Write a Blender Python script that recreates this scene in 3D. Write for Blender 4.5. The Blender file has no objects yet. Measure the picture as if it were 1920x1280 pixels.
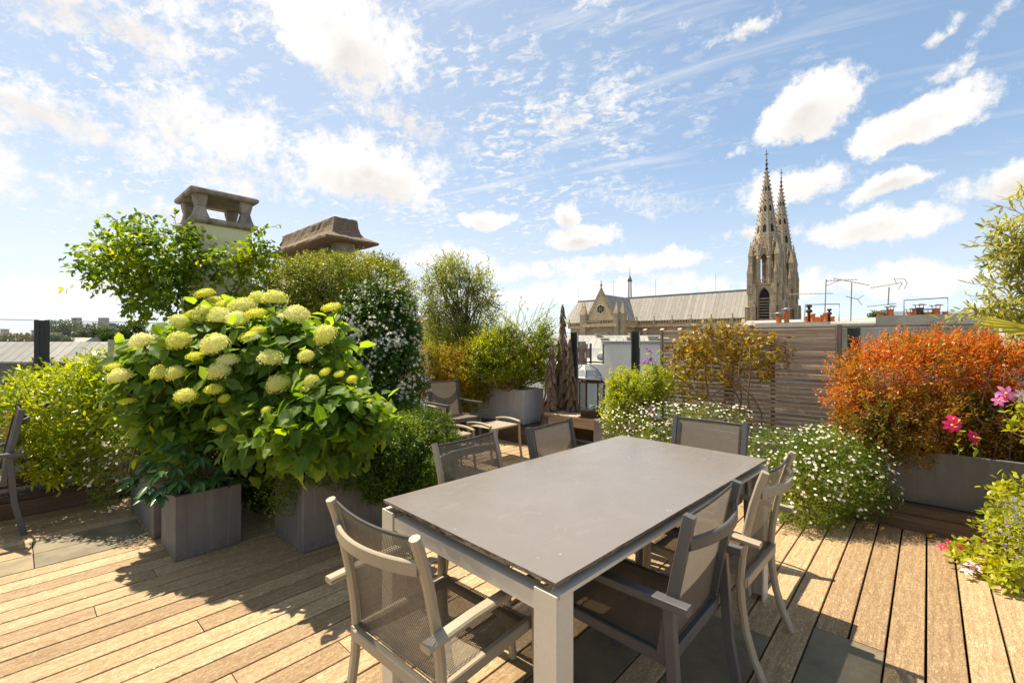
import bpy, math, random
import numpy as np
from mathutils import Vector, Matrix, Euler

rng = np.random.default_rng(11)
random.seed(11)
sc = bpy.context.scene
col = sc.collection
PI = math.pi
R = math.radians

# ------------------------------------------------------------------ camera, sky, sun, exposure
# World axes follow the deck: +X runs along the boards, +Y across them; the camera stands at the origin.
CAMZ = 1.42
HEAD = R(42.44)
FWD = Vector((math.cos(HEAD), math.sin(HEAD), 0))
RGT = Vector((math.sin(HEAD), -math.cos(HEAD), 0))
UPV = Vector((0, 0, 1))
cam_d = bpy.data.cameras.new("camera")
cam = bpy.data.objects.new("camera", cam_d)
col.objects.link(cam)
cam.location = (0, 0, CAMZ)
cam.rotation_euler = (R(90), 0, HEAD - R(90))
cam_d.lens = 16.0
cam_d.sensor_width = 36.0
cam_d.clip_start = 0.02
cam_d.clip_end = 9000
sc.camera = cam
sc.render.resolution_x, sc.render.resolution_y = 1024, 682
sc.view_settings.view_transform = 'Standard'
sc.view_settings.look = 'None'
sc.view_settings.exposure = 1.22
sc.view_settings.gamma = 1.0
sc.view_settings.use_curve_mapping = False
sc.cycles.use_denoising = True
sc.cycles.max_bounces = 8
sc.cycles.transparent_max_bounces = 16
sc.cycles.sample_clamp_indirect = 6.0
sc.cycles.caustics_reflective = False
sc.cycles.caustics_refractive = False

SUN_EL, SUN_AZ = R(62.0), math.atan2(-0.05, 0.995)     # azimuth clockwise from +Y
sun_dir = Vector((math.sin(SUN_AZ) * math.cos(SUN_EL), math.cos(SUN_AZ) * math.cos(SUN_EL), math.sin(SUN_EL)))
sd = bpy.data.lights.new("sun", 'SUN')
sd.energy = 4.3
sd.angle = R(0.53)
sd.color = (1.0, 0.89, 0.70)
so = bpy.data.objects.new("sun", sd)
col.objects.link(so)
so.rotation_euler = (-sun_dir).to_track_quat('-Z', 'Y').to_euler()
so.location = (0, 0, 60)


class NT:
    """small node-tree writer"""
    def __init__(s, tree):
        s.t = tree
        s.t.nodes.clear()

    def n(s, typ, **kw):
        nd = s.t.nodes.new(typ)
        for k, v in kw.items():
            setattr(nd, k, v)
        return nd

    def put(s, sock, v):
        if v is None:
            return
        if isinstance(v, bpy.types.NodeSocket):
            s.t.links.new(v, sock)
        elif isinstance(v, (tuple, list)) and len(v) == 3 and sock.type == 'RGBA':
            sock.default_value = (*v, 1)
        else:
            sock.default_value = v

    def math(s, op, a, b=None, c=None, clamp=False):
        nd = s.n('ShaderNodeMath', operation=op, use_clamp=clamp)
        for i, v in enumerate((a, b, c)):
            s.put(nd.inputs[i], v)
        return nd.outputs[0]

    def vmath(s, op, a, b=None):
        nd = s.n('ShaderNodeVectorMath', operation=op)
        s.put(nd.inputs[0], a)
        s.put(nd.inputs[1], b)
        return nd.outputs[0]

    def mix(s, f, a, b, mode='MIX'):
        nd = s.n('ShaderNodeMix', data_type='RGBA', blend_type=mode)
        s.put(nd.inputs[0], f)
        s.put(nd.inputs[6], a)
        s.put(nd.inputs[7], b)
        return nd.outputs[2]

    def noise(s, vec, scale, detail=4, rough=0.55, dist=0.0):
        nd = s.n('ShaderNodeTexNoise')
        s.put(nd.inputs['Vector'], vec)
        nd.inputs['Scale'].default_value = scale
        nd.inputs['Detail'].default_value = detail
        nd.inputs['Roughness'].default_value = rough
        nd.inputs['Distortion'].default_value = dist
        return nd.outputs['Fac']

    def ramp(s, f, stops, interp='LINEAR'):
        nd = s.n('ShaderNodeValToRGB')
        cr = nd.color_ramp
        cr.interpolation = interp
        while len(cr.elements) < len(stops):
            cr.elements.new(0.5)
        for e, (p, c) in zip(cr.elements, stops):
            e.position = p
            if isinstance(c, (int, float)):
                c = (c, c, c)
            e.color = (*c, 1)
        s.put(nd.inputs[0], f)
        return nd.outputs[0]

    def range(s, v, a, b, c=0.0, d=1.0, smooth=True):
        nd = s.n('ShaderNodeMapRange')
        nd.interpolation_type = 'SMOOTHSTEP' if smooth else 'LINEAR'
        s.put(nd.inputs[0], v)
        for i, x in enumerate((a, b, c, d)):
            s.put(nd.inputs[i + 1], x)
        return nd.outputs[0]

    def mapping(s, vec, scale=(1, 1, 1), rot=(0, 0, 0), loc=(0, 0, 0)):
        nd = s.n('ShaderNodeMapping')
        s.put(nd.inputs[0], vec)
        s.put(nd.inputs['Scale'], scale)
        s.put(nd.inputs['Rotation'], rot)
        s.put(nd.inputs['Location'], loc)
        return nd.outputs[0]


def build_sky():
    w = bpy.data.worlds.new("World")
    sc.world = w
    w.use_nodes = True
    k = NT(w.node_tree)
    out = k.n('ShaderNodeOutputWorld')
    bg = k.n('ShaderNodeBackground')
    bg.inputs['Strength'].default_value = 0.10
    sky = k.n('ShaderNodeTexSky', sky_type='NISHITA')
    sky.sun_disc = False
    sky.sun_elevation = SUN_EL
    sky.sun_rotation = SUN_AZ
    sky.altitude = 50
    sky.air_density = 0.7
    sky.dust_density = 0.2
    sky.ozone_density = 1.0
    d0 = k.n('ShaderNodeTexCoord').outputs['Generated']
    rt = k.n('ShaderNodeVectorRotate', rotation_type='Z_AXIS')
    k.put(rt.inputs['Vector'], d0)
    rt.inputs['Angle'].default_value = R(90) - HEAD
    sep = k.n('ShaderNodeSeparateXYZ')
    k.put(sep.inputs[0], rt.outputs[0])
    X, Y, Z = sep.outputs
    az = k.math('ARCTAN2', X, Y)
    el = k.math('ARCSINE', k.math('MINIMUM', k.math('MAXIMUM', Z, -1.0), 1.0))
    # ragged cumulus: directions are warped a little, then compared with the cloud centres
    w1 = k.math('SUBTRACT', k.noise(rt.outputs[0], 7, 5, 0.65), 0.5)
    w2 = k.math('SUBTRACT', k.noise(k.mapping(rt.outputs[0], loc=(5.2, 1.3, 7.7)), 7, 5, 0.65), 0.5)
    azw = k.math('MULTIPLY_ADD', w1, 0.13, az)
    elw = k.math('MULTIPLY_ADD', w2, 0.09, el)
    # azimuth from the camera heading, elevation, half widths, tilt, edge hardness (degrees)
    CL = [(33.3, 23.0, 5.6, 3.5, 0.26, 2.0), (42.0, 19.6, 6.2, 2.6, 0.14, 2.1), (31.4, 16.2, 5.6, 2.6, 0.1, 1.2),
          (39.8, 14.7, 4.6, 1.5, 0.1, 1.4), (38.8, 10.8, 8.4, 2.0, 0.0, 1.2), (-3.4, 14.8, 4.0, 1.7, 0.05, 1.7),
          (8.5, 12.6, 6.0, 2.0, 0.0, 1.7), (7.0, 15.2, 2.4, 2.2, 0.0, 1.5), (20.0, 9.2, 5.4, 1.9, 0.0, 1.3),
          (48.2, 13.4, 5.0, 2.2, 0.2, 1.0), (-21.0, 32.0, 12.0, 7.0, -0.25, 0.75), (-17.5, 19.0, 10.5, 5.2, -0.12, 1.0), (-41.5, 28.0, 12, 4.0, -0.05, 0.38),
          (-33.0, 20.8, 13.0, 6.0, -0.22, 0.62), (-46.0, 19.5, 11.0, 3.6, -0.1, 0.42), (-47.0, 4.0, 13, 2.2, 0.0, 0.6), (-38, 12.0, 18, 3.0, -0.1, 0.40), (-12, 25.5, 11, 3.0, -0.2, 0.34),
          (46.6, 25.2, 3.6, 1.6, 0.45, 0.42), (42.4, 26.3, 2.6, 0.8, 0.4, 0.4), (26.5, 31.6, 4.0, 1.0, 0.1, 0.5), (43, 23.0, 4.0, 0.8, 0.2, 0.34), (49.0, 8.5, 5.0, 1.3, 0.0, 0.7), (1.5, 8.6, 9.0, 1.8, 0.0, 0.7), (-8.0, 10.0, 7.0, 1.6, 0.0, 0.7), (25, 20.0, 2.2, 0.9, 0.3, 0.5),
          (14, 6.2, 16, 2.2, 0, 0.9), (36, 6.0, 14, 2.0, 0, 0.9), (2.5, 5.2, 9, 1.5, 0, 1.0), (13, 9.6, 6, 1.2, 0, 0.7), (28, 12.0, 5, 1.0, 0, 0.5), (18, 16.5, 9, 1.8, -0.15, 0.30), (5, 26, 9, 4, 0.3, 0.26),
          (66, 20, 9, 4, 0.1, 1.5), (85, 12, 11, 4, 0, 1.3), (-75, 22, 12, 5, 0, 1.2), (-100, 14, 14, 4, 0, 1.3), (120, 25, 13, 6, 0, 1.4),
          (160, 16, 14, 5, 0, 1.3), (-145, 28, 13, 6, 0, 1.4), (100, 45, 12, 8, 0, 1.1), (-160, 55, 16, 9, 0, 1.1)]
    dens = None
    low = None
    for a, e, wa, we, tilt, hard in CL:
        da = k.math('SUBTRACT', azw, R(a))
        de = k.math('SUBTRACT', k.math('SUBTRACT', elw, R(e)), k.math('MULTIPLY', da, tilt))
        de2 = k.math('MAXIMUM', de, k.math('MULTIPLY', de, -1.3))
        qa = k.math('POWER', k.math('ABSOLUTE', k.math('DIVIDE', da, R(wa))), 2.0)
        qe = k.math('POWER', k.math('DIVIDE', de2, R(we)), 2.0)
        m = k.math('SUBTRACT', 1.0, k.math('SQRT', k.math('ADD', qa, qe)))
        m2 = k.math('MULTIPLY', m, hard)
        dens = m2 if dens is None else k.math('MAXIMUM', dens, m2)
        sh = k.math('SUBTRACT', m, k.math('MULTIPLY', k.math('DIVIDE', de, R(we)), 0.8))
        low = sh if low is None else k.math('MAXIMUM', low, sh)
    nz = k.noise(rt.outputs[0], 8.5, 9, 0.68)
    nf = k.noise(k.mapping(rt.outputs[0], loc=(2, 5, 1)), 38, 6, 0.7)
    nn = k.math('MULTIPLY_ADD', k.math('SUBTRACT', nf, 0.5), 0.5, k.math('SUBTRACT', nz, 0.5))
    dn = k.math('MULTIPLY_ADD', nn, 2.3, dens)
    cum = k.range(dn, 0.0, 0.56)
    # high speckled layer on a flat sheet far above
    zz = k.math('MAXIMUM', k.math('ADD', Z, 0.10), 0.03)
    comb = k.n('ShaderNodeCombineXYZ')
    k.put(comb.inputs[0], k.math('DIVIDE', X, zz))
    k.put(comb.inputs[1], k.math('DIVIDE', Y, zz))
    sheet = k.mapping(comb.outputs[0], rot=(0, 0, R(28)))
    sp = k.noise(k.mapping(sheet, scale=(1.0, 1.35, 1)), 15, 6, 0.68, 0.35)
    big = k.noise(k.mapping(sheet, loc=(3.1, 0.4, 0)), 1.1, 4, 0.6)
    sunside = k.range(az, R(32), R(-8), -0.12, 0.34)
    cover = k.math('ADD', big, sunside)
    mk = k.range(cover, 0.36, 0.62)
    clump = k.range(k.noise(k.mapping(sheet, loc=(9, 2, 0)), 3.2, 4, 0.6, 0.5), 0.36, 0.62, 0.25, 1.0)
    alto = k.math('MULTIPLY', k.math('MULTIPLY', k.range(sp, 0.40, 0.68), mk), clump)
    streak = k.noise(k.mapping(sheet, scale=(0.35, 2.0, 1), rot=(0, 0, R(-40))), 3.0, 8, 0.64, 0.6)
    cir = k.math('MULTIPLY', k.range(streak, 0.42, 0.85), k.range(cover, 0.28, 0.80, 0.36, 1.0))
    haze = k.math('ADD', k.range(el, R(22), R(1), 0.0, 0.46), k.range(az, R(42), R(-30), 0.03, 0.28))
    veil = k.math('MAXIMUM', k.math('MAXIMUM', k.math('MULTIPLY', alto, 1.0), cir), haze)
    gm = k.n('ShaderNodeGamma')
    k.put(gm.inputs[0], sky.outputs[0])
    gm.inputs[1].default_value = 0.62
    skyc = k.mix(1.0, gm.outputs[0], (1.24, 1.44, 1.54), 'MULTIPLY')
    g1 = k.mix(veil, skyc, (4.45, 4.36, 4.24))
    greyf = k.math('MULTIPLY', k.math('MULTIPLY', k.range(low, 0.30, 1.1), k.range(el, R(5), R(13))), k.range(k.noise(rt.outputs[0], 6, 6, 0.6), 0.34, 0.62))
    cc = k.mix(k.math('MULTIPLY', greyf, 0.8), (4.62, 4.52, 4.38), (3.35, 3.12, 2.96))
    cc = k.mix(k.range(nn, 0.1, -0.35, 0, 0.35), cc, (4.0, 3.92, 3.84))
    fin = k.mix(cum, g1, cc)
    k.put(bg.inputs['Color'], fin)
    k.put(out.inputs[0], bg.outputs[0])


build_sky()

# ------------------------------------------------------------------ helpers
def C2W(xc, yc, z=0.0):
    """right / forward metres from the camera -> world"""
    v = RGT * xc + FWD * yc
    return Vector((v.x, v.y, z))


def at(u, v, yc):
    """world point seen at photo pixel (u, v) when it lies yc metres ahead"""
    return C2W((u - 960) / 853.3 * yc, yc, CAMZ + (640 - v) / 853.3 * yc)


def link(name, mesh, parent=None, mat=None, loc=None, rotz=0.0):
    o = bpy.data.objects.new(name, mesh)
    col.objects.link(o)
    if mat is not None and mesh is not None:
        ms = mat if isinstance(mat, (list, tuple)) else [mat]
        if len(mesh.materials) == 0:
            for m in ms:
                mesh.materials.append(m)
    if parent is not None:
        o.parent = parent
    if loc is not None:
        o.location = loc
    if rotz:
        o.rotation_euler = (0, 0, rotz)
    return o


def tag(o, label=None, cat=None, group=None, kind=None):
    if label:
        o['label'] = label
    if cat:
        o['category'] = cat
    if group:
        o['group'] = group
    if kind:
        o['kind'] = kind
    return o


def thing(name, label, cat, loc=(0, 0, 0), rotz=0.0, group=None):
    o = bpy.data.objects.new(name, None)
    o.empty_display_size = 0.1
    col.objects.link(o)
    o.location = loc
    o.rotation_euler = (0, 0, rotz)
    return tag(o, label, cat, group)


def copy_tree(o, parent=None, loc=None, rotz=None, label=None):
    c = o.copy()
    col.objects.link(c)
    if parent is not None:
        c.parent = parent
    if loc is not None:
        c.location = loc
    if rotz is not None:
        c.rotation_euler = (0, 0, rotz)
    if label:
        c['label'] = label
    for ch in list(o.children):
        copy_tree(ch, c)
    return c


class MB:
    """collects shapes into one mesh"""
    def __init__(s):
        s.v, s.f, s.sm, s.mi, s.uv = [], [], [], [], {}

    def add(s, vs, fs, smooth=False, mi=0):
        b = len(s.v)
        s.v += [tuple(p) for p in vs]
        for f in fs:
            s.f.append([i + b for i in f])
            s.sm.append(smooth)
            s.mi.append(mi)
        return b

    def box(s, a, b, mi=0):
        x0, y0, z0 = a
        x1, y1, z1 = b
        s.add([(x0, y0, z0), (x1, y0, z0), (x1, y1, z0), (x0, y1, z0), (x0, y0, z1), (x1, y0, z1), (x1, y1, z1), (x0, y1, z1)],
              [(0, 3, 2, 1), (4, 5, 6, 7), (0, 1, 5, 4), (1, 2, 6, 5), (2, 3, 7, 6), (3, 0, 4, 7)], mi=mi)
        return s

    def loops(s, rings, smooth=False, closed=True, caps=True, mi=0):
        n = len(rings[0])
        vs = [p for r in rings for p in r]
        fs = []
        for i in range(len(rings) - 1):
            for j in range(n if closed else n - 1):
                a, b = i * n + j, i * n + (j + 1) % n
                fs.append((a, b, b + n, a + n))
        s.add(vs, fs, smooth, mi)
        if caps and closed:
            s.add(rings[0], [tuple(range(n))[::-1]], False, mi)
            s.add(rings[-1], [tuple(range(n))], False, mi)
        return s

    def sweep(s, pts, w, h, ch=0.0, up=(0, 0, 1), smooth=False, mi=0):
        """rectangular bar (w across, h along 'up') with chamfered edges along a polyline"""
        pts = [Vector(p) for p in pts]
        up = Vector(up)
        sec = [(-w / 2, -h / 2), (w / 2, -h / 2), (w / 2, h / 2), (-w / 2, h / 2)]
        if ch > 0:
            c = ch
            a, b = w / 2, h / 2
            sec = [(-a + c, -b), (a - c, -b), (a, -b + c), (a, b - c), (a - c, b), (-a + c, b), (-a, b - c), (-a, -b + c)]
        rings = []
        for i, p in enumerate(pts):
            t = (pts[min(i + 1, len(pts) - 1)] - pts[max(i - 1, 0)]).normalized()
            sd_ = t.cross(up)
            if sd_.length < 1e-4:
                sd_ = t.cross(Vector((1, 0, 0)))
            sd_.normalize()
            u2 = sd_.cross(t).normalized()
            rings.append([p + sd_ * x + u2 * y for x, y in sec])
        return s.loops(rings, smooth, mi=mi)

    def tube(s, pts, rad, n=8, smooth=True, mi=0, caps=True):
        pts = [Vector(p) for p in pts]
        if not isinstance(rad, (list, tuple)):
            rad = [rad] * len(pts)
        rings = []
        ref = Vector((0.13, 0.21, 0.97))
        for i, p in enumerate(pts):
            t = (pts[min(i + 1, len(pts) - 1)] - pts[max(i - 1, 0)])
            t = t.normalized() if t.length > 1e-9 else Vector((0, 0, 1))
            a = t.cross(ref)
            if a.length < 0.1:
                a = t.cross(Vector((1, 0, 0)))
            a.normalize()
            b = t.cross(a)
            rings.append([p + (a * math.cos(2 * PI * j / n) + b * math.sin(2 * PI * j / n)) * rad[i] for j in range(n)])
        return s.loops(rings, smooth, caps=caps, mi=mi)

    def lathe(s, c, prof, n=12, smooth=True, rot=0.0, mi=0):
        c = Vector(c)
        rings = [[c + Vector((r * math.cos(2 * PI * j / n + rot), r * math.sin(2 * PI * j / n + rot), z)) for j in range(n)] for r, z in prof]
        return s.loops(rings, smooth, mi=mi)

    def prism(s, poly, a, b, axis='z', mi=0):
        """polygon (2-D) extruded from a to b along an axis; x: poly=(y,z), y: poly=(x,z), z: poly=(x,y)"""
        f = {'x': lambda p, t: (t, p[0], p[1]), 'y': lambda p, t: (p[0], t, p[1]), 'z': lambda p, t: (p[0], p[1], t)}[axis]
        return s.loops([[f(p, a) for p in poly], [f(p, b) for p in poly]], mi=mi)

    def grid(s, fn, nu, nv, uvfn=None, smooth=True, mi=0):
        b = s.add([fn(i / nu, j / nv) for j in range(nv + 1) for i in range(nu + 1)],
                  [(j * (nu + 1) + i, j * (nu + 1) + i + 1, (j + 1) * (nu + 1) + i + 1, (j + 1) * (nu + 1) + i) for j in range(nv) for i in range(nu)], smooth, mi)
        if uvfn:
            for j in range(nv + 1):
                for i in range(nu + 1):
                    s.uv[b + j * (nu + 1) + i] = uvfn(i / nu, j / nv)
        return s

    def mesh(s, name):
        m = bpy.data.meshes.new(name)
        m.from_pydata(s.v, [], s.f)
        m.polygons.foreach_set('use_smooth', s.sm)
        if any(s.mi):
            m.polygons.foreach_set('material_index', s.mi)
        if s.uv:
            l = m.uv_layers.new(name="uv")
            for lp in m.loops:
                l.data[lp.index].uv = s.uv.get(lp.vertex_index, (0, 0))
        m.update()
        return m

    def build(s, name, mat, parent=None, loc=None, rotz=0.0):
        m = s.mesh(name)
        for x in (mat if isinstance(mat, (list, tuple)) else [mat]):
            m.materials.append(x)
        # make face directions consistent
        import bmesh
        bm = bmesh.new()
        bm.from_mesh(m)
        if not s.uv:
            bmesh.ops.recalc_face_normals(bm, faces=bm.faces)
        bm.to_mesh(m)
        bm.free()
        return link(name, m, parent, None, loc, rotz)


# ------------------------------------------------------------------ materials
def new_mat(name):
    m = bpy.data.materials.new(name)
    m.use_nodes = True
    return m, NT(m.node_tree)


def finish(k, shader, m=None, disp=None):
    o = k.n('ShaderNodeOutputMaterial')
    k.put(o.inputs['Surface'], shader)


def princ(k, color, rough=0.6, metal=0.0, normal=None, spec=0.5, coat=0.0):
    p = k.n('ShaderNodeBsdfPrincipled')
    k.put(p.inputs['Base Color'], color)
    k.put(p.inputs['Roughness'], rough)
    k.put(p.inputs['Metallic'], metal)
    k.put(p.inputs['Specular IOR Level'], spec)
    k.put(p.inputs['Normal'], normal)
    if coat:
        k.put(p.inputs['Coat Weight'], coat)
    return p.outputs[0]


def bump(k, h, strength=0.3, dist=0.01):
    b = k.n('ShaderNodeBump')
    k.put(b.inputs['Height'], h)
    b.inputs['Strength'].default_value = strength
    b.inputs['Distance'].default_value = dist
    return b.outputs[0]


def obj_vec(k, rnd=13.0):
    """object coordinates shifted by a random amount per object"""
    tc = k.n('ShaderNodeTexCoord').outputs['Object']
    oi = k.n('ShaderNodeObjectInfo').outputs['Random']
    cb = k.n('ShaderNodeCombineXYZ')
    for i, f in enumerate((rnd, rnd * 1.7, rnd * 0.6)):
        k.put(cb.inputs[i], k.math('MULTIPLY', oi, f))
    return k.vmath('ADD', tc, cb.outputs[0]), oi


def m_rough(name, c1, c2, scale=6, rough=0.75, bscale=60, bstr=0.25, metal=0.0, detail=6, c3=None, spec=0.4, bdist=0.01):
    """mottled surface with fine relief"""
    m, k = new_mat(name)
    v, oi = obj_vec(k)
    n1 = k.noise(v, scale, detail, 0.62)
    c = k.ramp(n1, [(0.30, c1), (0.70, c2)])
    if c3:
        c = k.mix(k.range(k.noise(v, scale * 0.35, 5, 0.65, 0.3), 0.50, 0.72), c, c3)
    n2 = k.noise(v, bscale, 5, 0.6)
    c = k.mix(0.25, c, k.ramp(n2, [(0.3, 0.55), (0.7, 1.0)]), 'MULTIPLY')
    r = k.math('MULTIPLY_ADD', k.math('SUBTRACT', n1, 0.5), 0.25, rough)
    finish(k, princ(k, c, r, metal, bump(k, n2, bstr, bdist), spec))
    return m


def m_deck():
    m, k = new_mat('weathered deck boards')
    v, oi = obj_vec(k, 31.0)
    g = k.noise(k.mapping(v, scale=(1.6, 24, 24)), 2.2, 8, 0.66, 0.5)
    fl = k.noise(k.mapping(v, scale=(9, 55, 30)), 3.2, 5, 0.72)
    rings = k.n('ShaderNodeTexWave', wave_type='BANDS', bands_direction='Y')
    k.put(rings.inputs['Vector'], k.mapping(v, scale=(0.28, 1, 1)))
    rings.inputs['Scale'].default_value = 9
    rings.inputs['Distortion'].default_value = 9
    rings.inputs['Detail'].default_value = 3
    rings.inputs['Detail Scale'].default_value = 0.8
    blot = k.noise(k.mapping(v, scale=(3, 9, 9)), 1.6, 6, 0.7)
    base = k.ramp(g, [(0.25, (0.27, 0.175, 0.095)), (0.5, (0.45, 0.322, 0.172)), (0.78, (0.58, 0.445, 0.262))])
    base = k.mix(k.math('MULTIPLY', rings.outputs['Fac'], 0.42), base, (0.30, 0.19, 0.095))
    base = k.mix(k.range(fl, 0.52, 0.72, 0, 0.6), base, (0.64, 0.53, 0.37))
    base = k.mix(k.range(blot, 0.50, 0.66, 0, 0.62), base, (0.32, 0.205, 0.105))
    tint = k.ramp(oi, [(0.0, (0.70, 0.64, 0.58)), (0.35, (0.92, 0.88, 0.83)), (0.7, (1.02, 1.0, 0.96)), (1.0, (1.12, 1.13, 1.12))])
    wear = k.noise(k.mapping(v, scale=(13, 30, 30), rot=(0, 0, 0.16)), 2.3, 8, 0.82, 1.8)
    base = k.mix(k.range(wear, 0.50, 0.57, 0, 0.66), base, (0.25, 0.152, 0.076))
    base = k.mix(k.range(wear, 0.46, 0.39, 0, 0.75), base, (0.76, 0.64, 0.44))
    base = k.mix(1.0, base, tint, 'MULTIPLY')
    sp = k.n('ShaderNodeTexVoronoi')
    k.put(sp.inputs['Vector'], v)
    sp.inputs['Scale'].default_value = 7
    base = k.mix(k.range(sp.outputs['Distance'], 0.045, 0.02, 0, 0.8), base, (0.05, 0.035, 0.025))
    h = k.math('MULTIPLY_ADD', fl, 0.8, g)
    h = k.math('MULTIPLY_ADD', wear, 1.2, h)
    finish(k, princ(k, base, k.range(g, 0.2, 0.8, 0.66, 0.5), 0, bump(k, h, 0.7, 0.006), 0.4))
    return m


def m_oldwood(name, c1, c2, c3, axis=0, bstr=0.6):
    m, k = new_mat(name)
    v, oi = obj_vec(k, 17.0)
    s1 = [26, 26, 26]
    s1[axis] = 1.4
    s2 = [70, 70, 70]
    s2[axis] = 3
    g = k.noise(k.mapping(v, scale=tuple(s1)), 2.0, 7, 0.65, 0.7)
    f = k.noise(k.mapping(v, scale=tuple(s2)), 2.0, 4, 0.7)
    c = k.ramp(g, [(0.25, c1), (0.55, c2), (0.8, c3)])
    c = k.mix(k.range(f, 0.5, 0.75, 0, 0.5), c, c1)
    c = k.mix(1.0, c, k.ramp(oi, [(0, (0.78, 0.76, 0.74)), (1, (1.12, 1.1, 1.08))]), 'MULTIPLY')
    finish(k, princ(k, c, 0.78, 0, bump(k, k.math('ADD', g, f), bstr, 0.006), 0.3))
    return m


def m_sling(name, c1, c2, hole=0.12, p=0.0075, tl_=0.25):
    """woven outdoor mesh: threads with small open holes"""
    m, k = new_mat(name)
    uv = k.n('ShaderNodeUVMap').outputs[0]
    sep = k.n('ShaderNodeSeparateXYZ')
    k.put(sep.inputs[0], uv)
    a = k.math('ABSOLUTE', k.math('SINE', k.math('MULTIPLY', k.math('ADD', sep.outputs[0], k.math('MULTIPLY', sep.outputs[1], 0.35)), PI / p)))
    b = k.math('ABSOLUTE', k.math('SINE', k.math('MULTIPLY', sep.outputs[1], PI / p)))
    thr = k.math('MAXIMUM', a, b)
    low = k.math('MULTIPLY', a, b)
    nz = k.noise(k.n('ShaderNodeTexCoord').outputs['Object'], 30, 4, 0.6)
    c = k.mix(k.range(low, 0.25, 0.85), c2, c1)
    c = k.mix(k.range(nz, 0.4, 0.75, 0, 0.25), c, (0.30, 0.26, 0.20))
    bs = princ(k, c, 0.55, 0, bump(k, low, 0.5, 0.002), 0.45)
    tl = k.n('ShaderNodeBsdfTranslucent')
    k.put(tl.inputs[0], c)
    mx = k.n('ShaderNodeMixShader')
    mx.inputs[0].default_value = tl_
    k.put(mx.inputs[1], bs)
    k.put(mx.inputs[2], tl.outputs[0])
    tr = k.n('ShaderNodeBsdfTransparent')
    m2 = k.n('ShaderNodeMixShader')
    k.put(m2.inputs[0], k.range(thr, hole * 2.2 + 0.34, hole * 2.2 + 0.30, 0, 1, False))
    k.put(m2.inputs[1], mx.outputs[0])
    k.put(m2.inputs[2], tr.outputs[0])
    finish(k, m2.outputs[0])
    return m


def m_glass(name, tint=(0.975, 0.985, 0.98)):
    m, k = new_mat(name)
    tr = k.n('ShaderNodeBsdfTransparent')
    k.put(tr.inputs[0], tint)
    gl = k.n('ShaderNodeBsdfGlossy')
    gl.inputs['Roughness'].default_value = 0.02
    fr = k.n('ShaderNodeFresnel')
    fr.inputs[0].default_value = 1.45
    mx = k.n('ShaderNodeMixShader')
    k.put(mx.inputs[0], k.math('MULTIPLY', fr.outputs[0], 0.7))
    k.put(mx.inputs[1], tr.outputs[0])
    k.put(mx.inputs[2], gl.outputs[0])
    finish(k, mx.outputs[0])
    return m


def m_leaf(name, stops, trans=0.45, tcol=None, rough=0.42, patch=2.2, tgain=1.6, vein=False, spec=0.3, patchamt=0.5, hue=0.478):
    """leaf: colour varies per leaf and in loose patches; light shines through"""
    m, k = new_mat(name)
    isl = k.n('ShaderNodeNewGeometry').outputs['Random Per Island']
    oi = k.n('ShaderNodeObjectInfo').outputs['Random']
    pos = k.n('ShaderNodeNewGeometry').outputs['Position']
    pn = k.noise(pos, patch, 3, 0.5)
    r = k.math('FRACT', k.math('ADD', isl, oi))
    f = k.math('ADD', k.math('MULTIPLY', r, 1 - patchamt), k.math('MULTIPLY', k.range(pn, 0.3, 0.7), patchamt))
    c = k.ramp(f, stops)
    nrm = None
    if vein:
        uv = k.n('ShaderNodeUVMap').outputs[0]
        sep = k.n('ShaderNodeSeparateXYZ')
        k.put(sep.inputs[0], uv)
        ay = k.math('ABSOLUTE', sep.outputs[1])
        side = k.math('ABSOLUTE', k.math('SINE', k.math('MULTIPLY', k.math('SUBTRACT', sep.outputs[0], k.math('MULTIPLY', ay, 0.55)), 22)))
        vn = k.math('MAXIMUM', k.range(ay, 0.03, 0.012), k.math('MULTIPLY', k.range(side, 0.14, 0.04), 0.7))
        c = k.mix(k.math('MULTIPLY', vn, 0.35), c, (0.20, 0.30, 0.07))
        nrm = bump(k, vn, -0.35, 0.004)
    bs = princ(k, c, rough, 0, nrm, spec)
    tl = k.n('ShaderNodeBsdfTranslucent')
    hs = k.n('ShaderNodeHueSaturation')
    hs.inputs['Hue'].default_value = hue
    hs.inputs['Saturation'].default_value = 1.12
    hs.inputs['Value'].default_value = tgain
    k.put(hs.inputs['Color'], c)
    k.put(tl.inputs[0], tcol if tcol else hs.outputs[0])
    mx = k.n('ShaderNodeMixShader')
    mx.inputs[0].default_value = trans
    k.put(mx.inputs[1], bs)
    k.put(mx.inputs[2], tl.outputs[0])
    finish(k, mx.outputs[0])
    return m


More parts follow.
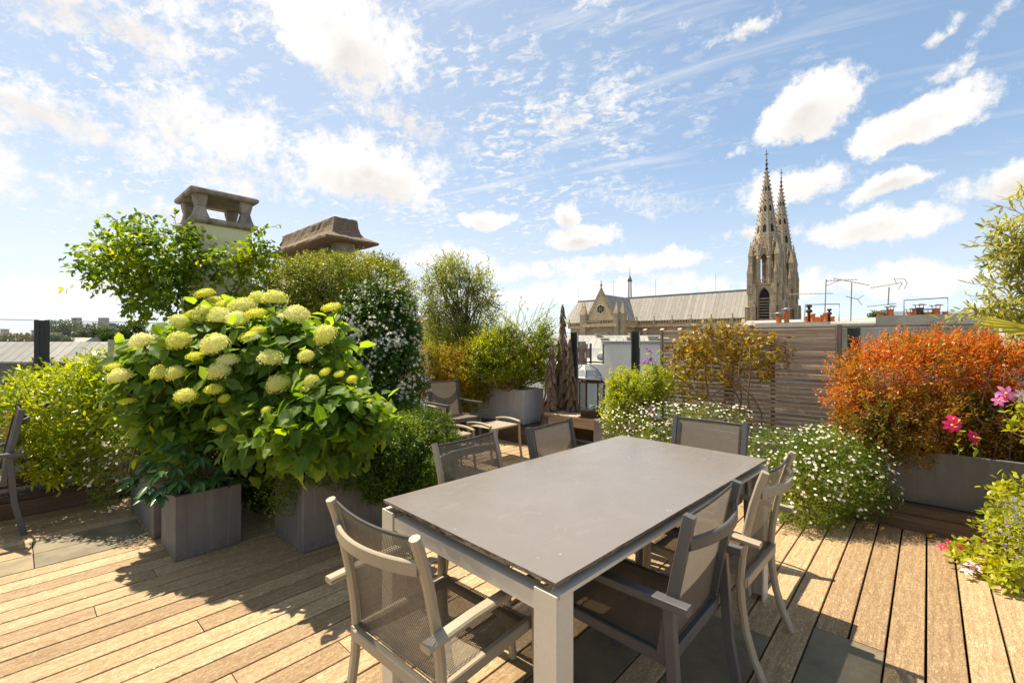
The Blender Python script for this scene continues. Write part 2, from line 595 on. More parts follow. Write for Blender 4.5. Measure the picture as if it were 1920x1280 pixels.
def m_bricks(name, c1, c2, mortar, scale, bw=0.5, rh=0.25, ms=0.02, rough=0.85, bstr=0.5, vec='Object', rot=(0, 0, 0)):
    m, k = new_mat(name)
    tc = k.n('ShaderNodeTexCoord').outputs[vec]
    sep = k.n('ShaderNodeSeparateXYZ')
    k.put(sep.inputs[0], tc)
    cb = k.n('ShaderNodeCombineXYZ')
    k.put(cb.inputs[0], k.math('ADD', sep.outputs[0], sep.outputs[1]))
    k.put(cb.inputs[1], sep.outputs[2])
    br = k.n('ShaderNodeTexBrick')
    k.put(br.inputs['Vector'], cb.outputs[0])
    k.put(br.inputs['Color1'], c1)
    k.put(br.inputs['Color2'], c2)
    k.put(br.inputs['Mortar'], mortar)
    br.inputs['Scale'].default_value = scale
    br.inputs['Mortar Size'].default_value = ms
    br.inputs['Brick Width'].default_value = bw
    br.inputs['Row Height'].default_value = rh
    nz = k.noise(tc, scale * 0.9, 6, 0.65)
    c = k.mix(0.55, br.outputs['Color'], k.ramp(nz, [(0.3, 0.45), (0.72, 1.15)]), 'MULTIPLY')
    finish(k, princ(k, c, rough, 0, bump(k, br.outputs['Fac'], -bstr, 0.03), 0.3))
    return m


def m_seam(name, c1, c2, freq, axis=0, metal=0.3, rough=0.5):
    """sheet metal roof: raised seams, streaky tarnish"""
    m, k = new_mat(name)
    tc = k.n('ShaderNodeTexCoord').outputs['Object']
    sep = k.n('ShaderNodeSeparateXYZ')
    k.put(sep.inputs[0], tc)
    s = k.math('FRACT', k.math('MULTIPLY', sep.outputs[axis], freq))
    line = k.range(k.math('ABSOLUTE', k.math('SUBTRACT', s, 0.5)), 0.43, 0.49)
    sc3 = [1.2, 1.2, 0.25]
    n1 = k.noise(k.mapping(tc, scale=tuple(sc3)), 1.3, 6, 0.65)
    cell = k.n('ShaderNodeTexWhiteNoise', noise_dimensions='1D')
    k.put(cell.inputs['W'], k.math('FLOOR', k.math('MULTIPLY', sep.outputs[axis], freq)))
    c = k.ramp(n1, [(0.3, c1), (0.7, c2)])
    c = k.mix(1.0, c, k.ramp(cell.outputs['Value'], [(0, 0.82), (1, 1.1)]), 'MULTIPLY')
    c = k.mix(k.math('MULTIPLY', line, 0.6), c, tuple(x * 0.45 for x in c1))
    finish(k, princ(k, c, rough, metal, bump(k, line, 0.6, 0.05), 0.5))
    return m


def m_tabletop():
    m, k = new_mat('grey ceramic tabletop')
    v = k.n('ShaderNodeTexCoord').outputs['Object']
    n1 = k.noise(v, 2.2, 7, 0.66, 0.8)
    n2 = k.noise(k.mapping(v, scale=(1, 3.2, 1), rot=(0, 0, 0.5)), 3.5, 6, 0.7, 1.5)
    fine = k.noise(v, 260, 3, 0.6)
    c = k.ramp(n1, [(0.25, (0.158, 0.136, 0.119)), (0.55, (0.182, 0.158, 0.139)), (0.82, (0.206, 0.182, 0.163))])
    c = k.mix(k.range(n2, 0.54, 0.80, 0, 0.22), c, (0.29, 0.265, 0.245))
    c = k.mix(k.range(fine, 0.35, 0.7, 0.0, 0.22), c, (0.13, 0.112, 0.10))
    # dried rain marks: faint rings and spots
    vo = k.n('ShaderNodeTexVoronoi')
    k.put(vo.inputs['Vector'], k.vmath('ADD', v, k.mapping(k.n('ShaderNodeTexCoord').outputs['Object'], scale=(0, 0, 0))))
    vo.inputs['Scale'].default_value = 2.6
    ring = k.math('MULTIPLY', k.range(k.math('ABSOLUTE', k.math('SUBTRACT', vo.outputs['Distance'], 0.30)), 0.022, 0.0), k.range(n2, 0.42, 0.6))
    v2 = k.n('ShaderNodeTexVoronoi')
    k.put(v2.inputs['Vector'], v)
    v2.inputs['Scale'].default_value = 17
    spot = k.math('MULTIPLY', k.range(v2.outputs['Distance'], 0.09, 0.04), k.range(k.noise(v, 5, 2), 0.5, 0.6))
    c = k.mix(k.math('MULTIPLY', ring, 0.10), c, (0.42, 0.39, 0.36))
    c = k.mix(k.math('MULTIPLY', spot, 0.55), c, (0.46, 0.43, 0.40))
    r = k.math('ADD', k.range(n2, 0.35, 0.75, 0.20, 0.32), k.math('MULTIPLY', spot, 0.2))
    finish(k, princ(k, c, r, 0, bump(k, fine, 0.05, 0.002), 0.5))
    return m


def m_planter(name, c1, c2):
    """cast cement: cloudy tone, vertical runs from the rim, splashes near the foot, small pits"""
    m, k = new_mat(name)
    v, oi = obj_vec(k)
    n1 = k.noise(v, 2.4, 7, 0.65, 0.4)
    c = k.ramp(n1, [(0.3, c1), (0.7, c2)])
    run = k.noise(k.mapping(v, scale=(14, 14, 0.7)), 2.2, 5, 0.6)
    c = k.mix(k.range(run, 0.52, 0.74, 0, 0.40), c, tuple(x * 0.62 for x in c1))
    c = k.mix(k.range(run, 0.44, 0.30, 0, 0.35), c, tuple(min(0.7, x * 1.35) for x in c2))
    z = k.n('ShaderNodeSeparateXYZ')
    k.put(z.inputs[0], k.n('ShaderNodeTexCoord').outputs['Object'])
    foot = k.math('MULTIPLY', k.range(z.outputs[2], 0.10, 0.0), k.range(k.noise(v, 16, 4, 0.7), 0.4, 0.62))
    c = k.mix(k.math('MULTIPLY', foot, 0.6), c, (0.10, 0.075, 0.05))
    vo = k.n('ShaderNodeTexVoronoi')
    k.put(vo.inputs['Vector'], v)
    vo.inputs['Scale'].default_value = 26
    pit = k.math('MULTIPLY', k.range(vo.outputs['Distance'], 0.10, 0.05), k.range(k.noise(v, 6, 2), 0.55, 0.62))
    c = k.mix(k.math('MULTIPLY', pit, 0.7), c, (0.05, 0.045, 0.04))
    finish(k, princ(k, c, 0.62, 0, bump(k, k.math('SUBTRACT', k.noise(v, 80, 5, 0.6), pit), 0.12, 0.006), 0.35))
    return m


MAT = {}
MAT['deck'] = m_deck()
MAT['kerb'] = m_oldwood('dark weathered kerb timber', (0.055, 0.037, 0.024), (0.125, 0.082, 0.05), (0.21, 0.145, 0.09), 0)
MAT['kerb_y'] = m_oldwood('dark weathered kerb timber across', (0.055, 0.037, 0.024), (0.125, 0.082, 0.05), (0.21, 0.145, 0.09), 1)
MAT['slat'] = m_oldwood('grey weathered slats', (0.19, 0.122, 0.074), (0.44, 0.315, 0.21), (0.70, 0.57, 0.42), 1)
MAT['slat_z'] = m_oldwood('grey weathered post', (0.09, 0.068, 0.05), (0.21, 0.165, 0.125), (0.36, 0.30, 0.24), 2)
MAT['bench'] = m_oldwood('sun bleached bench timber', (0.19, 0.13, 0.085), (0.44, 0.34, 0.235), (0.66, 0.56, 0.43), 1)
MAT['bark'] = m_oldwood('driftwood', (0.065, 0.043, 0.028), (0.22, 0.155, 0.105), (0.42, 0.33, 0.235), 2, 1.0)
MAT['slate'] = m_rough('slate tile', (0.125, 0.102, 0.064), (0.235, 0.195, 0.125), 5, 0.62, 28, 0.35, c3=(0.30, 0.235, 0.12), spec=0.3)
MAT['planter'] = m_planter('grey fibre cement', (0.125, 0.119, 0.112), (0.20, 0.191, 0.18))
MAT['planter_pale'] = m_planter('pale zinc planter', (0.42, 0.435, 0.455), (0.52, 0.535, 0.55))
MAT['soil'] = m_rough('potting soil', (0.018, 0.012, 0.008), (0.05, 0.034, 0.022), 12, 0.95, 40, 0.6)
MAT['ceramic'] = m_tabletop()
MAT['ceramic_edge'] = m_rough('broken ceramic edge', (0.10, 0.08, 0.06), (0.28, 0.22, 0.16), 60, 0.8, 120, 0.8)
MAT['alu'] = m_rough('champagne aluminium', (0.60, 0.545, 0.44), (0.66, 0.60, 0.49), 3.0, 0.42, 150, 0.03, metal=0.0, spec=0.5)
MAT['khaki'] = m_rough('khaki powder coat', (0.325, 0.272, 0.192), (0.37, 0.312, 0.222), 4.0, 0.42, 220, 0.04, metal=0.05, spec=0.5)
MAT['char'] = m_rough('charcoal powder coat', (0.070, 0.070, 0.072), (0.095, 0.093, 0.093), 4.0, 0.42, 200, 0.05, metal=0.05, spec=0.5)
MAT['sling_k'] = m_sling('khaki woven mesh', (0.22, 0.185, 0.14), (0.07, 0.058, 0.045), 0.14, 0.0075, 0.25)
MAT['sling_c'] = m_sling('grey woven mesh', (0.30, 0.255, 0.20), (0.17, 0.145, 0.115), 0.02, 0.004, 0.42)
MAT['sling_s'] = m_sling('pale woven mesh', (0.55, 0.48, 0.37), (0.34, 0.29, 0.22), 0.03, 0.006)
MAT['hem'] = m_rough('dark mesh hem', (0.05, 0.045, 0.04), (0.085, 0.075, 0.065), 20, 0.7, 200, 0.1)
MAT['glass'] = m_glass('rail glass')
MAT['lampglass'] = m_glass('lantern glass', (0.97, 0.98, 0.975))
MAT['post'] = m_rough('anthracite rail post', (0.035, 0.036, 0.038), (0.055, 0.055, 0.056), 3, 0.45, 100, 0.04, metal=0.2)
MAT['steel'] = m_rough('brushed steel line', (0.45, 0.45, 0.44), (0.6, 0.6, 0.58), 3, 0.35, 100, 0.04, metal=0.8)
MAT['iron'] = m_rough('rusty dark iron', (0.03, 0.022, 0.018), (0.085, 0.055, 0.04), 12, 0.7, 80, 0.3)
MAT['yellow'] = m_rough('cream chimney render', (0.76, 0.67, 0.36), (0.85, 0.77, 0.47), 3, 0.85, 80, 0.2, c3=(0.62, 0.54, 0.30))
MAT['cowl'] = m_rough('weathered cowl concrete', (0.22, 0.185, 0.14), (0.45, 0.385, 0.30), 9, 0.9, 60, 0.5, c3=(0.14, 0.115, 0.09))
MAT['hood'] = m_rough('pebbled hood concrete', (0.15, 0.10, 0.065), (0.37, 0.27, 0.18), 34, 0.95, 55, 1.0, c3=(0.24, 0.17, 0.115), bdist=0.03)
MAT['terra'] = m_rough('terracotta', (0.44, 0.105, 0.03), (0.62, 0.175, 0.055), 7, 0.75, 40, 0.15, c3=(0.28, 0.09, 0.045))
MAT['zinc'] = m_rough('grey zinc', (0.24, 0.25, 0.26), (0.38, 0.39, 0.40), 2, 0.45, 30, 0.05, metal=0.4)
MAT['party'] = m_rough('stained party wall', (0.36, 0.315, 0.24), (0.54, 0.48, 0.375), 1.4, 0.9, 20, 0.2, c3=(0.29, 0.25, 0.195))
MAT['capstone'] = m_rough('pale wall coping', (0.50, 0.44, 0.34), (0.62, 0.56, 0.44), 2, 0.85, 20, 0.2)
MAT['render'] = m_rough('cream wall render', (0.78, 0.735, 0.64), (0.85, 0.81, 0.71), 0.7, 0.9, 14, 0.1, c3=(0.72, 0.67, 0.57))
MAT['white'] = m_rough('white paint', (0.72, 0.72, 0.70), (0.8, 0.8, 0.78), 3, 0.6, 40, 0.05)
MAT['brick'] = m_bricks('red chimney brick', (0.34, 0.105, 0.06), (0.27, 0.08, 0.05), (0.36, 0.28, 0.22), 9, 0.5, 0.16, 0.03)
MAT['stone'] = m_bricks('church stone', (0.54, 0.425, 0.275), (0.44, 0.345, 0.225), (0.31, 0.24, 0.16), 1.0, 1.1, 0.5, 0.03)
MAT['stone_pale'] = m_bricks('pale gable stone', (0.68, 0.54, 0.32), (0.62, 0.48, 0.28), (0.46, 0.36, 0.22), 1.0, 1.1, 0.5, 0.02)
MAT['spire'] = m_bricks('spire stone', (0.48, 0.385, 0.265), (0.37, 0.295, 0.205), (0.26, 0.205, 0.14), 1.2, 1.0, 0.45, 0.03)
MAT['dark'] = m_rough('dark opening', (0.012, 0.011, 0.010), (0.025, 0.022, 0.02), 2, 0.8, 10, 0.0)
MAT['lead'] = m_seam('church roof sheets', (0.235, 0.215, 0.19), (0.33, 0.30, 0.265), 0.95, 0, 0.0, 0.8)
MAT['lead_y'] = m_seam('transept roof sheets', (0.20, 0.20, 0.20), (0.27, 0.265, 0.26), 0.95, 1, 0.0, 0.8)
MAT['zincroof'] = m_seam('zinc roof sheets', (0.27, 0.255, 0.235), (0.37, 0.35, 0.32), 1.6, 0, 0.0, 0.75)
MAT['eiffel'] = m_rough('painted iron lattice', (0.17, 0.145, 0.125), (0.20, 0.17, 0.15), 0.1, 0.7, 1, 0.0)
MAT['ground'] = m_rough('street ground', (0.12, 0.115, 0.105), (0.20, 0.19, 0.17), 0.02, 0.9, 0.5, 0.1, c3=(0.10, 0.12, 0.07))
MAT['facade'] = m_rough('old facade', (0.33, 0.29, 0.235), (0.46, 0.41, 0.335), 0.3, 0.9, 4, 0.1)
MAT['facade_d'] = m_rough('dark facade', (0.10, 0.098, 0.095), (0.17, 0.16, 0.15), 0.4, 0.9, 4, 0.1)
MAT['bluegrey'] = m_rough('slate blue roof', (0.16, 0.185, 0.215), (0.23, 0.255, 0.285), 0.3, 0.7, 3, 0.1)
MAT['windowglass'] = m_rough('window glass', (0.05, 0.06, 0.07), (0.09, 0.10, 0.11), 1, 0.15, 10, 0.0)
MAT['twig'] = m_oldwood('twigs', (0.06, 0.038, 0.022), (0.15, 0.095, 0.055), (0.24, 0.17, 0.10), 2)
MAT['vinewood'] = m_oldwood('vine stems', (0.11, 0.062, 0.032), (0.23, 0.135, 0.07), (0.36, 0.235, 0.13), 2)
MAT['stem'] = m_rough('green stems', (0.06, 0.09, 0.02), (0.14, 0.16, 0.04), 8, 0.6, 40, 0.1)

G = lambda *a: a
MAT['hyd'] = m_leaf('hydrangea leaf', [(0, (0.028, 0.070, 0.008)), (0.45, (0.072, 0.15, 0.014)), (0.75, (0.17, 0.27, 0.02)), (1, (0.34, 0.42, 0.035))], 0.55, vein=True, rough=0.5, tgain=2.0, spec=0.2)
MAT['hell'] = m_leaf('hellebore leaf', [(0, (0.018, 0.060, 0.020)), (0.7, (0.042, 0.108, 0.034)), (0.94, (0.075, 0.150, 0.035)), (1, (0.300, 0.390, 0.042))], 0.25, vein=True, rough=0.3, tgain=1.7)
MAT['choisya'] = m_leaf('choisya leaf', [(0, (0.11, 0.19, 0.012)), (0.4, (0.27, 0.36, 0.02)), (0.8, (0.46, 0.52, 0.03)), (1, (0.62, 0.62, 0.08))], 0.5, rough=0.3, tgain=1.4)
MAT['vine'] = m_leaf('vine leaf', [(0, (0.045, 0.10, 0.012)), (0.45, (0.12, 0.20, 0.018)), (0.82, (0.27, 0.35, 0.025)), (0.97, (0.44, 0.46, 0.04)), (1, (0.30, 0.08, 0.03))], 0.52, rough=0.4, tgain=1.6, hue=0.488)
MAT['creeper'] = m_leaf('wire vine leaf', [(0, (0.055, 0.08, 0.012)), (0.4, (0.15, 0.175, 0.022)), (0.75, (0.31, 0.31, 0.04)), (1, (0.55, 0.47, 0.11))], 0.42, rough=0.4, tgain=1.35, hue=0.5)
MAT['jasmine'] = m_leaf('jasmine leaf', [(0, (0.022, 0.06, 0.008)), (0.6, (0.07, 0.15, 0.016)), (1, (0.19, 0.28, 0.025))], 0.4, rough=0.38)
MAT['box'] = m_leaf('mound leaf', [(0, (0.03, 0.065, 0.008)), (0.5, (0.075, 0.14, 0.014)), (0.85, (0.18, 0.25, 0.02)), (1, (0.36, 0.38, 0.04))], 0.4, rough=0.38)
MAT['olive'] = m_leaf('olive leaf', [(0, (0.11, 0.14, 0.03)), (0.5, (0.25, 0.27, 0.055)), (1, (0.44, 0.42, 0.13))], 0.42, rough=0.42, hue=0.5)
MAT['orange'] = m_leaf('golden hedge leaf', [(0, (0.09, 0.12, 0.014)), (0.45, (0.26, 0.23, 0.02)), (0.75, (0.48, 0.33, 0.03)), (1, (0.60, 0.33, 0.04))], 0.45, patch=1.8, patchamt=0.5, tgain=1.25, hue=0.508)
MAT['pyra'] = m_leaf('firethorn leaf', [(0, (0.09, 0.14, 0.012)), (0.45, (0.23, 0.30, 0.018)), (0.85, (0.42, 0.47, 0.03)), (1, (0.52, 0.36, 0.04))], 0.5, rough=0.38, tgain=1.5)
MAT['lime'] = m_leaf('spirea leaf', [(0, (0.156, 0.208, 0.014)), (0.5, (0.351, 0.390, 0.024)), (0.9, (0.546, 0.507, 0.036)), (1, (0.546, 0.260, 0.048))], 0.45, tgain=1.4, hue=0.5)
MAT['daisyleaf'] = m_leaf('fleabane leaf', [(0, (0.046, 0.091, 0.012)), (0.5, (0.130, 0.195, 0.022)), (0.85, (0.260, 0.312, 0.036)), (1, (0.390, 0.208, 0.072))], 0.4)
MAT['creeper2'] = m_leaf('bronze creeper leaf', [(0, (0.14, 0.06, 0.02)), (0.25, (0.28, 0.15, 0.03)), (0.55, (0.46, 0.32, 0.035)), (0.8, (0.55, 0.46, 0.05)), (1, (0.22, 0.28, 0.03))], 0.45, rough=0.34, tgain=1.35, hue=0.5, patchamt=0.15)
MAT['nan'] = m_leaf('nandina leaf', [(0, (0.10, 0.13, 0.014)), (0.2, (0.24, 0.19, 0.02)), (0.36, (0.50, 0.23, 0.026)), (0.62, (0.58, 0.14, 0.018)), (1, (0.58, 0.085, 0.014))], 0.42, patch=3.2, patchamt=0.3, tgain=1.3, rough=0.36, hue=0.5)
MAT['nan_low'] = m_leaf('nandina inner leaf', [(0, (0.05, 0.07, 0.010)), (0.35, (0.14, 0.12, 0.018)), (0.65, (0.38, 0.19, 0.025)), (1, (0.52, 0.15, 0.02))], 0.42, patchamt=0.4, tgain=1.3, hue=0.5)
MAT['varieg'] = m_leaf('variegated leaf', [(0, (0.115, 0.149, 0.022)), (0.35, (0.322, 0.310, 0.055)), (0.8, (0.598, 0.552, 0.154)), (0.97, (0.690, 0.621, 0.220)), (1, (0.287, 0.103, 0.044))], 0.4, tgain=1.25, hue=0.5)
MAT['palm'] = m_leaf('palm leaflet', [(0, (0.15, 0.17, 0.02)), (0.6, (0.34, 0.32, 0.035)), (1, (0.50, 0.44, 0.08))], 0.4)
MAT['clem'] = m_leaf('clematis leaf', [(0, (0.125, 0.188, 0.012)), (0.5, (0.325, 0.375, 0.020)), (1, (0.525, 0.500, 0.040))], 0.45, tgain=1.4)
MAT['treeleaf'] = m_leaf('far tree leaf', [(0, (0.02, 0.04, 0.012)), (0.5, (0.05, 0.08, 0.02)), (1, (0.13, 0.14, 0.04))], 0.3, patch=0.3)
MAT['ivy'] = m_leaf('courtyard ivy leaf', [(0, (0.025, 0.05, 0.015)), (0.5, (0.07, 0.085, 0.02)), (0.9, (0.17, 0.12, 0.03)), (1, (0.26, 0.15, 0.03))], 0.3, patch=0.5)
MAT['florets'] = m_leaf('hydrangea florets', [(0, (0.62, 0.63, 0.09)), (0.4, (0.76, 0.75, 0.22)), (0.75, (0.84, 0.82, 0.42)), (1, (0.87, 0.85, 0.60))], 0.42, rough=0.6, tgain=1.05, patch=1.5, patchamt=0.6, spec=0.15, hue=0.5)
MAT['lime_fl'] = m_leaf('young hydrangea florets', [(0, (0.52, 0.55, 0.03)), (0.6, (0.68, 0.66, 0.06)), (1, (0.76, 0.72, 0.16))], 0.42, rough=0.6, tgain=1.05, spec=0.15, hue=0.5)
MAT['jasfl'] = m_leaf('jasmine petals', [(0, (0.62, 0.58, 0.44)), (1, (0.82, 0.80, 0.70))], 0.3, rough=0.6, tgain=1.0, spec=0.2, hue=0.5)
MAT['daisy'] = m_leaf('daisy petals', [(0, (0.74, 0.62, 0.55)), (0.3, (0.80, 0.77, 0.70)), (1, (0.84, 0.83, 0.80))], 0.3, rough=0.6, tgain=1.0, spec=0.2, hue=0.5)
MAT['daisyeye'] = m_rough('daisy eye', (0.55, 0.36, 0.02), (0.65, 0.45, 0.04), 80, 0.8, 100, 0.1)
MAT['crimson'] = m_leaf('crimson petals', [(0, (0.42, 0.008, 0.05)), (1, (0.60, 0.02, 0.13))], 0.35, tgain=1.3, rough=0.5, hue=0.5)
MAT['pink'] = m_leaf('pink petals', [(0, (0.60, 0.08, 0.36)), (1, (0.75, 0.28, 0.55))], 0.35, tgain=1.2, rough=0.5, hue=0.5)
MAT['blush'] = m_leaf('blush petals', [(0, (0.72, 0.42, 0.55)), (1, (0.80, 0.66, 0.70))], 0.35, tgain=1.1, rough=0.5, hue=0.5)
MAT['purple'] = m_leaf('purple petals', [(0, (0.22, 0.03, 0.36)), (1, (0.36, 0.08, 0.52))], 0.35, tgain=1.3, rough=0.5, hue=0.5)
MAT['blue'] = m_leaf('lobelia petals', [(0, (0.14, 0.11, 0.42)), (1, (0.32, 0.26, 0.62))], 0.35, tgain=1.2, rough=0.5, hue=0.5)
MAT['dead'] = m_leaf('dry leaf', [(0, (0.25, 0.11, 0.03)), (1, (0.50, 0.34, 0.05))], 0.35, hue=0.5)

MAT['planter_shaded'] = m_planter('shaded cement', (0.085, 0.078, 0.068), (0.14, 0.128, 0.112))  # planter cement with the shade under the hedge put into its colour
# ------------------------------------------------------------------ setting: ground and terrace
g = MB()
g.box((-6000, -6000, -20.5), (6000, 6000, -20))
tag(g.build('ground', MAT['ground']), kind='structure')

PITCH, T0 = 0.1375, 0.145
S0, S1 = -1.7, 5.72
b = MB()
b.box((S0 - 0.6, -4.2, -20.0), (S1 + 0.35, 8.2, -0.30))
bld = b.build('terrace_building', MAT['facade'])
tag(bld, 'rendered apartment building that carries the roof terrace', 'building')
b = MB()
b.box((S0, -3.0, -0.298), (S1, 6.3, -0.055))
deck = b.build('deck', MAT['dark'])
tag(deck, kind='structure')

# slate inserts: rows k0..k1 (exclusive), x range
SLATE = [(0, 2, 2.115, 2.69), (0, 2, 1.54, 2.115), (0, 2, 0.965, 1.54), (3, 5, 1.875, 2.45), (3, 5, 1.30, 1.875), (3, 5, 0.725, 1.30),
         (6, 8, 2.115, 2.69), (6, 8, 1.54, 2.115), (6, 8, 0.965, 1.54), (29, 31, 0.085, 0.66), (31, 33, 0.085, 0.66), (29, 31, -0.49, 0.085), (29, 31, -1.065, -0.49)]
for k0, k1, a, c in SLATE:
    b = MB()
    y0, y1 = T0 + k0 * PITCH, T0 + k1 * PITCH
    lx, ly = c - a, y1 - y0
    b.sweep([(-lx / 2 + 0.003, 0, 0), (lx / 2 - 0.003, 0, 0)], ly - 0.006, 0.03, 0.002)
    o = b.build('slate_tile', MAT['slate'], deck, loc=((a + c) / 2, (y0 + y1) / 2, -0.0145))


def plank_mesh(L):
    b = MB()
    b.sweep([(-L / 2, 0, 0), (L / 2, 0, 0)], PITCH - 0.0098, 0.027, 0.0022)
    m = b.mesh('plank')
    m.materials.append(MAT['deck'])
    return m


pm = {}
for k in range(-11, 40):
    y0 = T0 + k * PITCH
    cuts = [S0, S1]
    holes = [(a, c) for k0, k1, a, c in SLATE if k0 <= k < k1]
    x = S0 + random.uniform(0.7, 2.4)
    if k < 6:
        x = 3.0 if False else S1 + 1
    while x < S1 - 0.5:
        cuts.append(x)
        x += random.choice((1.9, 2.1, 2.4, 2.6))
    for h in holes:
        cuts = [q for q in cuts if not (h[0] - 0.25 < q < h[1] + 0.25)]
    for h in holes:
        cuts += list(h)
    cuts = sorted(set(round(q, 3) for q in cuts))
    for a, c in zip(cuts[:-1], cuts[1:]):
        mid = (a + c) / 2
        if any(h[0] < mid < h[1] for h in holes) or c - a < 0.03:
            continue
        L = round((c - a - 0.004), 3)
        if L not in pm:
            pm[L] = plank_mesh(L)
        o = link('plank', pm[L], deck, loc=(mid, y0 + PITCH / 2, -0.0135 + random.uniform(-0.0012, 0.0012)))
        o.rotation_euler = (random.uniform(-0.006, 0.006), 0, random.choice((0, PI)))


def boards(name, label, cat, pieces, mats, group=None):
    t = thing(name, label, cat, (sum((p[1][0] + p[2][0]) / 2 for p in pieces) / len(pieces), sum((p[1][1] + p[2][1]) / 2 for p in pieces) / len(pieces), 0), 0, group)
    for nm, a, c in pieces:
        ctr = Vector([(a[i] + c[i]) / 2 for i in range(3)])
        dd = [c[i] - a[i] for i in range(3)]
        ax = dd.index(max(dd))
        b = MB()
        e = [Vector((0, 0, 0)), Vector((0, 0, 0))]
        e[0][ax], e[1][ax] = -dd[ax] / 2, dd[ax] / 2
        if ax == 2:
            b.sweep(e, dd[0], dd[1], 0.003, up=(0, 1, 0))
        else:
            b.sweep(e, dd[1 - ax], dd[2], 0.003)
        b.build(nm, mats[ax], t, loc=ctr - t.location)
    return t


WM = (MAT['kerb'], MAT['kerb_y'], MAT['slat_z'])
# left kerb with its open timber frame above
boards('timber_planter_frame', 'dark weathered timber kerb and open frame below the leafy yellow-green shrub at far left', 'planter frame', [
    ('plank', (-2.2, 5.40, 0.0), (0.64, 5.45, 0.135)), ('plank', (-2.2, 5.405, 0.138), (0.64, 5.50, 0.175)),
    ('upright', (0.14, 5.49, 0.176), (0.23, 5.56, 0.42)), ('upright', (-1.3, 5.49, 0.176), (-1.21, 5.56, 0.42)), ('plank', (-2.2, 5.48, 0.422), (0.64, 5.57, 0.465)),
    ('plank', (-2.2, 5.75, 0.176), (0.64, 5.80, 0.30))], WM)
b = MB()
b.box((-2.6, 5.452, -0.054), (1.0, 6.16, 0.135))
tag(b.build('planting_bed', MAT['soil']), kind='structure')
# far kerb (in front of the pale planter) and right kerb
boards('timber_kerb', 'low dark timber kerb on the deck behind the khaki stool', 'kerb', [
    ('plank', (4.76, 4.05, 0.0), (4.82, 5.9, 0.10)), ('plank', (4.765, 4.05, 0.103), (4.86, 5.9, 0.20)), ('plank', (4.865, 4.05, 0.12), (5.06, 5.9, 0.196)), ('plank', (5.064, 4.05, 0.12), (5.30, 5.9, 0.196)), ('plank', (5.304, 4.05, 0.12), (5.60, 5.9, 0.196))], WM, 'timber kerbs round the deck')
boards('timber_kerb', 'low dark timber kerb under the orange-red hedge planter', 'kerb', [
    ('plank', (4.545, -2.6, 0.0), (4.60, 1.0, 0.115)), ('plank', (4.552, -2.6, 0.118), (4.64, 1.0, 0.185)), ('plank', (4.645, -2.6, 0.10), (5.10, 1.0, 0.18))], WM, 'timber kerbs round the deck')


# ------------------------------------------------------------------ planters
def planter(label, x0, x1, y0, y1, z0, h, mat='planter', wall=0.025, group='grey box planters'):
    cx, cy = (x0 + x1) / 2, (y0 + y1) / 2
    t = thing('planter', label, 'planter', (cx, cy, z0), 0, group)
    a, c = (x1 - x0) / 2, (y1 - y0) / 2
    b = MB()
    e = 0.006
    def rect(p, q, z):
        return [(-p + e, -q, z), (p - e, -q, z), (p, -q + e, z), (p, q - e, z), (p - e, q, z), (-p + e, q, z), (-p, q - e, z), (-p, -q + e, z)]
    b.loops([rect(a - 0.004, c - 0.004, 0.0), rect(a, c, 0.004), rect(a, c, h - 0.004), rect(a - 0.004, c - 0.004, h), rect(a - wall, c - wall, h), rect(a - wall, c - wall, h - 0.10)], caps=False)
    b.add(rect(a - 0.004, c - 0.004, 0.0), [tuple(range(8))[::-1]])
    b.build('shell', MAT[mat], t)
    s_ = MB()
    n = 8
    hs = {}
    s_.grid(lambda u, v: (-(a - wall) + 2 * (a - wall) * u, -(c - wall) + 2 * (c - wall) * v, h - 0.05 + 0.02 * math.sin(u * 17 + v * 9) * math.sin(v * 13)), 8, 8)
    s_.build('soil', MAT['soil'], t)
    return t


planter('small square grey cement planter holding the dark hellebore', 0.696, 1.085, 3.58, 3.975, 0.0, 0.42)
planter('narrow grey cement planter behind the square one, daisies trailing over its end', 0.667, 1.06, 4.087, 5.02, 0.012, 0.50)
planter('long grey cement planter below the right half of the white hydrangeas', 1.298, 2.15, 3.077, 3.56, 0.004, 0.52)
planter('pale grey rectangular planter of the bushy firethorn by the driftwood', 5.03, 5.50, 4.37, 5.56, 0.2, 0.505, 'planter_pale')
planter('grey planter, its colour darkened for shade, under the orange-red nandina hedge', 4.66, 5.18, -2.5, 0.62, 0.187, 0.40, 'planter_shaded')
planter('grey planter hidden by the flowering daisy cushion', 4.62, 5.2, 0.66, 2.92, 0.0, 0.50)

# ------------------------------------------------------------------ dining table
TC, TR = (1.93, 1.165), R(-2.6)
tb = thing('dining_table', 'large dining table with grey ceramic top on a pale aluminium frame', 'table', (TC[0], TC[1], 0), TR)
TL, TW, TZ = 0.92, 0.462, 0.765
b = MB()
nn = 60
def chip(i, amp):
    return random.uniform(0, amp) if random.random() < 0.5 else 0.0
ring_t, ring_b = [], []
for (x0, y0, x1, y1, m_) in ((-TL, -TW, TL, -TW, 70), (TL, -TW, TL, TW, 36), (TL, TW, -TL, TW, 70), (-TL, TW, -TL, -TW, 36)):
    for i in range(m_):
        f = i / m_
        x, y = x0 + (x1 - x0) * f, y0 + (y1 - y0) * f
        ln = math.hypot(x1 - x0, y1 - y0)
        nx, ny = -(y1 - y0) / ln, (x1 - x0) / ln
        c1_ = chip(i, 0.0012)
        c2_ = chip(i, 0.004)
        ring_t.append((x + nx * c1_, y + ny * c1_, TZ))
        ring_b.append((x + nx * c2_, y + ny * c2_, TZ - 0.012))
b.add(ring_t, [tuple(range(len(ring_t)))])
N_ = len(ring_t)
b.add(ring_t + ring_b, [(i, i + N_, (i + 1) % N_ + N_, (i + 1) % N_) for i in range(N_)], mi=1)
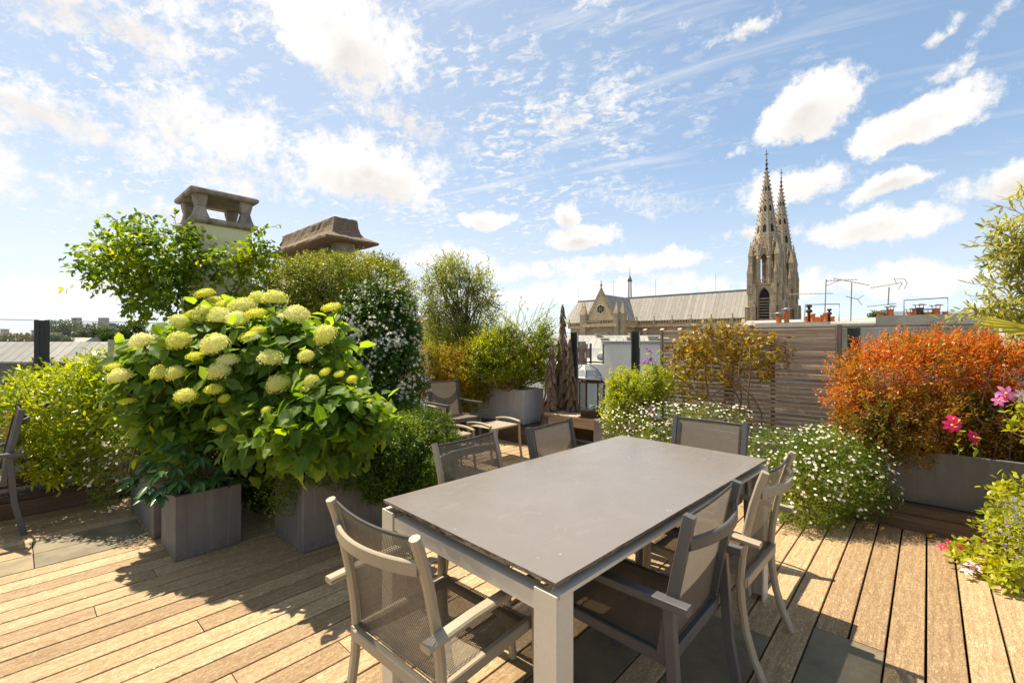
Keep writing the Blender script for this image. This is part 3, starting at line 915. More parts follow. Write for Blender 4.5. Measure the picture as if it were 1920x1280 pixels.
b.add(ring_b, [tuple(range(N_))[::-1]], mi=1)
b.build('tabletop', [MAT['ceramic'], MAT['ceramic_edge']], tb)
FZ = 0.728
for sx in (-1, 1):
    for sy in (-1, 1):
        b = MB()
        X, Y = sx * (TL + 0.002), sy * (TW + 0.004)
        def bx(x0, x1, y0, y1, z0, z1):
            b.box((min(x0, x1), min(y0, y1), z0), (max(x0, x1), max(y0, y1), z1))
        bx(X, X - sx * 0.010, Y, Y - sy * 0.082, 0.0, FZ)                       # end plate
        bx(X - sx * 0.0105, X - sx * 0.075, Y, Y - sy * 0.009, 0.0, FZ - 0.012)                # side flange, set inside
        bx(X - sx * 0.0105, X - sx * 0.062, Y - sy * 0.072, Y - sy * 0.0815, 0.0, FZ - 0.012)
        b.build('leg', MAT['alu'], tb)
for sy in (-1, 1):
    b = MB()
    Y = sy * (TW + 0.004)
    y0, y1 = sorted((Y, Y - sy * 0.034))
    b.box((-TL + 0.0135, y0, FZ - 0.0115), (TL - 0.0135, y1, FZ + 0.0005))
    y0, y1 = sorted((Y - sy * 0.086, Y - sy * 0.10))
    b.box((-TL + 0.08, y0, FZ - 0.075), (TL - 0.08, y1, FZ - 0.02))
    b.build('long_rail', MAT['alu'], tb)
for sx in (-1, 1):
    b = MB()
    x0, x1 = sorted((sx * (TL - 0.004), sx * (TL - 0.05)))
    b.box((x0, -TW + 0.082, FZ - 0.066), (x1, TW - 0.082, FZ - 0.016))
    b.build('end_rail', MAT['alu'], tb)
b = MB()
for x, y in ((-0.6, -0.25), (0.6, -0.25), (-0.6, 0.25), (0.6, 0.25), (0, 0.25), (0, -0.25)):
    b.lathe((x, y, FZ - 0.03), [(0.03, 0), (0.03, TZ - 0.0125 - FZ + 0.03)], 10)
sp_ = b.build('spacer', MAT['char'], tb)
sp_['kind'] = 'stuff'
b = MB()
b.box((-0.79, -0.40, FZ - 0.06), (0.79, 0.40, FZ - 0.032))
b.build('under_panel', MAT['char'], tb)


# ------------------------------------------------------------------ chairs (local: faces +y, z up)
def interp(path, z):
    for (y0, z0), (y1, z1) in zip(path[:-1], path[1:]):
        if min(z0, z1) <= z <= max(z0, z1) and z0 != z1:
            return y0 + (y1 - y0) * (z - z0) / (z1 - z0)
    return path[0][0]


def chair(label, style, loc, rotz, group, hgt=0.88):
    t = thing('chair', label, 'chair', (loc[0], loc[1], 0), rotz, group)
    kh = style == 'k'
    fm, sm = (MAT['khaki'], MAT['sling_k']) if kh else (MAT['char'], MAT['sling_c'])
    hw = 0.236
    top = hgt
    if kh:
        post = [(-0.275, 0.0), (-0.235, 0.09), (-0.205, 0.19), (-0.188, 0.30), (-0.182, 0.40), (-0.190, 0.50), (-0.207, 0.61), (-0.233, 0.73), (-0.262, 0.83), (-0.280, top)]
        pw, ph, ch = 0.034, 0.030, 0.009
    else:
        post = [(-0.185, 0.40), (-0.200, 0.50), (-0.222, 0.62), (-0.248, 0.75), (-0.275, top)]
        pw, ph, ch = 0.032, 0.034, 0.0025
    def sling_y(z):
        return interp(post, z)
    for s in (-1, 1):
        if kh:
            b = MB()
            b.sweep([(s * hw, y, z) for y, z in post], pw, ph, ch, up=(0, 1, 0))
            b.build('rear_post', fm, t)
            b = MB()
            b.sweep([(s * (hw + 0.022), 0.275, 0.0), (s * (hw + 0.022), 0.245, 0.20), (s * (hw + 0.022), 0.232, 0.42), (s * (hw + 0.022), 0.228, 0.583)], 0.030, 0.036, 0.008, up=(0, 1, 0))
            b.build('front_leg', fm, t)
            b = MB()
            b.sweep([(s * (hw + 0.034), -0.272, 0.586), (s * (hw + 0.034), -0.10, 0.598), (s * (hw + 0.034), 0.12, 0.601), (s * (hw + 0.034), 0.27, 0.592)], 0.044, 0.022, 0.006)
            b.build('armrest', fm, t)
        else:
            b = MB()
            b.sweep([(s * hw, y, z) for y, z in post], pw, ph, ch, up=(0, 1, 0))
            b.build('back_post', fm, t)
            for y0, y1, nm in ((-0.285, -0.215, 'rear_leg'), (0.262, 0.232, 'front_leg')):
                b = MB()
                b.sweep([(s * (hw + 0.018), y0, 0.0), (s * (hw + 0.018), (y0 + y1 * 2) / 3, 0.25), (s * (hw + 0.018), y1, 0.585)], 0.030, 0.036, 0.0025, up=(0, 1, 0))
                b.build(nm, fm, t)
            b = MB()
            b.sweep([(s * (hw + 0.030), -0.285, 0.600), (s * (hw + 0.030), 0.27, 0.603)], 0.042, 0.028, 0.0025)
            b.build('armrest', fm, t)
        b = MB()
        b.sweep([(s * (hw - 0.012), -0.205, 0.392), (s * (hw - 0.012), 0.235, 0.408)], 0.026, 0.040, 0.004)
        b.build('seat_rail', fm, t)
    b = MB()
    b.sweep([(-hw + 0.026, 0.228, 0.392), (hw - 0.026, 0.228, 0.392)], 0.026, 0.030, 0.004)
    b.build('front_rail', fm, t)
    b = MB()
    b.sweep([(-hw + 0.018, -0.196, 0.388), (hw - 0.018, -0.196, 0.388)], 0.026, 0.040, 0.004)
    b.build('rear_rail', fm, t)
    # bowed rail behind the back
    zr = top - 0.095
    yr = interp(post, zr)
    b = MB()
    b.sweep([(x * (hw - 0.01), yr - 0.012 - (0.052 if kh else 0.048) * (1 - x * x), zr) for x in [i / 6 for i in range(-6, 7)]], 0.016, 0.042, 0.004)
    b.build('back_rail', fm, t)
    sw = hw - 0.017
    def back(u, v):
        z = 0.415 + (top - 0.012 - 0.415) * v
        x = -sw + 2 * sw * u
        y = interp(post, z) + 0.010 - (0.016 * (1 - (x / sw) ** 2) * (0.35 + 0.65 * v) if kh else 0.006 * (1 - (x / sw) ** 2))
        return (x, y, z - (0.012 * (1 - (x / sw) ** 2) * v if kh else 0))
    b = MB()
    b.grid(back, 10, 14, lambda u, v: (2 * sw * u, 0.47 * v))
    bk = b.build('backrest', sm, t)
    b = MB()
    pts = [Vector(back(i / 10, 1.0)) + Vector((0, 0, 0.001)) for i in range(11)]
    b.sweep(pts, 0.008, 0.012, 0.003)
    b.build('hem', MAT['hem'], bk)
    b = MB()
    b.grid(lambda u, v: (-sw + 2 * sw * u, -0.19 + 0.425 * v, 0.416 + 0.008 * v - 0.022 * (1 - (2 * u - 1) ** 2) * math.sin(PI * min(1, v * 1.02))), 10, 10, lambda u, v: (2 * sw * u, 0.425 * v))
    b.build('seat', sm, t)
    if not kh:
        b = MB()
        for s in (-1, 1):
            b.sweep([(s * (sw - 0.012), interp(post, z) + 0.016, z) for z in (0.43, 0.6, top - 0.02)], 0.010, 0.004, 0.001, up=(0, 1, 0))
        st_ = b.build('hem_strip', MAT['hem'], bk)
        st_['kind'] = 'stuff'
    return t


def put_chair(label, style, cx, cy, fx, fy, group, hgt=0.88):
    """(cx, cy): middle of the top of the back; (fx, fy): facing direction"""
    l = math.hypot(fx, fy)
    fx, fy = fx / l, fy / l
    return chair(label, style, (cx + fx * 0.275, cy + fy * 0.275), math.atan2(-fx, fy), group, hgt)


DG = 'chairs round the dining table'
put_chair('khaki chair with curved posts at the near short end of the table, seen from behind', 'k', 0.742, 1.277, 1, 0.02, DG)
put_chair('khaki chair with a dark mesh back on the hydrangea side of the table', 'k', 1.738, 1.942, 0.06, -1, DG)
put_chair('charcoal chair on the hydrangea side of the table, beside the khaki one', 'c', 2.41, 1.862, 0.05, -1, DG)
put_chair('charcoal chair at the far short end of the table, before the daisies', 'c', 3.27, 1.126, -1, 0.02, DG)
put_chair('charcoal chair pushed in at the near right of the table, its back to the camera', 'c', 1.651, 0.545, 0.0, 1, DG)
put_chair('khaki chair with bent legs at the far right side of the table', 'k', 2.331, 0.497, 0.02, 1, DG)
put_chair('charcoal armchair cut by the left edge of the photo, under the left rail', 'c', 0.03, 5.16, -1, -0.03, 'lounge chairs along the edge', 0.92)
put_chair('charcoal armchair in front of the golden hedge, facing the stools', 'c', 4.0, 4.96, -0.10, -1, 'lounge chairs along the edge')
put_chair('khaki armchair almost hidden behind the clipped green mound', 'k', 3.30, 5.08, 0.0, -1, 'lounge chairs along the edge')


def stool(label, x0, x1, y0, y1, h=0.45):
    t = thing('footstool', label, 'stool', ((x0 + x1) / 2, (y0 + y1) / 2, 0), 0, 'khaki sling footstools')
    a, c = (x1 - x0) / 2, (y1 - y0) / 2
    for sx in (-1, 1):
        b = MB()
        b.sweep([(sx * a, c * (-1 + i / 4), h - 0.014 + 0.022 * (1 - (i / 4 - 1) ** 2)) for i in range(9)], 0.036, 0.026, 0.007)
        b.build('side_rail', MAT['khaki'], t)
        for sy in (-1, 1):
            b = MB()
            b.sweep([(sx * a, sy * (c + 0.03), 0), (sx * a, sy * (c + 0.008), 0.12), (sx * a, sy * (c - 0.008), 0.26), (sx * a, sy * (c - 0.012), h - 0.03)], 0.026, 0.030, 0.007, up=(0, 1, 0))
            b.build('leg', MAT['khaki'], t)
    for sy in (-1, 1):
        b = MB()
        b.tube([(-a, sy * (c - 0.03), h - 0.055), (a, sy * (c - 0.03), h - 0.055)], 0.012, 8)
        b.build('cross_bar', MAT['khaki'], t)
    b = MB()
    b.grid(lambda u, v: ((a - 0.012) * (2 * u - 1), (c - 0.02) * (2 * v - 1), h - 0.042 - 0.014 * (1 - (2 * u - 1) ** 2)), 8, 8, lambda u, v: (2 * a * u, 2 * c * v))
    b.build('sling_seat', MAT['sling_s'], t)
    return t


stool('khaki footstool with pale mesh top, its far leg in full view', 3.70, 4.20, 3.71, 4.11)
stool('khaki footstool tucked against the green mound, only its end showing', 2.98, 3.47, 3.75, 4.17, 0.44)

# ------------------------------------------------------------------ rails with glass
RS, RZ = 5.75, 1.553


def rail(label, p0, p1, posts, z, group='glass terrace railings', dz=0.0):
    p0, p1 = Vector((*p0, 0)), Vector((*p1, 0))
    d = (p1 - p0)
    L = d.length
    d.normalize()
    t = thing('glass_railing', label, 'railing', p0, math.atan2(d.y, d.x), group)
    for q in posts:
        b = MB()
        b.box((q - 0.052, -0.028, -0.25), (q - 0.020, 0.028, z + 0.004))
        b.box((q + 0.020, -0.028, -0.25), (q + 0.052, 0.028, z + 0.004))
        b.box((q - 0.0195, -0.018, -0.25), (q + 0.0195, 0.018, z))
        b.build('post', MAT['post'], t)
    xs = [0.0] + list(posts) + [L]
    for a, c in zip(xs[:-1], xs[1:]):
        a2 = a + (0.056 if a in posts else 0)
        c2 = c - (0.056 if c in posts else 0)
        if c2 - a2 < 0.1:
            continue
        b = MB()
        b.box((a2, -0.006, 0.02), (c2, 0.006, z - 0.004))
        b.build('glass_pane', MAT['glass'], t)
        b = MB()
        b.box((a2, -0.007, z - 0.0035), (c2, 0.007, z + 0.003))
        b.build('top_edge', MAT['steel'], t)
    return t


rail('glass railing at far left with one dark post above the yellow-green shrub', (-3.2, 6.2), (1.18, 6.2), (1.0, 2.2, 3.376), 1.62)
rail('glass railing behind the bench, the driftwood and the slatted screen', (RS, 5.6), (RS, -3.4), (5.6 - 3.97, 5.6 - 2.96, 5.6 - 1.75, 5.6 - 0.555, 5.6 + 0.75, 5.6 + 2.0), RZ)

# ------------------------------------------------------------------ slatted screen
SX = 5.55
scn = thing('slatted_screen', 'weathered grey horizontal slat screen with a bronze creeper on it', 'screen', (SX, 1.57, 0))
nsl = 24
zb, zt = 0.42, 1.560
for i in range(nsl):
    z = zb + (zt - zb) * (i + 0.5) / nsl
    b = MB()
    h = (zt - zb) / nsl - 0.0135 + random.uniform(-0.003, 0.002)
    b.sweep([(0, -0.885, 0), (0, -0.3, random.uniform(-0.002, 0.002)), (0, 0.3, random.uniform(-0.002, 0.002)), (0, 0.905, 0)], 0.030, h, 0.002)
    o = b.build('slat', MAT['slat'], scn, loc=(random.uniform(-0.003, 0.003), 0, z))
    o.rotation_euler = (0, random.uniform(-0.05, 0.05), 0)
for y, w in ((-0.915, 0.045), (0.925, 0.03), (-0.32, 0.04)):
    b = MB()
    front = abs(y) > 0.8
    b.sweep([(0, 0, 0), (0, 0, zt + (0.025 if y < -0.8 else 0.005))], 0.04 if front else 0.03, w, 0.003, up=(0, 1, 0))
    b.build('post', MAT['slat_z'], scn, loc=(0.0 if front else 0.034, y, 0))

# ------------------------------------------------------------------ bench, lantern, driftwood
bt = thing('timber_bench', 'rustic sun bleached timber bench under the glass lantern', 'bench', (5.28, 3.49, 0))
for i in range(3):
    b = MB()
    b.sweep([(0, -0.52, 0), (0, -0.17, 0.003), (0, 0.2, -0.002), (0, 0.52, 0)], 0.143, 0.05, 0.006)
    b.build('plank', MAT['bench'], bt, loc=(-0.148 + 0.148 * i, 0, 0.395 + random.uniform(-0.003, 0.003)))
b = MB()
b.sweep([(0, -0.46, 0), (0, 0.46, 0)], 0.04, 0.10, 0.004)
b.build('front_apron', MAT['bench'], bt, loc=(-0.19, 0, 0.318))
for y in (-0.475, 0.475):
    b = MB()
    b.sweep([(-0.2, y, 0.17), (0.2, y, 0.17)], 0.07, 0.34, 0.004)
    b.build('side_board', MAT['kerb'], bt, loc=(0, 0, 0.014))
b = MB()
b.box((0.17, -0.43, 0.02), (0.2, 0.43, 0.34))
b.build('back_board', MAT['kerb_y'], bt)

lx = at(1110, 762, 6.05)
ln = thing('lantern', 'square glass candle lantern with rusty iron frame on the bench', 'lantern', (lx.x, lx.y, 0.421), R(12))
b = MB()
b.box((-0.14, -0.14, 0.0), (0.14, 0.14, 0.012))
b.box((-0.115, -0.115, 0.0125), (0.115, 0.115, 0.075))
b.box((-0.135, -0.135, 0.0755), (0.135, 0.135, 0.095))
b.build('base', MAT['iron'], ln)
for sx in (-1, 1):
    for sy in (-1, 1):
        b = MB()
        b.box((sx * 0.125 - 0.008, sy * 0.125 - 0.008, 0.0955), (sx * 0.125 + 0.008, sy * 0.125 + 0.008, 0.455))
        b.build('upright', MAT['iron'], ln)
for ax in (0, 1):
    for s in (-1, 1):
        b = MB()
        if ax == 0:
            b.box((-0.112, s * 0.125 - 0.002, 0.0965), (0.112, s * 0.125 + 0.002, 0.454))
        else:
            b.box((s * 0.125 - 0.002, -0.112, 0.0965), (s * 0.125 + 0.002, 0.112, 0.454))
        b.build('pane', MAT['lampglass'], ln)
b = MB()
b.box((-0.138, -0.138, 0.4555), (0.138, 0.138, 0.470))
b.build('top_frame', MAT['iron'], ln)
b = MB()
b.box((-0.13, -0.13, 0.492), (0.13, 0.13, 0.502))
for sx in (-1, 1):
    for sy in (-1, 1):
        b.box((sx * 0.1 - 0.008, sy * 0.1 - 0.008, 0.4702), (sx * 0.1 + 0.008, sy * 0.1 + 0.008, 0.4918))
b.build('lid', MAT['iron'], ln)
b = MB()
b.lathe((0, 0, 0.0955), [(0.035, 0), (0.036, 0.05), (0.033, 0.055), (0.004, 0.052), (0.003, 0.065)], 14)
b.build('candle', MAT['white'], ln)


def driftwood(label, base, h, r, nb, lean=(0, 0)):
    t = thing('driftwood_tree', label, 'driftwood tree', base, 0, 'driftwood trees by the lantern')
    b = MB()
    b.tube([(lean[0] * f, lean[1] * f, h * f) for f in (0, 0.25, 0.5, 0.75, 0.95, 1.0)], [r * 0.5, r * 0.42, r * 0.33, r * 0.2, r * 0.07, 0.006], 9, False)
    b.build('core', MAT['bark'], t)
    for i in range(nb):
        f = (i + 0.5) / nb
        z = h * (f ** 0.9) * 0.97
        a = i * 2.399 + random.uniform(-0.3, 0.3)
        rr = r * (1.0 - 0.93 * f) * random.uniform(0.82, 1.08) + 0.012
        L = random.uniform(0.13, 0.26) * (1.15 - 0.5 * f)
        w = rr * random.uniform(0.5, 0.95) + 0.012
        b = MB()
        th = 0.016
        ang = random.uniform(0.16, 0.42)
        def ring(zz, ww, out):
            return [(out - th, -ww / 2, zz), (out, -ww / 2 * 0.8, zz), (out + 0.006, 0, zz + 0.004), (out, ww / 2 * 0.8, zz), (out - th, ww / 2, zz)]
        b.loops([ring(L * 0.55, w * 0.35, -L * 0.5 * ang), ring(L * 0.1, w * 0.9, 0.0), ring(-L * 0.32, w, L * 0.34 * ang), ring(-L * 0.5, w * 0.55, L * 0.5 * ang)])
        o = b.build('bark_piece', MAT['bark'], t)
        o.location = (lean[0] * z / h + math.cos(a) * rr * 0.86, lean[1] * z / h + math.sin(a) * rr * 0.86, max(z, L * 0.5))
        o.rotation_euler = (0, 0, a)
    return t


p = at(1053, 640, 6.75)
driftwood('tallest of three driftwood trees, pointed like a fir, behind the bench', (p.x, p.y, 0.19), 1.78, 0.16, 70, (0.03, 0.0))
p = at(1030, 640, 6.55)
driftwood('left driftwood tree, blunt and shorter, touching the pale planter', (p.x, p.y, 0.0), 1.36, 0.16, 56, (0.04, -0.02))
p = at(1074, 640, 6.50)
driftwood('right driftwood tree, slender and shorter, next to the lantern', (p.x, p.y, 0.19), 1.26, 0.11, 46, (-0.04, 0.03))
# ------------------------------------------------------------------ chimneys on the terrace edge
cx0, cy0 = 1.26, 5.62        # near corner of the cream chimney
ch = thing('chimney', 'cream rendered chimney with a four-legged concrete cowl, overgrown by a vine', 'chimney', (cx0 + 0.28, cy0 + 0.30, 0))
b = MB()
b.box((-0.27, -0.29, -0.2), (0.27, 0.29, 2.66))
b.build('shaft', MAT['yellow'], ch)
def slab(b, x, y, z0, z1, e=0.02):
    b.loops([[(-x + e, -y + e, z0), (x - e, -y + e, z0), (x - e, y - e, z0), (-x + e, y - e, z0)],
             [(-x, -y, z0 + e), (x, -y, z0 + e), (x, y, z0 + e), (-x, y, z0 + e)],
             [(-x, -y, z1 - e * 0.6), (x, -y, z1 - e * 0.6), (x, y, z1 - e * 0.6), (-x, y, z1 - e * 0.6)],
             [(-x + e, -y + e, z1), (x - e, -y + e, z1), (x - e, y - e, z1), (-x + e, y - e, z1)]])
b = MB()
slab(b, 0.315, 0.335, 2.662, 2.725)
b.build('collar', MAT['cowl'], ch)
for sx in (-1, 1):
    for sy in (-1, 1):
        b = MB()
        def sq(z, w, o=0.0):
            c_ = w * 0.22
            X, Y = sx * 0.215, sy * 0.235
            return [(X - w + c_, Y - w, z), (X + w - c_, Y - w, z), (X + w, Y - w + c_, z), (X + w, Y + w - c_, z), (X + w - c_, Y + w, z), (X - w + c_, Y + w, z), (X - w, Y + w - c_, z), (X - w, Y - w + c_, z)]
        b.loops([sq(2.7255, 0.078), sq(2.79, 0.056), sq(2.845, 0.044), sq(2.8475, 0.040), sq(2.85, 0.045), sq(2.92, 0.060), sq(2.966, 0.064)])
        b.build('cowl_leg', MAT['cowl'], ch)
b = MB()
slab(b, 0.325, 0.345, 2.9665, 3.022, 0.016)
b.loops([[(-0.315, -0.335, 3.0225), (0.315, -0.335, 3.0225), (0.315, 0.335, 3.0225), (-0.315, 0.335, 3.0225)], [(-0.05, -0.05, 3.052), (0.05, -0.05, 3.052), (0.05, 0.05, 3.052), (-0.05, 0.05, 3.052)]])
b.build('cowl_cap', MAT['cowl'], ch)

sx0, sy0 = 2.66, 5.60        # near corner of the long stack
st = thing('chimney_stack', 'long low chimney stack with a flared pebbly concrete hood rising behind the jasmine', 'chimney', (sx0 + 0.36, sy0 + 1.05, 0))
b = MB()
b.box((-0.28, -0.98, -0.2), (0.28, 0.98, 2.50))
b.build('stack_wall', MAT['yellow'], st)
for i in range(5):
    b = MB()
    b.lathe((0, -0.78 + 0.39 * i, 2.5005), [(0.16, 0), (0.155, 0.1), (0.15, 0.27)], 12)
    b.build('flue_pot', MAT['cowl'], st)
def hood_ring(hx, hy, z, nx=8, ny=20, j=0.0):
    pts = []
    for i in range(nx):
        pts.append((-hx + 2 * hx * i / nx, -hy, z))
    for i in range(ny):
        pts.append((hx, -hy + 2 * hy * i / ny, z))
    for i in range(nx):
        pts.append((hx - 2 * hx * i / nx, hy, z))
    for i in range(ny):
        pts.append((-hx, hy - 2 * hy * i / ny, z))
    return [(x + random.uniform(-j, j), y + random.uniform(-j, j), zz + random.uniform(-j, j)) for x, y, zz in pts]
b = MB()
prof = [(0.345, 1.03, 2.735), (0.375, 1.06, 2.745), (0.375, 1.06, 2.775), (0.30, 0.99, 2.812), (0.235, 0.92, 2.85), (0.195, 0.885, 2.90), (0.178, 0.868, 2.97), (0.172, 0.862, 3.05), (0.165, 0.855, 3.075)]
b.loops([hood_ring(x, y, z, j=0.0055) for x, y, z in prof])
b.build('hood', MAT['hood'], st)

# ------------------------------------------------------------------ far surroundings, built round local frames
def frame(name, label, cat, xc, yc, z=0.0, rot=None, group=None):
    p = C2W(xc, yc, z)
    return thing(name, label, cat, p, (HEAD - R(90)) if rot is None else rot, group)


# --- church: local +x runs from the towers along the nave, local +y points to the camera side
O = C2W(65.7, 114)
nv = RGT * -0.75 + FWD * 0.66
chu = thing('church', 'large stone gothic church with twin openwork spires and a long grey roof', 'church', (O.x, O.y, 0), math.atan2(nv.y, nv.x))
ST, SP, SPL = MAT['stone'], MAT['spire'], MAT['stone_pale']


def arch_pts(w, z0, zs, n=6):
    """pointed arch outline (x, z): jambs w apart from z0, springing at zs"""
    r = w * 1.05
    left = [(-w / 2, z0), (-w / 2, zs)]
    c = -w / 2 + r
    a1 = math.acos((r - w / 2) / r)
    arc = [(c - r * math.cos(a1 * i / n), zs + r * math.sin(a1 * i / n)) for i in range(1, n + 1)]
    right = [(-x, z) for x, z in reversed(left + arc[:-1])]
    return left + arc + right


def ngon(r, z, n=8, rot=PI / 8):
    return [(r * math.cos(2 * PI * i / n + rot), r * math.sin(2 * PI * i / n + rot), z) for i in range(n)]


def pinnacle(b, x, y, z0, zm, z1, r):
    b.box((x - r, y - r, z0), (x + r, y + r, zm))
    b.loops([[(x - r * 1.25, y - r * 1.25, zm), (x + r * 1.25, y - r * 1.25, zm), (x + r * 1.25, y + r * 1.25, zm), (x - r * 1.25, y + r * 1.25, zm)],
             [(x - 0.05, y - 0.05, z1), (x + 0.05, y - 0.05, z1), (x + 0.05, y + 0.05, z1), (x - 0.05, y + 0.05, z1)]])
    b.lathe((x, y, z1), [(0.05, -0.1), (0.17, 0.05), (0.05, 0.2), (0.02, 0.45)], 6)


def make_tower(y):
    tw = MB()
    hb = 2.75
    # shaft in four corner piers and infill so the windows sit in real recesses
    for sx in (-1, 1):
        for sy in (-1, 1):
            tw.box((min(sx * 1.15, sx * hb), min(sy * 1.15, sy * hb), -20), (max(sx * 1.15, sx * hb), max(sy * 1.15, sy * hb), 14.6))
    tw.box((-2.2, -2.2, -20), (2.2, 2.2, 6.2))
    tw.box((-1.9, -1.9, 6.2), (1.9, 1.9, 14.6))
    for a in range(4):
        ca, sa = math.cos(a * PI / 2), math.sin(a * PI / 2)
        def rt(p):
            return (p[0] * ca - p[1] * sa, p[0] * sa + p[1] * ca, p[2])
        # spandrel above each window
        pts = arch_pts(2.3, 8.0, 12.0)
        outer = [(-1.15, 14.6), (1.15, 14.6)]
        arch = pts[1:-1]
        vs, fs = [], []
        for d in (2.45, 2.65):
            vs += [rt((x, -d, z)) for x, z in arch] + [rt((-1.15, -d, 14.6)), rt((1.15, -d, 14.6))]
        n = len(arch)
        m = n // 2
        for off in (0, n + 2):
            for i in range(m):
                fs.append((off + i, off + i + 1, off + n))
            for i in range(m, n - 1):
                fs.append((off + i, off + i + 1, off + n + 1))
            fs.append((off + m, off + n + 1, off + n))
        tw.add(vs, fs)
    # ledges
    for z, e in ((6.1, 0.25), (14.6, 0.35)):
        tw.box((-hb - e, -hb - e, z), (hb + e, hb + e, z + 0.35))
    t = tw.build('tower', ST, chu, loc=(0, y, 0))
    # buttresses: stepped, with little gabled heads
    bt_ = MB()
    for sx in (-1, 1):
        for sy in (-1, 1):
            for ax in (0, 1):
                for (d0, d1, zz) in ((2.75, 4.9, 5.6), (2.75, 4.1, 9.6), (2.75, 3.45, 13.8)):
                    w0, w1 = 1.45, 2.65
                    if ax == 0:
                        x0, x1, y0, y1 = sx * d0, sx * d1, sy * w0, sy * w1
                    else:
                        x0, x1, y0, y1 = sx * w0, sx * w1, sy * d0, sy * d1
                    bt_.box((min(x0, x1), min(y0, y1), -20), (max(x0, x1), max(y0, y1), zz))
                    # sloping weathering with a gablet
                    xm, ym = (x0 + x1) / 2, (y0 + y1) / 2
                    hx, hy = abs(x1 - x0) / 2, abs(y1 - y0) / 2
                    bt_.loops([[(xm - hx - 0.05, ym - hy - 0.05, zz), (xm + hx + 0.05, ym - hy - 0.05, zz), (xm + hx + 0.05, ym + hy + 0.05, zz), (xm - hx - 0.05, ym + hy + 0.05, zz)],
                               [(xm - hx * (0.05 if ax else 1), ym - hy * (1 if ax else 0.05), zz + 1.25), (xm + hx * (0.05 if ax else 1), ym - hy * (1 if ax else 0.05), zz + 1.25),
                                (xm + hx * (0.05 if ax else 1), ym + hy * (1 if ax else 0.05), zz + 1.25), (xm - hx * (0.05 if ax else 1), ym + hy * (1 if ax else 0.05), zz + 1.25)]])
    q = bt_.build('buttress', ST, t)
    q['kind'] = 'stuff'
    nb = MB()
    for sx in (-1, 1):
        for sy in (-1, 1):
            for ax in (0, 1):
                for dd, zz0, zz1 in ((4.91, 2.0, 5.2), (4.11, 7.0, 9.4)):
                    pts = arch_pts(0.62, zz0, zz1 - 0.8)
                    if ax == 0:
                        nb.prism([(sy * 2.05 + x, z) for x, z in pts], sx * dd - 0.05, sx * dd + 0.06, 'x')
                    else:
                        nb.prism([(sx * 2.05 + x, z) for x, z in pts], sy * dd - 0.05, sy * dd + 0.06, 'y')
    q = nb.build('niche', MAT['spire'], t)
    q['kind'] = 'stuff'
    # louvred windows
    for a in range(4):
        b = MB()
        pts = arch_pts(2.1, 6.9, 11.9)
        b.prism(pts, -2.0, -1.93, 'y')
        w = b.build('window', MAT['dark'], t, rotz=a * PI / 2)
        b = MB()
        for i in range(7):
            z = 7.3 + i * 0.66
            b.loops([[(-1.05, -2.02, z + 0.34), (1.05, -2.02, z + 0.34), (1.05, -2.06, z + 0.30), (-1.05, -2.06, z + 0.30)],
                     [(-1.05, -2.42, z + 0.05), (1.05, -2.42, z + 0.05), (1.05, -2.46, z), (-1.05, -2.46, z)]])
        q = b.build('louvre', MAT['spire'], t, rotz=a * PI / 2)
        q['kind'] = 'stuff'
    # balustrade round the gallery
    b = MB()
    for sx in (-1, 1):
        b.box((-2.95, sx * 2.9 - 0.1, 15.6), (2.95, sx * 2.9 + 0.1, 15.8))
        b.box((sx * 2.9 - 0.1, -2.79, 15.6), (sx * 2.9 + 0.1, 2.79, 15.8))
        for i in range(9):
            u_ = -2.6 + 0.65 * i
            b.box((u_ - 0.1, sx * 2.9 - 0.08, 14.95), (u_ + 0.1, sx * 2.9 + 0.08, 15.6))
            b.box((sx * 2.9 - 0.08, u_ - 0.1, 14.95), (sx * 2.9 + 0.08, u_ + 0.1, 15.6))
    q = b.build('balustrade', ST, t)
    q['kind'] = 'stuff'
    # open octagon: piers, arches with steep gables
    b = MB()
    ro = 2.95
    for i in range(8):
        a = 2 * PI * i / 8 + PI / 8
        x, y_ = ro * math.cos(a), ro * math.sin(a)
        b.lathe((x, y_, 14.95), [(0.56, 0), (0.52, 0.6), (0.46, 0.9), (0.46, 5.6), (0.6, 5.9), (0.46, 6.2), (0.42, 9.2)], 8, False)
    q = b.build('belfry_pier', SP, t)
    q['kind'] = 'stuff'
    apo = ro * math.cos(PI / 8)
    halfw = ro * math.sin(PI / 8)
    b = MB()
    gb = MB()
    for i in range(8):
        a = 2 * PI * (i + 0.5) / 8 + PI / 8
        ca, sa = math.cos(a), math.sin(a)
        def pl(x, z, d):
            return (ca * d - sa * x, sa * d + ca * x, z)
        arch = arch_pts(1.42, 15, 20.6)[1:-1]
        n = len(arch)
        m = n // 2
        vs, fs = [], []
        for d in (apo - 0.28, apo + 0.12):
            vs += [pl(x, z, d) for x, z in arch] + [pl(-halfw, 20.6, d), pl(-halfw, 23.2, d), pl(halfw, 23.2, d), pl(halfw, 20.6, d)]
        for off in (0, n + 4):
            fs.append((off, off + n, off + n + 1))
            for j in range(m):
                fs.append((off + j, off + j + 1, off + n + 1))
            fs.append((off + m, off + n + 2, off + n + 1))
            for j in range(m, n - 1):
                fs.append((off + j, off + j + 1, off + n + 2))
            fs.append((off + n - 1, off + n + 3, off + n + 2))
        for j in range(n - 1):
            fs.append((j, j + 1, j + 1 + n + 4, j + n + 4))
        b.add(vs, fs)
        # gable frame
        for s in (-1, 1):
            gb.sweep([pl(s * 0.95, 21.4, apo + 0.34), pl(0, 25.6, apo + 0.10)], 0.26, 0.30, 0.0, up=(ca, sa, 0))
        gb.lathe(pl(0, 25.4, apo + 0.1), [(0.1, 0), (0.22, 0.35), (0.08, 0.6), (0.04, 1.2)], 6)
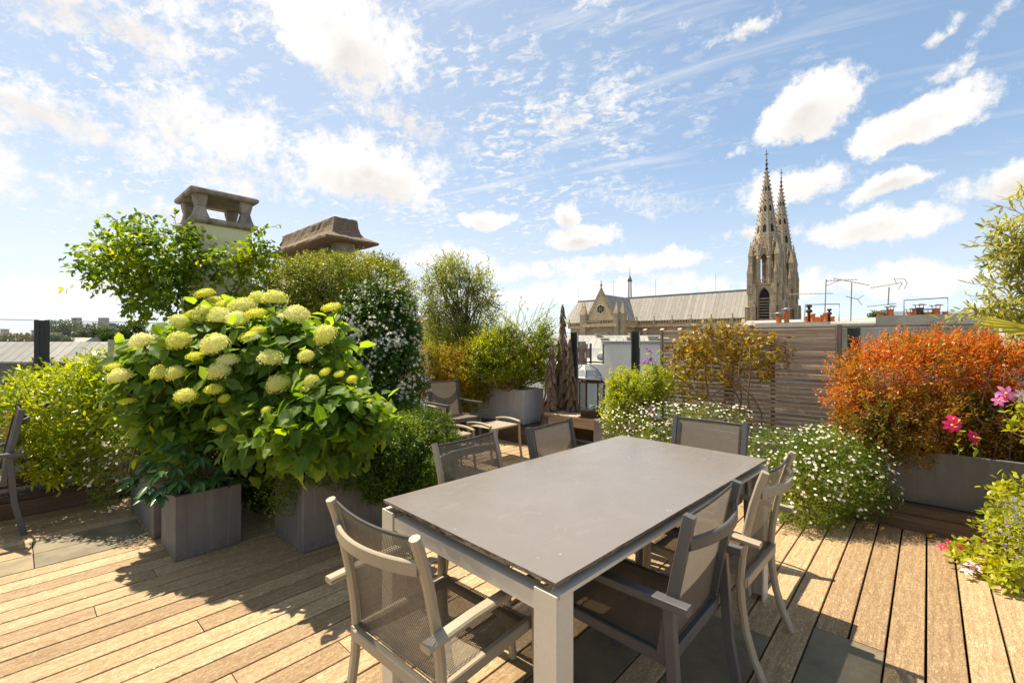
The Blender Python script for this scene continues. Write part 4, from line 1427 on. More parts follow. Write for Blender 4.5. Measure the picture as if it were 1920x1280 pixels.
        gb.sweep([pl(-0.55, 23.0, apo + 0.24), pl(0.55, 23.0, apo + 0.24)], 0.2, 0.12, 0.0, up=(ca, sa, 0))
    b.build('belfry_arch', SP, t)
    q = gb.build('gable', ST, t)
    q['kind'] = 'stuff'
    # corner turrets
    for sx in (-1, 1):
        for sy in (-1, 1):
            b = MB()
            pinnacle(b, sx * 2.75, sy * 2.75, 14.9, 21.4, 24.6, 0.44)
            pinnacle(b, sx * 3.35, sy * 2.5, 12.5, 17.4, 19.4, 0.27)
            pinnacle(b, sx * 2.5, sy * 3.35, 12.5, 17.4, 19.4, 0.27)
            b.build('turret', ST, t)
    # spire with windows, crockets and finial
    b = MB()
    b.loops([ngon(3.02, 23.0), ngon(2.86, 23.4), ngon(2.45, 26.3), ngon(2.47, 26.4), ngon(2.42, 26.5), ngon(1.73, 31.3), ngon(1.75, 31.4), ngon(1.70, 31.5), ngon(1.00, 36.4), ngon(1.02, 36.5), ngon(0.97, 36.6), ngon(0.17, 42.2)])
    b.build('spire', SP, t)
    def rad(z):
        return 2.86 + (0.17 - 2.86) * (z - 23.4) / (42.2 - 23.4)
    b = MB()
    for i in range(8):
        a = 2 * PI * i / 8 + PI / 8
        z = 24.4
        while z < 41.6:
            r_ = rad(z) + 0.05
            x, y_ = r_ * math.cos(a), r_ * math.sin(a)
            b.loops([[(x - 0.06, y_ - 0.06, z - 0.2), (x + 0.06, y_ - 0.06, z - 0.2), (x + 0.06, y_ + 0.06, z - 0.2), (x - 0.06, y_ + 0.06, z - 0.2)],
                     [(x + math.cos(a) * 0.17 - 0.09, y_ + math.sin(a) * 0.17 - 0.09, z + 0.02), (x + math.cos(a) * 0.17 + 0.09, y_ + math.sin(a) * 0.17 - 0.09, z + 0.02),
                      (x + math.cos(a) * 0.17 + 0.09, y_ + math.sin(a) * 0.17 + 0.09, z + 0.14), (x + math.cos(a) * 0.17 - 0.09, y_ + math.sin(a) * 0.17 + 0.09, z + 0.14)]])
            z += 1.0
    q = b.build('crocket', SP, t)
    q['kind'] = 'stuff'
    wb = MB()
    for i in range(8):
        a = 2 * PI * (i + 0.5) / 8 + PI / 8
        ca, sa = math.cos(a), math.sin(a)
        for z0, h, w in ((27.0, 2.0, 0.34), (32.0, 1.5, 0.25), (37.0, 1.2, 0.15)):
            d = rad(z0) * math.cos(PI / 8)
            d2 = rad(z0 + h) * math.cos(PI / 8)
            vs = []
            for x, zz, dd in ((-w, z0, d), (w, z0, d), (w, z0 + h * 0.75, d + (d2 - d) * 0.75), (0, z0 + h, d2), (-w, z0 + h * 0.75, d + (d2 - d) * 0.75)):
                for e in (-0.25, 0.03):
                    vs.append((ca * (dd + e) - sa * x, sa * (dd + e) + ca * x, zz))
            wb.add(vs, [(1, 3, 5, 7, 9), (0, 8, 6, 4, 2), (0, 1, 9, 8), (2, 0, 1, 3), (2, 3, 5, 4), (4, 5, 7, 6), (6, 7, 9, 8)])
        for z0 in (30.0, 34.6):
            d = rad(z0) * math.cos(PI / 8)
            vs = [(ca * (d + e) - sa * x, sa * (d + e) + ca * x, z0 + zz) for e in (-0.2, 0.04) for x, zz in ((-0.22, 0), (0, 0.22), (0.22, 0), (0, -0.22))]
            wb.add(vs, [(4, 5, 6, 7), (0, 1, 5, 4), (1, 2, 6, 5), (2, 3, 7, 6), (3, 0, 4, 7)])
    q = wb.build('spire_window', MAT['dark'], t)
    q['kind'] = 'stuff'
    b = MB()
    b.lathe((0, 0, 42.2), [(0.17, -0.2), (0.42, 0.15), (0.2, 0.4), (0.16, 1.0), (0.38, 1.25), (0.14, 1.5), (0.10, 2.0), (0.26, 2.2), (0.10, 2.4), (0.07, 4.6)], 8)
    b.box((-0.4, -0.04, 45.7), (0.4, 0.04, 45.85))
    b.build('finial', MAT['post'], t)
    return t


tw1 = make_tower(8.0)
copy_tree(tw1, chu, loc=(0, -8.0, 0))

NX = 58.0     # nave length
b = MB()
b.box((2.8, -4.6, -20), (NX, 4.6, 7.0))
b.box((2.8, -11, -20), (NX - 12, 11, -2.5))
b.build('nave_wall', ST, chu)
b = MB()
b.prism([(-4.9, 7.35), (4.9, 7.35), (0, 14.7)], 2.6, NX, 'x')
b.loops([[(NX, -4.9, 7.35), (NX, 4.9, 7.35), (NX, 0.01, 14.69), (NX, -0.01, 14.69)], [(NX + 5, -2, 7.35), (NX + 5, 2, 7.35), (NX + 0.3, 0.01, 14.4), (NX + 0.3, -0.01, 14.4)]])
b.build('nave_roof', MAT['lead'], chu)
b = MB()
b.box((2.6, -0.18, 14.66), (NX, 0.18, 14.98))
b.build('ridge', MAT['zinc'], chu)
TX, TH = 39.4, 4.45     # transept
b = MB()
b.box((TX - TH, 4.61, -20), (TX + TH, 16.6, 7.0))
b.build('transept_wall', ST, chu)
b = MB()
b.prism([(TX - TH, 7.35), (TX + TH, 7.35), (TX, 14.7)], 0.2, 16.6, 'y')
b.build('transept_roof', MAT['lead_y'], chu)
gw = MB()
gw.prism([(TX - TH - 0.3, 7.1), (TX + TH + 0.3, 7.1), (TX, 15.6)], 16.61, 17.1, 'y')
gab = gw.build('gable_wall', SPL, chu)
b = MB()
n_ = 11
for s in (-1, 1):
    for i in range(n_):
        f = (i + 0.6) / n_
        x, z = TX + s * (TH + 0.2) * (1 - f), 7.2 + 8.4 * f
        b.box((x - 0.17, 17.1, z - 0.5), (x + 0.17, 17.34, z - 0.12))
    b.sweep([(TX + s * (TH + 0.45), 16.9, 7.1), (TX, 16.9, 15.85)], 0.7, 0.28, 0, up=(0, 1, 0))
b.lathe((TX, 16.9, 15.6), [(0.2, 0), (0.4, 0.5), (0.2, 0.9), (0.18, 1.3), (0.5, 1.6), (0.16, 1.9), (0.1, 2.9)], 8)
q = b.build('crocket', ST, gab)
q['kind'] = 'stuff'
def disc(cx, cz, r, y0, y1, n=20):
    return [(cx + r * math.cos(2 * PI * i / n), cz + r * math.sin(2 * PI * i / n)) for i in range(n)], y0, y1
b = MB()
pl_, y0, y1 = disc(TX, 10.4, 1.2, 17.08, 17.16)
b.prism(pl_, y0, y1, 'y')
rose = b.build('rose_window', MAT['dark'], chu)
b = MB()
for i in range(6):
    a = i * PI / 3
    b.sweep([(TX + 0.3 * math.cos(a), 17.2, 10.4 + 0.3 * math.sin(a)), (TX + 1.2 * math.cos(a), 17.2, 10.4 + 1.2 * math.sin(a))], 0.1, 0.16, 0, up=(0, 1, 0))
b.tube([(TX + 1.25 * math.cos(2 * PI * i / 20), 17.2, 10.4 + 1.25 * math.sin(2 * PI * i / 20)) for i in range(21)], 0.13, 6)
b.tube([(TX + 0.32 * math.cos(2 * PI * i / 10), 17.2, 10.4 + 0.32 * math.sin(2 * PI * i / 10)) for i in range(11)], 0.07, 5)
b.build('tracery', SPL, rose)
# balustrades, cornice, pinnacles
def balus(b, p0, p1, z, posts):
    p0, p1 = Vector((*p0, 0)), Vector((*p1, 0))
    L = (p1 - p0).length
    d = (p1 - p0) / L
    up = Vector((0, 0, 1))
    def P(t_, zz):
        q_ = p0 + d * t_
        return (q_.x, q_.y, zz)
    b.sweep([P(0, z + 0.11), P(L, z + 0.11)], 0.5, 0.22)
    b.sweep([P(0, z + 1.1), P(L, z + 1.1)], 0.32, 0.2)
    n = max(2, int(L / 0.75))
    for i in range(n):
        b.sweep([P(L * (i + 0.5) / n, z + 0.22), P(L * (i + 0.5) / n, z + 1.0)], 0.22, 0.24, up=(d.x, d.y, 0))
    for i in range(posts + 1):
        t_ = L * i / posts
        q_ = p0 + d * t_
        b.box((q_.x - 0.32, q_.y - 0.32, z - 0.6), (q_.x + 0.32, q_.y + 0.32, z + 1.4))
        b.lathe((q_.x, q_.y, z + 1.4), [(0.36, 0), (0.14, 0.2), (0.26, 0.55), (0.12, 0.8), (0.16, 1.0), (0.03, 1.15)], 7)
b = MB()
balus(b, (3.2, 5.3), (TX - TH - 0.6, 5.3), 6.2, 6)
balus(b, (TX + TH + 0.6, 5.3), (NX, 5.3), 6.2, 3)
balus(b, (TX - TH - 0.7, 5.9), (TX - TH - 0.7, 16.4), 6.2, 2)
balus(b, (TX - TH, 17.6), (TX + TH, 17.6), 6.2, 1)
q = b.build('balustrade', ST, chu)
q['kind'] = 'stuff'
b = MB()
b.box((3, 4.61, 5.55), (TX - TH - 0.1, 5.5, 6.15))
b.box((TX + TH + 0.1, 4.61, 5.55), (NX, 5.5, 6.15))
b.box((TX - TH - 0.9, 16.61, 5.5), (TX + TH + 0.9, 18.1, 6.15))
b.box((TX - TH - 0.9, 4.7, 5.5), (TX - TH - 0.05, 16.6, 6.15))
b.build('cornice', SPL, chu)
for x, y_ in ((TX - TH - 0.6, 17.4), (TX - TH - 2.0, 16.4), (TX + TH + 0.6, 17.4), (TX + TH + 2.0, 16.4)):
    b = MB()
    pinnacle(b, x, y_, -20, 9.0, 12.2, 0.55)
    b.build('pinnacle', ST, chu)
for i in range(6):
    b = MB()
    x = 6.5 + i * 5.0
    b.box((x - 0.45, 4.65, -20), (x + 0.45, 6.4, 4.6))
    b.loops([[(x - 0.5, 4.65, 4.6), (x + 0.5, 4.65, 4.6), (x + 0.5, 6.5, 4.6), (x - 0.5, 6.5, 4.6)], [(x - 0.5, 4.65, 5.5), (x + 0.5, 4.65, 5.5), (x + 0.5, 4.75, 5.5), (x - 0.5, 4.75, 5.5)]])
    b.build('buttress', ST, chu)
# great wheel window of the transept
b = MB()
pl_, y0, y1 = disc(TX, -0.6, 3.7, 16.59, 16.68, 28)
b.prism(pl_, y0, y1, 'y')
whl = b.build('wheel_window', MAT['dark'], chu)
b = MB()
for i in range(16):
    a = 2 * PI * i / 16
    b.sweep([(TX + 0.6 * math.cos(a), 16.78, -0.6 + 0.6 * math.sin(a)), (TX + 3.7 * math.cos(a), 16.78, -0.6 + 3.7 * math.sin(a))], 0.16, 0.2, 0, up=(0, 1, 0))
for r_, w_ in ((3.8, 0.32), (0.6, 0.18), (2.9, 0.1)):
    b.tube([(TX + r_ * math.cos(2 * PI * i / 28), 16.8, -0.6 + r_ * math.sin(2 * PI * i / 28)) for i in range(29)], w_, 6)
b.build('tracery', SPL, whl)
b = MB()
for y_ in (6.0, 3.9):
    for s in (-1, 1):
        pass
b.sweep([(TX - 4.1, 16.85, -0.5)] + [(TX - 4.1 * math.cos(PI * i / 14), 16.85, -0.5 + 4.4 * math.sin(PI * i / 14)) for i in range(1, 14)] + [(TX + 4.1, 16.85, -0.5)], 0.4, 0.5, 0, up=(0, 1, 0))
b.build('arch_band', SPL, chu)
# lightning rods
b = MB()
for x, y_, z in ((NX, 0, 14.7), (TX + 0.5, 9.0, 14.7), (31, 0, 14.9), (14, 0, 14.9)):
    b.tube([(x, y_, z), (x, y_, z + 4.6)], 0.035, 5)
q = b.build('lightning_rod', MAT['post'], chu)
q['kind'] = 'stuff'

# --- iron tower far beyond the church
p = at(1181, 640, 1880)
ei = thing('lattice_tower', 'tip of a distant lattice iron tower rising behind the church roof', 'tower', (p.x, p.y, -22), R(20))
def ehw(z):
    z = max(0, z)
    return 4.6 + 58.0 * math.exp(-z / 62.0)
b = MB()
zs = [0, 29, 57, 86, 115]
z = 115
while z < 268:
    z += 5.2
    zs.append(z)
for z0, z1 in zip(zs[:-1], zs[1:]):
    a0, a1 = ehw(z0), ehw(z1)
    c0 = [(-a0, -a0), (a0, -a0), (a0, a0), (-a0, a0)]
    c1 = [(-a1, -a1), (a1, -a1), (a1, a1), (-a1, a1)]
    lw = 0.9 if z0 > 100 else 5
    for i in range(4):
        j = (i + 1) % 4
        b.sweep([(*c0[i], z0), (*c1[i], z1)], lw, lw)
        b.sweep([(*c0[i], z0), (*c1[j], z1)], lw * 0.5, lw * 0.5)
        b.sweep([(*c0[j], z0), (*c1[i], z1)], lw * 0.5, lw * 0.5)
        b.sweep([(*c1[i], z1), (*c1[j], z1)], lw * 0.5, lw * 0.5)
q = b.build('lattice', MAT['eiffel'], ei)
b = MB()
b.box((-8.5, -8.5, 271), (8.5, 8.5, 276))
b.box((-7, -7, 276.1), (7, 7, 281))
b.lathe((0, 0, 281), [(6.2, 0), (5.6, 4), (4.2, 7), (2.6, 10), (2.4, 14)], 12)
b.build('top_platform', MAT['eiffel'], ei)
b = MB()
b.tube([(0, 0, 294), (0, 0, 308), (0, 0, 330)], [1.6, 1.0, 0.6], 6)
b.build('antenna', MAT['eiffel'], ei)
b = MB()
b.box((-35, -35, 57), (35, 35, 62))
b.box((-20, -20, 115), (20, 20, 120))
b.build('lower_platform', MAT['eiffel'], ei)

# --- neighbouring house across the light well: cream gable wall and stained party wall
NS = 14.0
nb_ = thing('neighbour_house', 'neighbouring house with a cream blank wall and a stained party wall behind the slatted screen', 'building', (NS, 3.0, -20))
def nbox(name, mat, x0, x1, y0, y1, z0, z1):
    b = MB()
    b.box((x0 - NS, y0 - 3.0, z0 + 20), (x1 - NS, y1 - 3.0, z1 + 20))
    return b.build(name, MAT[mat], nb_)
nbox('cream_wall', 'render', NS, NS + 6, 5.2, 8.42, -20, 1.36)
nbox('cream_wall', 'render', NS, NS + 0.3, 8.4205, 9.6, -20, 0.62)
nbox('coping', 'zinc', NS - 0.08, NS + 6.1, 5.2, 8.47, 1.362, 1.43)
nbox('niche_back', 'white', NS + 1.1, NS + 1.3, 8.4205, 9.7, 0.62, 1.18)
nbox('lower_block', 'render', NS + 0.35, NS + 6, 8.4205, 14, -20, 0.55)
for y_ in (8.48, 9.02):
    nbox('frame_post', 'iron', NS + 0.1, NS + 0.16, y_, y_ + 0.06, 0.62, 1.35)
nbox('frame_rail', 'iron', NS + 0.1, NS + 0.16, 8.48, 9.5, 0.64, 0.70)
b = MB()
b.lathe((0, 0, 0), [(0.02, 0.05), (0.12, 0.03), (0.18, 0.0), (0.17, 0.008), (0.1, 0.045)], 16)
o = b.build('dish', MAT['zinc'], nb_, loc=(0.3, 8.7 - 3.0, 20.9))
o.rotation_euler = (0.2, -1.2, 0)
nbox('party_wall', 'party', NS, NS + 0.5, -1.1, 5.15, -20, 1.80)
nbox('party_coping', 'capstone', NS - 0.06, NS + 0.56, 0.95, 5.16, 1.802, 1.865)
nbox('stack', 'party', NS - 0.03, NS + 0.56, 1.9, 3.55, 1.8655, 1.93)
nbox('stack', 'party', NS - 0.04, NS + 0.6, -1.2, 0.93, 1.802, 2.03)
nbox('house_block', 'facade', NS + 0.52, NS + 9, -14, 5.15, -20, 0.6)
nbox('house_block', 'facade', NS + 0.02, NS + 9, -14, -1.25, -20, 1.1)
b = MB()
b.prism([(0.6 , 20.6), (9, 20.6), (4.8, 22.2)], -17, 2.1, 'y')
b.build('roof', MAT['zincroof'], nb_)
nbox('roof_coping', 'zinc', NS + 0.1, NS + 0.9, -14, -1.25, 1.102, 1.2)


def pot(u, v0, v1, w, x=NS + 0.25, cap=False, mat='terra', zbase=None):
    """a chimney pot standing on the party wall, found by where it is seen"""
    a = (u - 960) / 853.3
    d = FWD + RGT * a
    k = x / d.x
    base = CAMZ + (640 - v0) / 853.3 * k if zbase is None else zbase
    topz = CAMZ + (640 - v1) / 853.3 * k
    r_ = w / 2 / 853.3 * k
    b = MB()
    h = topz - base
    b.lathe((0, 0, 0), [(r_ * 1.08, 0), (r_ * 0.95, h * 0.12), (r_ * 0.92, h * 0.8), (r_ * 1.1, h * 0.84), (r_ * 1.1, h), (r_ * 0.8, h), (r_ * 0.78, h * 0.7)], 12)
    o = b.build('chimney_pot', MAT[mat], nb_, loc=(x - NS, d.y * k - 3.0, base + 20))
    if cap:
        c = MB()
        c.lathe((0, 0, h + 0.06), [(r_ * 1.7, 0), (r_ * 1.8, 0.012), (r_ * 0.3, 0.04)], 10)
        for i in range(3):
            a_ = i * 2.1
            c.tube([(math.cos(a_) * r_ * 0.9, math.sin(a_) * r_ * 0.9, h * 0.9), (math.cos(a_) * r_ * 1.2, math.sin(a_) * r_ * 1.2, h + 0.065)], 0.008, 4)
        c.build('pot_cap', MAT['zinc'], o)
    return o


for u, v1, w, c_ in ((1460, 592, 10, True), (1475, 584, 9, True)):
    pot(u, 603, v1, w, cap=c_, zbase=1.866)
for u, v1, w in ((1512, 593, 7), (1524, 588, 8), (1531, 594, 8), (1537, 595, 8), (1543, 592, 6), (1548, 586, 8), (1561, 593, 7), (1541, 590, 6)):
    pot(u, 603, v1, w, zbase=1.931)
for u, v1, w, c_, m_ in ((1652, 588, 12, True, 'terra'), (1669, 580, 11, True, 'terra'), (1707, 585, 12, True, 'terra'), (1716, 580, 9, False, 'terra'), (1724, 577, 12, True, 'iron'),
                         (1740, 586, 14, True, 'terra'), (1755, 578, 12, True, 'terra'), (1772, 584, 8, False, 'terra')):
    pot(u, 600, v1, w, cap=c_, mat=m_, zbase=2.031)
for u, vb, v1, w in ((1517, 596, 571, 9), (1555, 602, 579, 7)):
    a = (u - 960) / 853.3
    d = FWD + RGT * a
    kk = (NS + 0.3) / d.x
    b = MB()
    h = (603 - v1) / 853.3 * kk
    r_ = w / 2 / 853.3 * kk
    b.lathe((0, 0, 0), [(r_ * 0.7, 0), (r_ * 0.6, h * 0.55), (r_ * 1.3, h * 0.6), (r_ * 1.1, h * 0.72), (r_ * 0.5, h * 0.76), (r_ * 0.55, h * 0.86), (r_ * 1.2, h * 0.9), (r_ * 1.0, h)], 10)
    b.build('flue_cowl', MAT['iron'], nb_, loc=(NS + 0.3 - NS, d.y * kk - 3.0, 21.931))


def at_x(u, v, x):
    a = (u - 960) / 853.3
    d = FWD + RGT * a
    k = x / d.x
    return Vector((x, d.y * k, CAMZ + (640 - v) / 853.3 * k))


def wires(name, label, cat, lines, x=NS + 0.35, r_=0.016, group=None, mat='post', parts=None):
    p0 = at_x(*lines[0][0], x)
    p0.z = 1.9
    t = thing(name, label, cat, p0, 0, group)
    for i, l in enumerate(lines):
        b = MB()
        b.tube([at_x(*q, x) - p0 for q in l], r_ if i == 0 else r_ * 0.7, 6)
        b.build((parts or ['mast', 'boom', 'strut'])[min(i, 2)], MAT[mat], t)
    return t


def yagi(name, label, mast, boom, els, x=NS + 0.35, extra=()):
    """roof aerial: mast, boom and short cross elements"""
    p0 = at_x(*mast[0], x)
    t = thing(name, label, 'aerial', p0, 0, 'roof aerials')
    b = MB()
    b.tube([at_x(*q, x) - p0 for q in mast], 0.013, 6)
    b.build('mast', MAT['zinc'], t)
    for bm_ in boom:
        b = MB()
        q0, q1 = at_x(*bm_[0], x) - p0, at_x(*bm_[1], x) - p0
        b.tube([q0, q1], 0.008, 6)
        bo = b.build('boom', MAT['zinc'], t)
        b = MB()
        for i in range(els):
            q = q0.lerp(q1, (i + 0.5) / els)
            b.tube([q + Vector((-0.16, 0.0, 0.012)), q + Vector((0.16, 0.0, 0.012))], 0.004, 4)
        e = b.build('element', MAT['zinc'], bo)
        e['kind'] = 'stuff'
    for ex in extra:
        b = MB()
        b.tube([at_x(*q, x) - p0 for q in ex], 0.007, 5)
        b.build('strut', MAT['zinc'], t)
    return t


yagi('roof_aerial', 'roof aerial on the left mast above the small pots, booms spread flat', [(1546, 604), (1549, 524)], [((1549, 527), (1608, 524)), ((1562, 522), (1631, 535)), ((1480, 552), (1563, 550))], 9, extra=(((1549, 536), (1578, 524)),))
yagi('roof_aerial', 'thin roof aerial with a small forked head between the two stacks', [(1595, 602), (1597, 530)], [((1586, 556), (1608, 561))], 5, extra=(((1608, 561), (1620, 553)), ((1608, 561), (1616, 572))))
yagi('roof_aerial', 'tall roof aerial with a slanted boom and wire reflector', [(1664, 640), (1664, 590), (1667, 538)], [((1632, 540), (1692, 530)), ((1625, 575), (1681, 569))], 11,
     extra=(((1692, 531), (1684, 543)), ((1676, 522), (1696, 523)), ((1696, 523), (1701, 531)), ((1701, 531), (1695, 542)), ((1676, 522), (1681, 531))))
for lab, pts in (('thin pipe frame standing over the small chimney pots', [(1508, 603), (1510, 571), (1574, 570), (1573, 602)]), ('thin pipe frame standing over the large chimney pots', [(1695, 597), (1695, 563), (1777, 558), (1777, 596)])):
    wires('pipe_frame', lab, 'pipe frame', [pts], r_=0.012, group='pipe frames over the chimneys')

# red brick chimney and zinc cupola seen beside the lantern
p = at(1088, 640, 15.2)
t = thing('brick_chimney', 'slim red brick chimney with white stone inserts left of the cream wall', 'chimney', (p.x, p.y, -6), R(8))
b = MB()
b.box((-0.17, -0.17, 0), (0.17, 0.17, 7.2))
b.build('shaft', MAT['brick'], t)
b = MB()
b.box((-0.19, -0.19, 7.2005), (0.19, 0.19, 7.34))
b.box((-0.14, -0.14, 7.3405), (0.14, 0.14, 7.42))
b.build('crown', MAT['cowl'], t)
for a in range(4):
    b = MB()
    b.box((-0.04, -0.19, 6.86), (0.04, -0.171, 7.06))
    b.build('stone_insert', MAT['white'], t, rotz=a * PI / 2)
p = at(1096, 640, 10.5)
t = thing('zinc_cupola', 'small grey zinc roof lantern cupola below the brick chimney', 'cupola', (p.x, p.y, -8), 0)
b = MB()
b.lathe((0, 0, 0), [(0.34, 0), (0.34, 8.56)], 10, False)
b.build('drum', MAT['render'], t)
b = MB()
b.lathe((0, 0, 8.56), [(0.40, 0), (0.42, 0.05), (0.40, 0.07), (0.30, 0.22), (0.12, 0.31), (0.02, 0.33)], 10, False)
b.build('dome', MAT['zinc'], t)
b = MB()
for i in range(10):
    a = 2 * PI * i / 10
    b.tube([(0.40 * math.cos(a), 0.40 * math.sin(a), 8.64), (0.30 * math.cos(a), 0.30 * math.sin(a), 8.79), (0.12 * math.cos(a), 0.12 * math.sin(a), 8.88)], 0.012, 5)
q = b.build('rib', MAT['zinc'], t)
q['kind'] = 'stuff'


# --- houses
def house(name, label, xc, yc, w, d, ztop, roofh, wall='facade', roof='zincroof', rot=0.0, wins=(), chim=(), group='houses beyond the terrace', ov=0.3, zb=-20, dorm=()):
    t = frame(name, label, 'building', xc, yc, zb, HEAD - R(90) + rot, group)
    b = MB()
    H = ztop - zb
    b.box((-w / 2, 0, 0), (w / 2, d, H))
    b.build('wall', MAT[wall], t)
    b = MB()
    b.loops([[(-w / 2 - ov, -ov, H), (w / 2 + ov, -ov, H), (w / 2 + ov, d + ov, H), (-w / 2 - ov, d + ov, H)],
             [(-w / 2 - ov, -ov, H + 0.12), (w / 2 + ov, -ov, H + 0.12), (w / 2 + ov, d + ov, H + 0.12), (-w / 2 - ov, d + ov, H + 0.12)],
             [(-w / 2, d * 0.38, H + roofh), (w / 2, d * 0.38, H + roofh), (w / 2, d * 0.62, H + roofh), (-w / 2, d * 0.62, H + roofh)]])
    rf = b.build('roof', MAT[roof], t)
    for (x, z, ww, hh) in wins:
        b = MB()
        b.box((x - ww / 2, -0.06, z - zb), (x + ww / 2, 0.05, z - zb + hh))
        wn = b.build('window', MAT['white'], t)
        b = MB()
        b.box((x - ww / 2 + 0.08, -0.075, z - zb + 0.08), (x - 0.04, -0.061, z - zb + hh - 0.08))
        b.box((x + 0.04, -0.075, z - zb + 0.08), (x + ww / 2 - 0.08, -0.061, z - zb + hh - 0.08))
        b.build('pane', MAT['windowglass'], wn)
    for (x, f, w2, h2) in chim:
        b = MB()
        zz = H + roofh * f
        b.box((x - w2 / 2, d * 0.3, H + 0.13), (x + w2 / 2, d * 0.3 + w2 * 0.6, zz + h2))
        b.box((x - w2 / 2 - 0.06, d * 0.3 - 0.06, zz + h2 + 0.001), (x + w2 / 2 + 0.06, d * 0.3 + w2 * 0.6 + 0.06, zz + h2 + 0.12))
        b.build('chimney', MAT['party'], rf)
    return t, rf


# zinc roof across the courtyard, seen through the left rail
t, rf = house('courtyard_house', 'courtyard house with a long pale zinc roof and white skylights, seen through the left railing', -32, 30, 34, 3.2, -0.02, 1.42, 'facade_d', 'zincroof', 0.0,
              wins=((-0.2, -3.6, 1.0, 1.9), (-3.4, -3.6, 1.0, 1.9)), ov=0.35)
for x in (0.9, 4.35, 8.35, 10.6, -3.2, -8.0):
    b = MB()
    # a thin box lying on the slope
    f = 0.36
    y0, z0 = -0.35 + f * (1.216 + 0.35), 20.1 + f * 1.3
    b.sweep([(x - 0.2, y0 - 0.01, z0 + 0.05), (x + 0.2, y0 - 0.01, z0 + 0.05)], 0.42, 0.05, 0, up=(0, -0.64, 0.77))
    b.build('skylight', MAT['white'], rf)
for x in (5.9, 11.8):
    b = MB()
    b.box((x - 0.28, -0.3, 20.4), (x + 0.28, 0.9, 21.55))
    b.build('fire_wall', MAT['party'], rf)
house('distant_house', 'low house with white dormer windows at the far left edge', -92, 84, 22, 8, 0.55, 1.6, 'facade_d', 'zincroof', 0.1, wins=((-3, 0.0, 1.9, 1.9) , (1.6, 0.0, 1.9, 1.9), (5.6, 0.0, 1.9, 1.9)), chim=((4.5, 0.8, 1.6, 1.2), (-5, 0.8, 1.4, 1.0)))
house('distant_house', 'tall slate blue mansard building rising over the trees at left', -158, 160, 22, 14, 5.0, 3.2, 'bluegrey', 'bluegrey', 0.0, chim=((-9, 0.6, 2.4, 1.8), (0.5, 0.9, 2.2, 2.0), (10, 0.4, 2.6, 3.6)),
      wins=((-7, 1.0, 1.4, 2.2), (-3, 1.0, 1.4, 2.2), (1, 1.0, 1.4, 2.2), (5, 1.0, 1.4, 2.2)))
house('distant_house', 'long flat zinc roofed block right of the slate blue building', -112, 135, 24, 10, 2.5, 1.6, 'facade_d', 'zincroof', 0.0, chim=((3, 0.8, 1.0, 0.6),), wins=((-8, 0.4, 1.4, 1.6), (-4, 0.4, 1.4, 1.6), (0, 0.4, 1.4, 1.6), (4, 0.4, 1.4, 1.6), (8, 0.4, 1.4, 1.6)))
house('distant_house', 'pale low building in front of the far trees at left', -60, 75, 12, 6, 0.5, 0.5, 'party', 'capstone', 0.0)
house('distant_house', 'grey house with pots far left behind the rail', -132, 120, 14, 10, 1.4, 2.2, 'facade', 'zincroof', 0.2, chim=((-4, 0.8, 1.4, 1.5), (3, 0.8, 1.4, 1.2)))
# beyond the right railing
t, rf = house('distant_house', 'blue-grey mansard house behind the variegated shrub at right', 27.5, 27, 6.0, 6, 1.55, 1.8, 'bluegrey', 'bluegrey', 0.0, wins=((-1.6, 1.62, 0.9, 1.2), (0.6, 1.62, 0.9, 1.2)))
house('distant_house', 'pale house far right below the railing', 40, 34, 16, 8, 0.2, 1.2, 'facade', 'zincroof', 0.2, chim=((-4, 0.8, 1.1, 1.0),))
# rooftops between the cream wall and the church
house('distant_house', 'low zinc roof with white chimneys below the church nave', 11.6, 40, 12, 6, 0.7, 1.0, 'facade', 'zincroof', -0.3, chim=((-3.6, 0.4, 0.6, 0.5), (-1.2, 0.4, 0.7, 0.6), (0.8, 0.4, 0.9, 0.7), (3.0, 0.4, 0.8, 0.6)))
house('distant_house', 'stepped pale house in front of the church transept', 14.5, 62, 16, 8, 0.9, 1.4, 'facade', 'zincroof', 0.1, chim=((-2, 0.5, 0.8, 0.8), (3, 0.5, 1.0, 0.9)))
house('distant_house', 'red roofed house far behind the olive tree', -11.4, 58, 3.2, 5, 3.4, 1.0, 'render', 'terra', 0.2, wins=((-0.8, 1.4, 0.7, 1.3), (0.6, 1.4, 0.7, 1.3)))
house('distant_house', 'long pale apartment block hidden behind the far hedges', -4, 95, 40, 12, -1.0, 2.0, 'facade', 'zincroof', 0.05, chim=((-10, 0.8, 1.4, 1.2), (4, 0.8, 1.4, 1.2)))
# ------------------------------------------------------------------ foliage
def unit(a):
    return a / np.maximum(np.linalg.norm(a, axis=1, keepdims=True), 1e-9)


def rndu(n):
    return unit(rng.normal(size=(n, 3)))


RG, FW = np.array(RGT), np.array(FWD)
ZZ = np.array((0, 0, 1.0))


def blob(u, v, yc, ru, rv, rd, w=1.0, p=2.4):
    """ellipsoid: centre seen at pixel (u, v) yc metres ahead, pixel radii ru, rv there, depth radius rd in metres"""
    return dict(c=np.array(at(u, v, yc)), r=np.array((ru / 853.3 * yc, rd, rv / 853.3 * yc)), w=w * ru * rv, p=p)


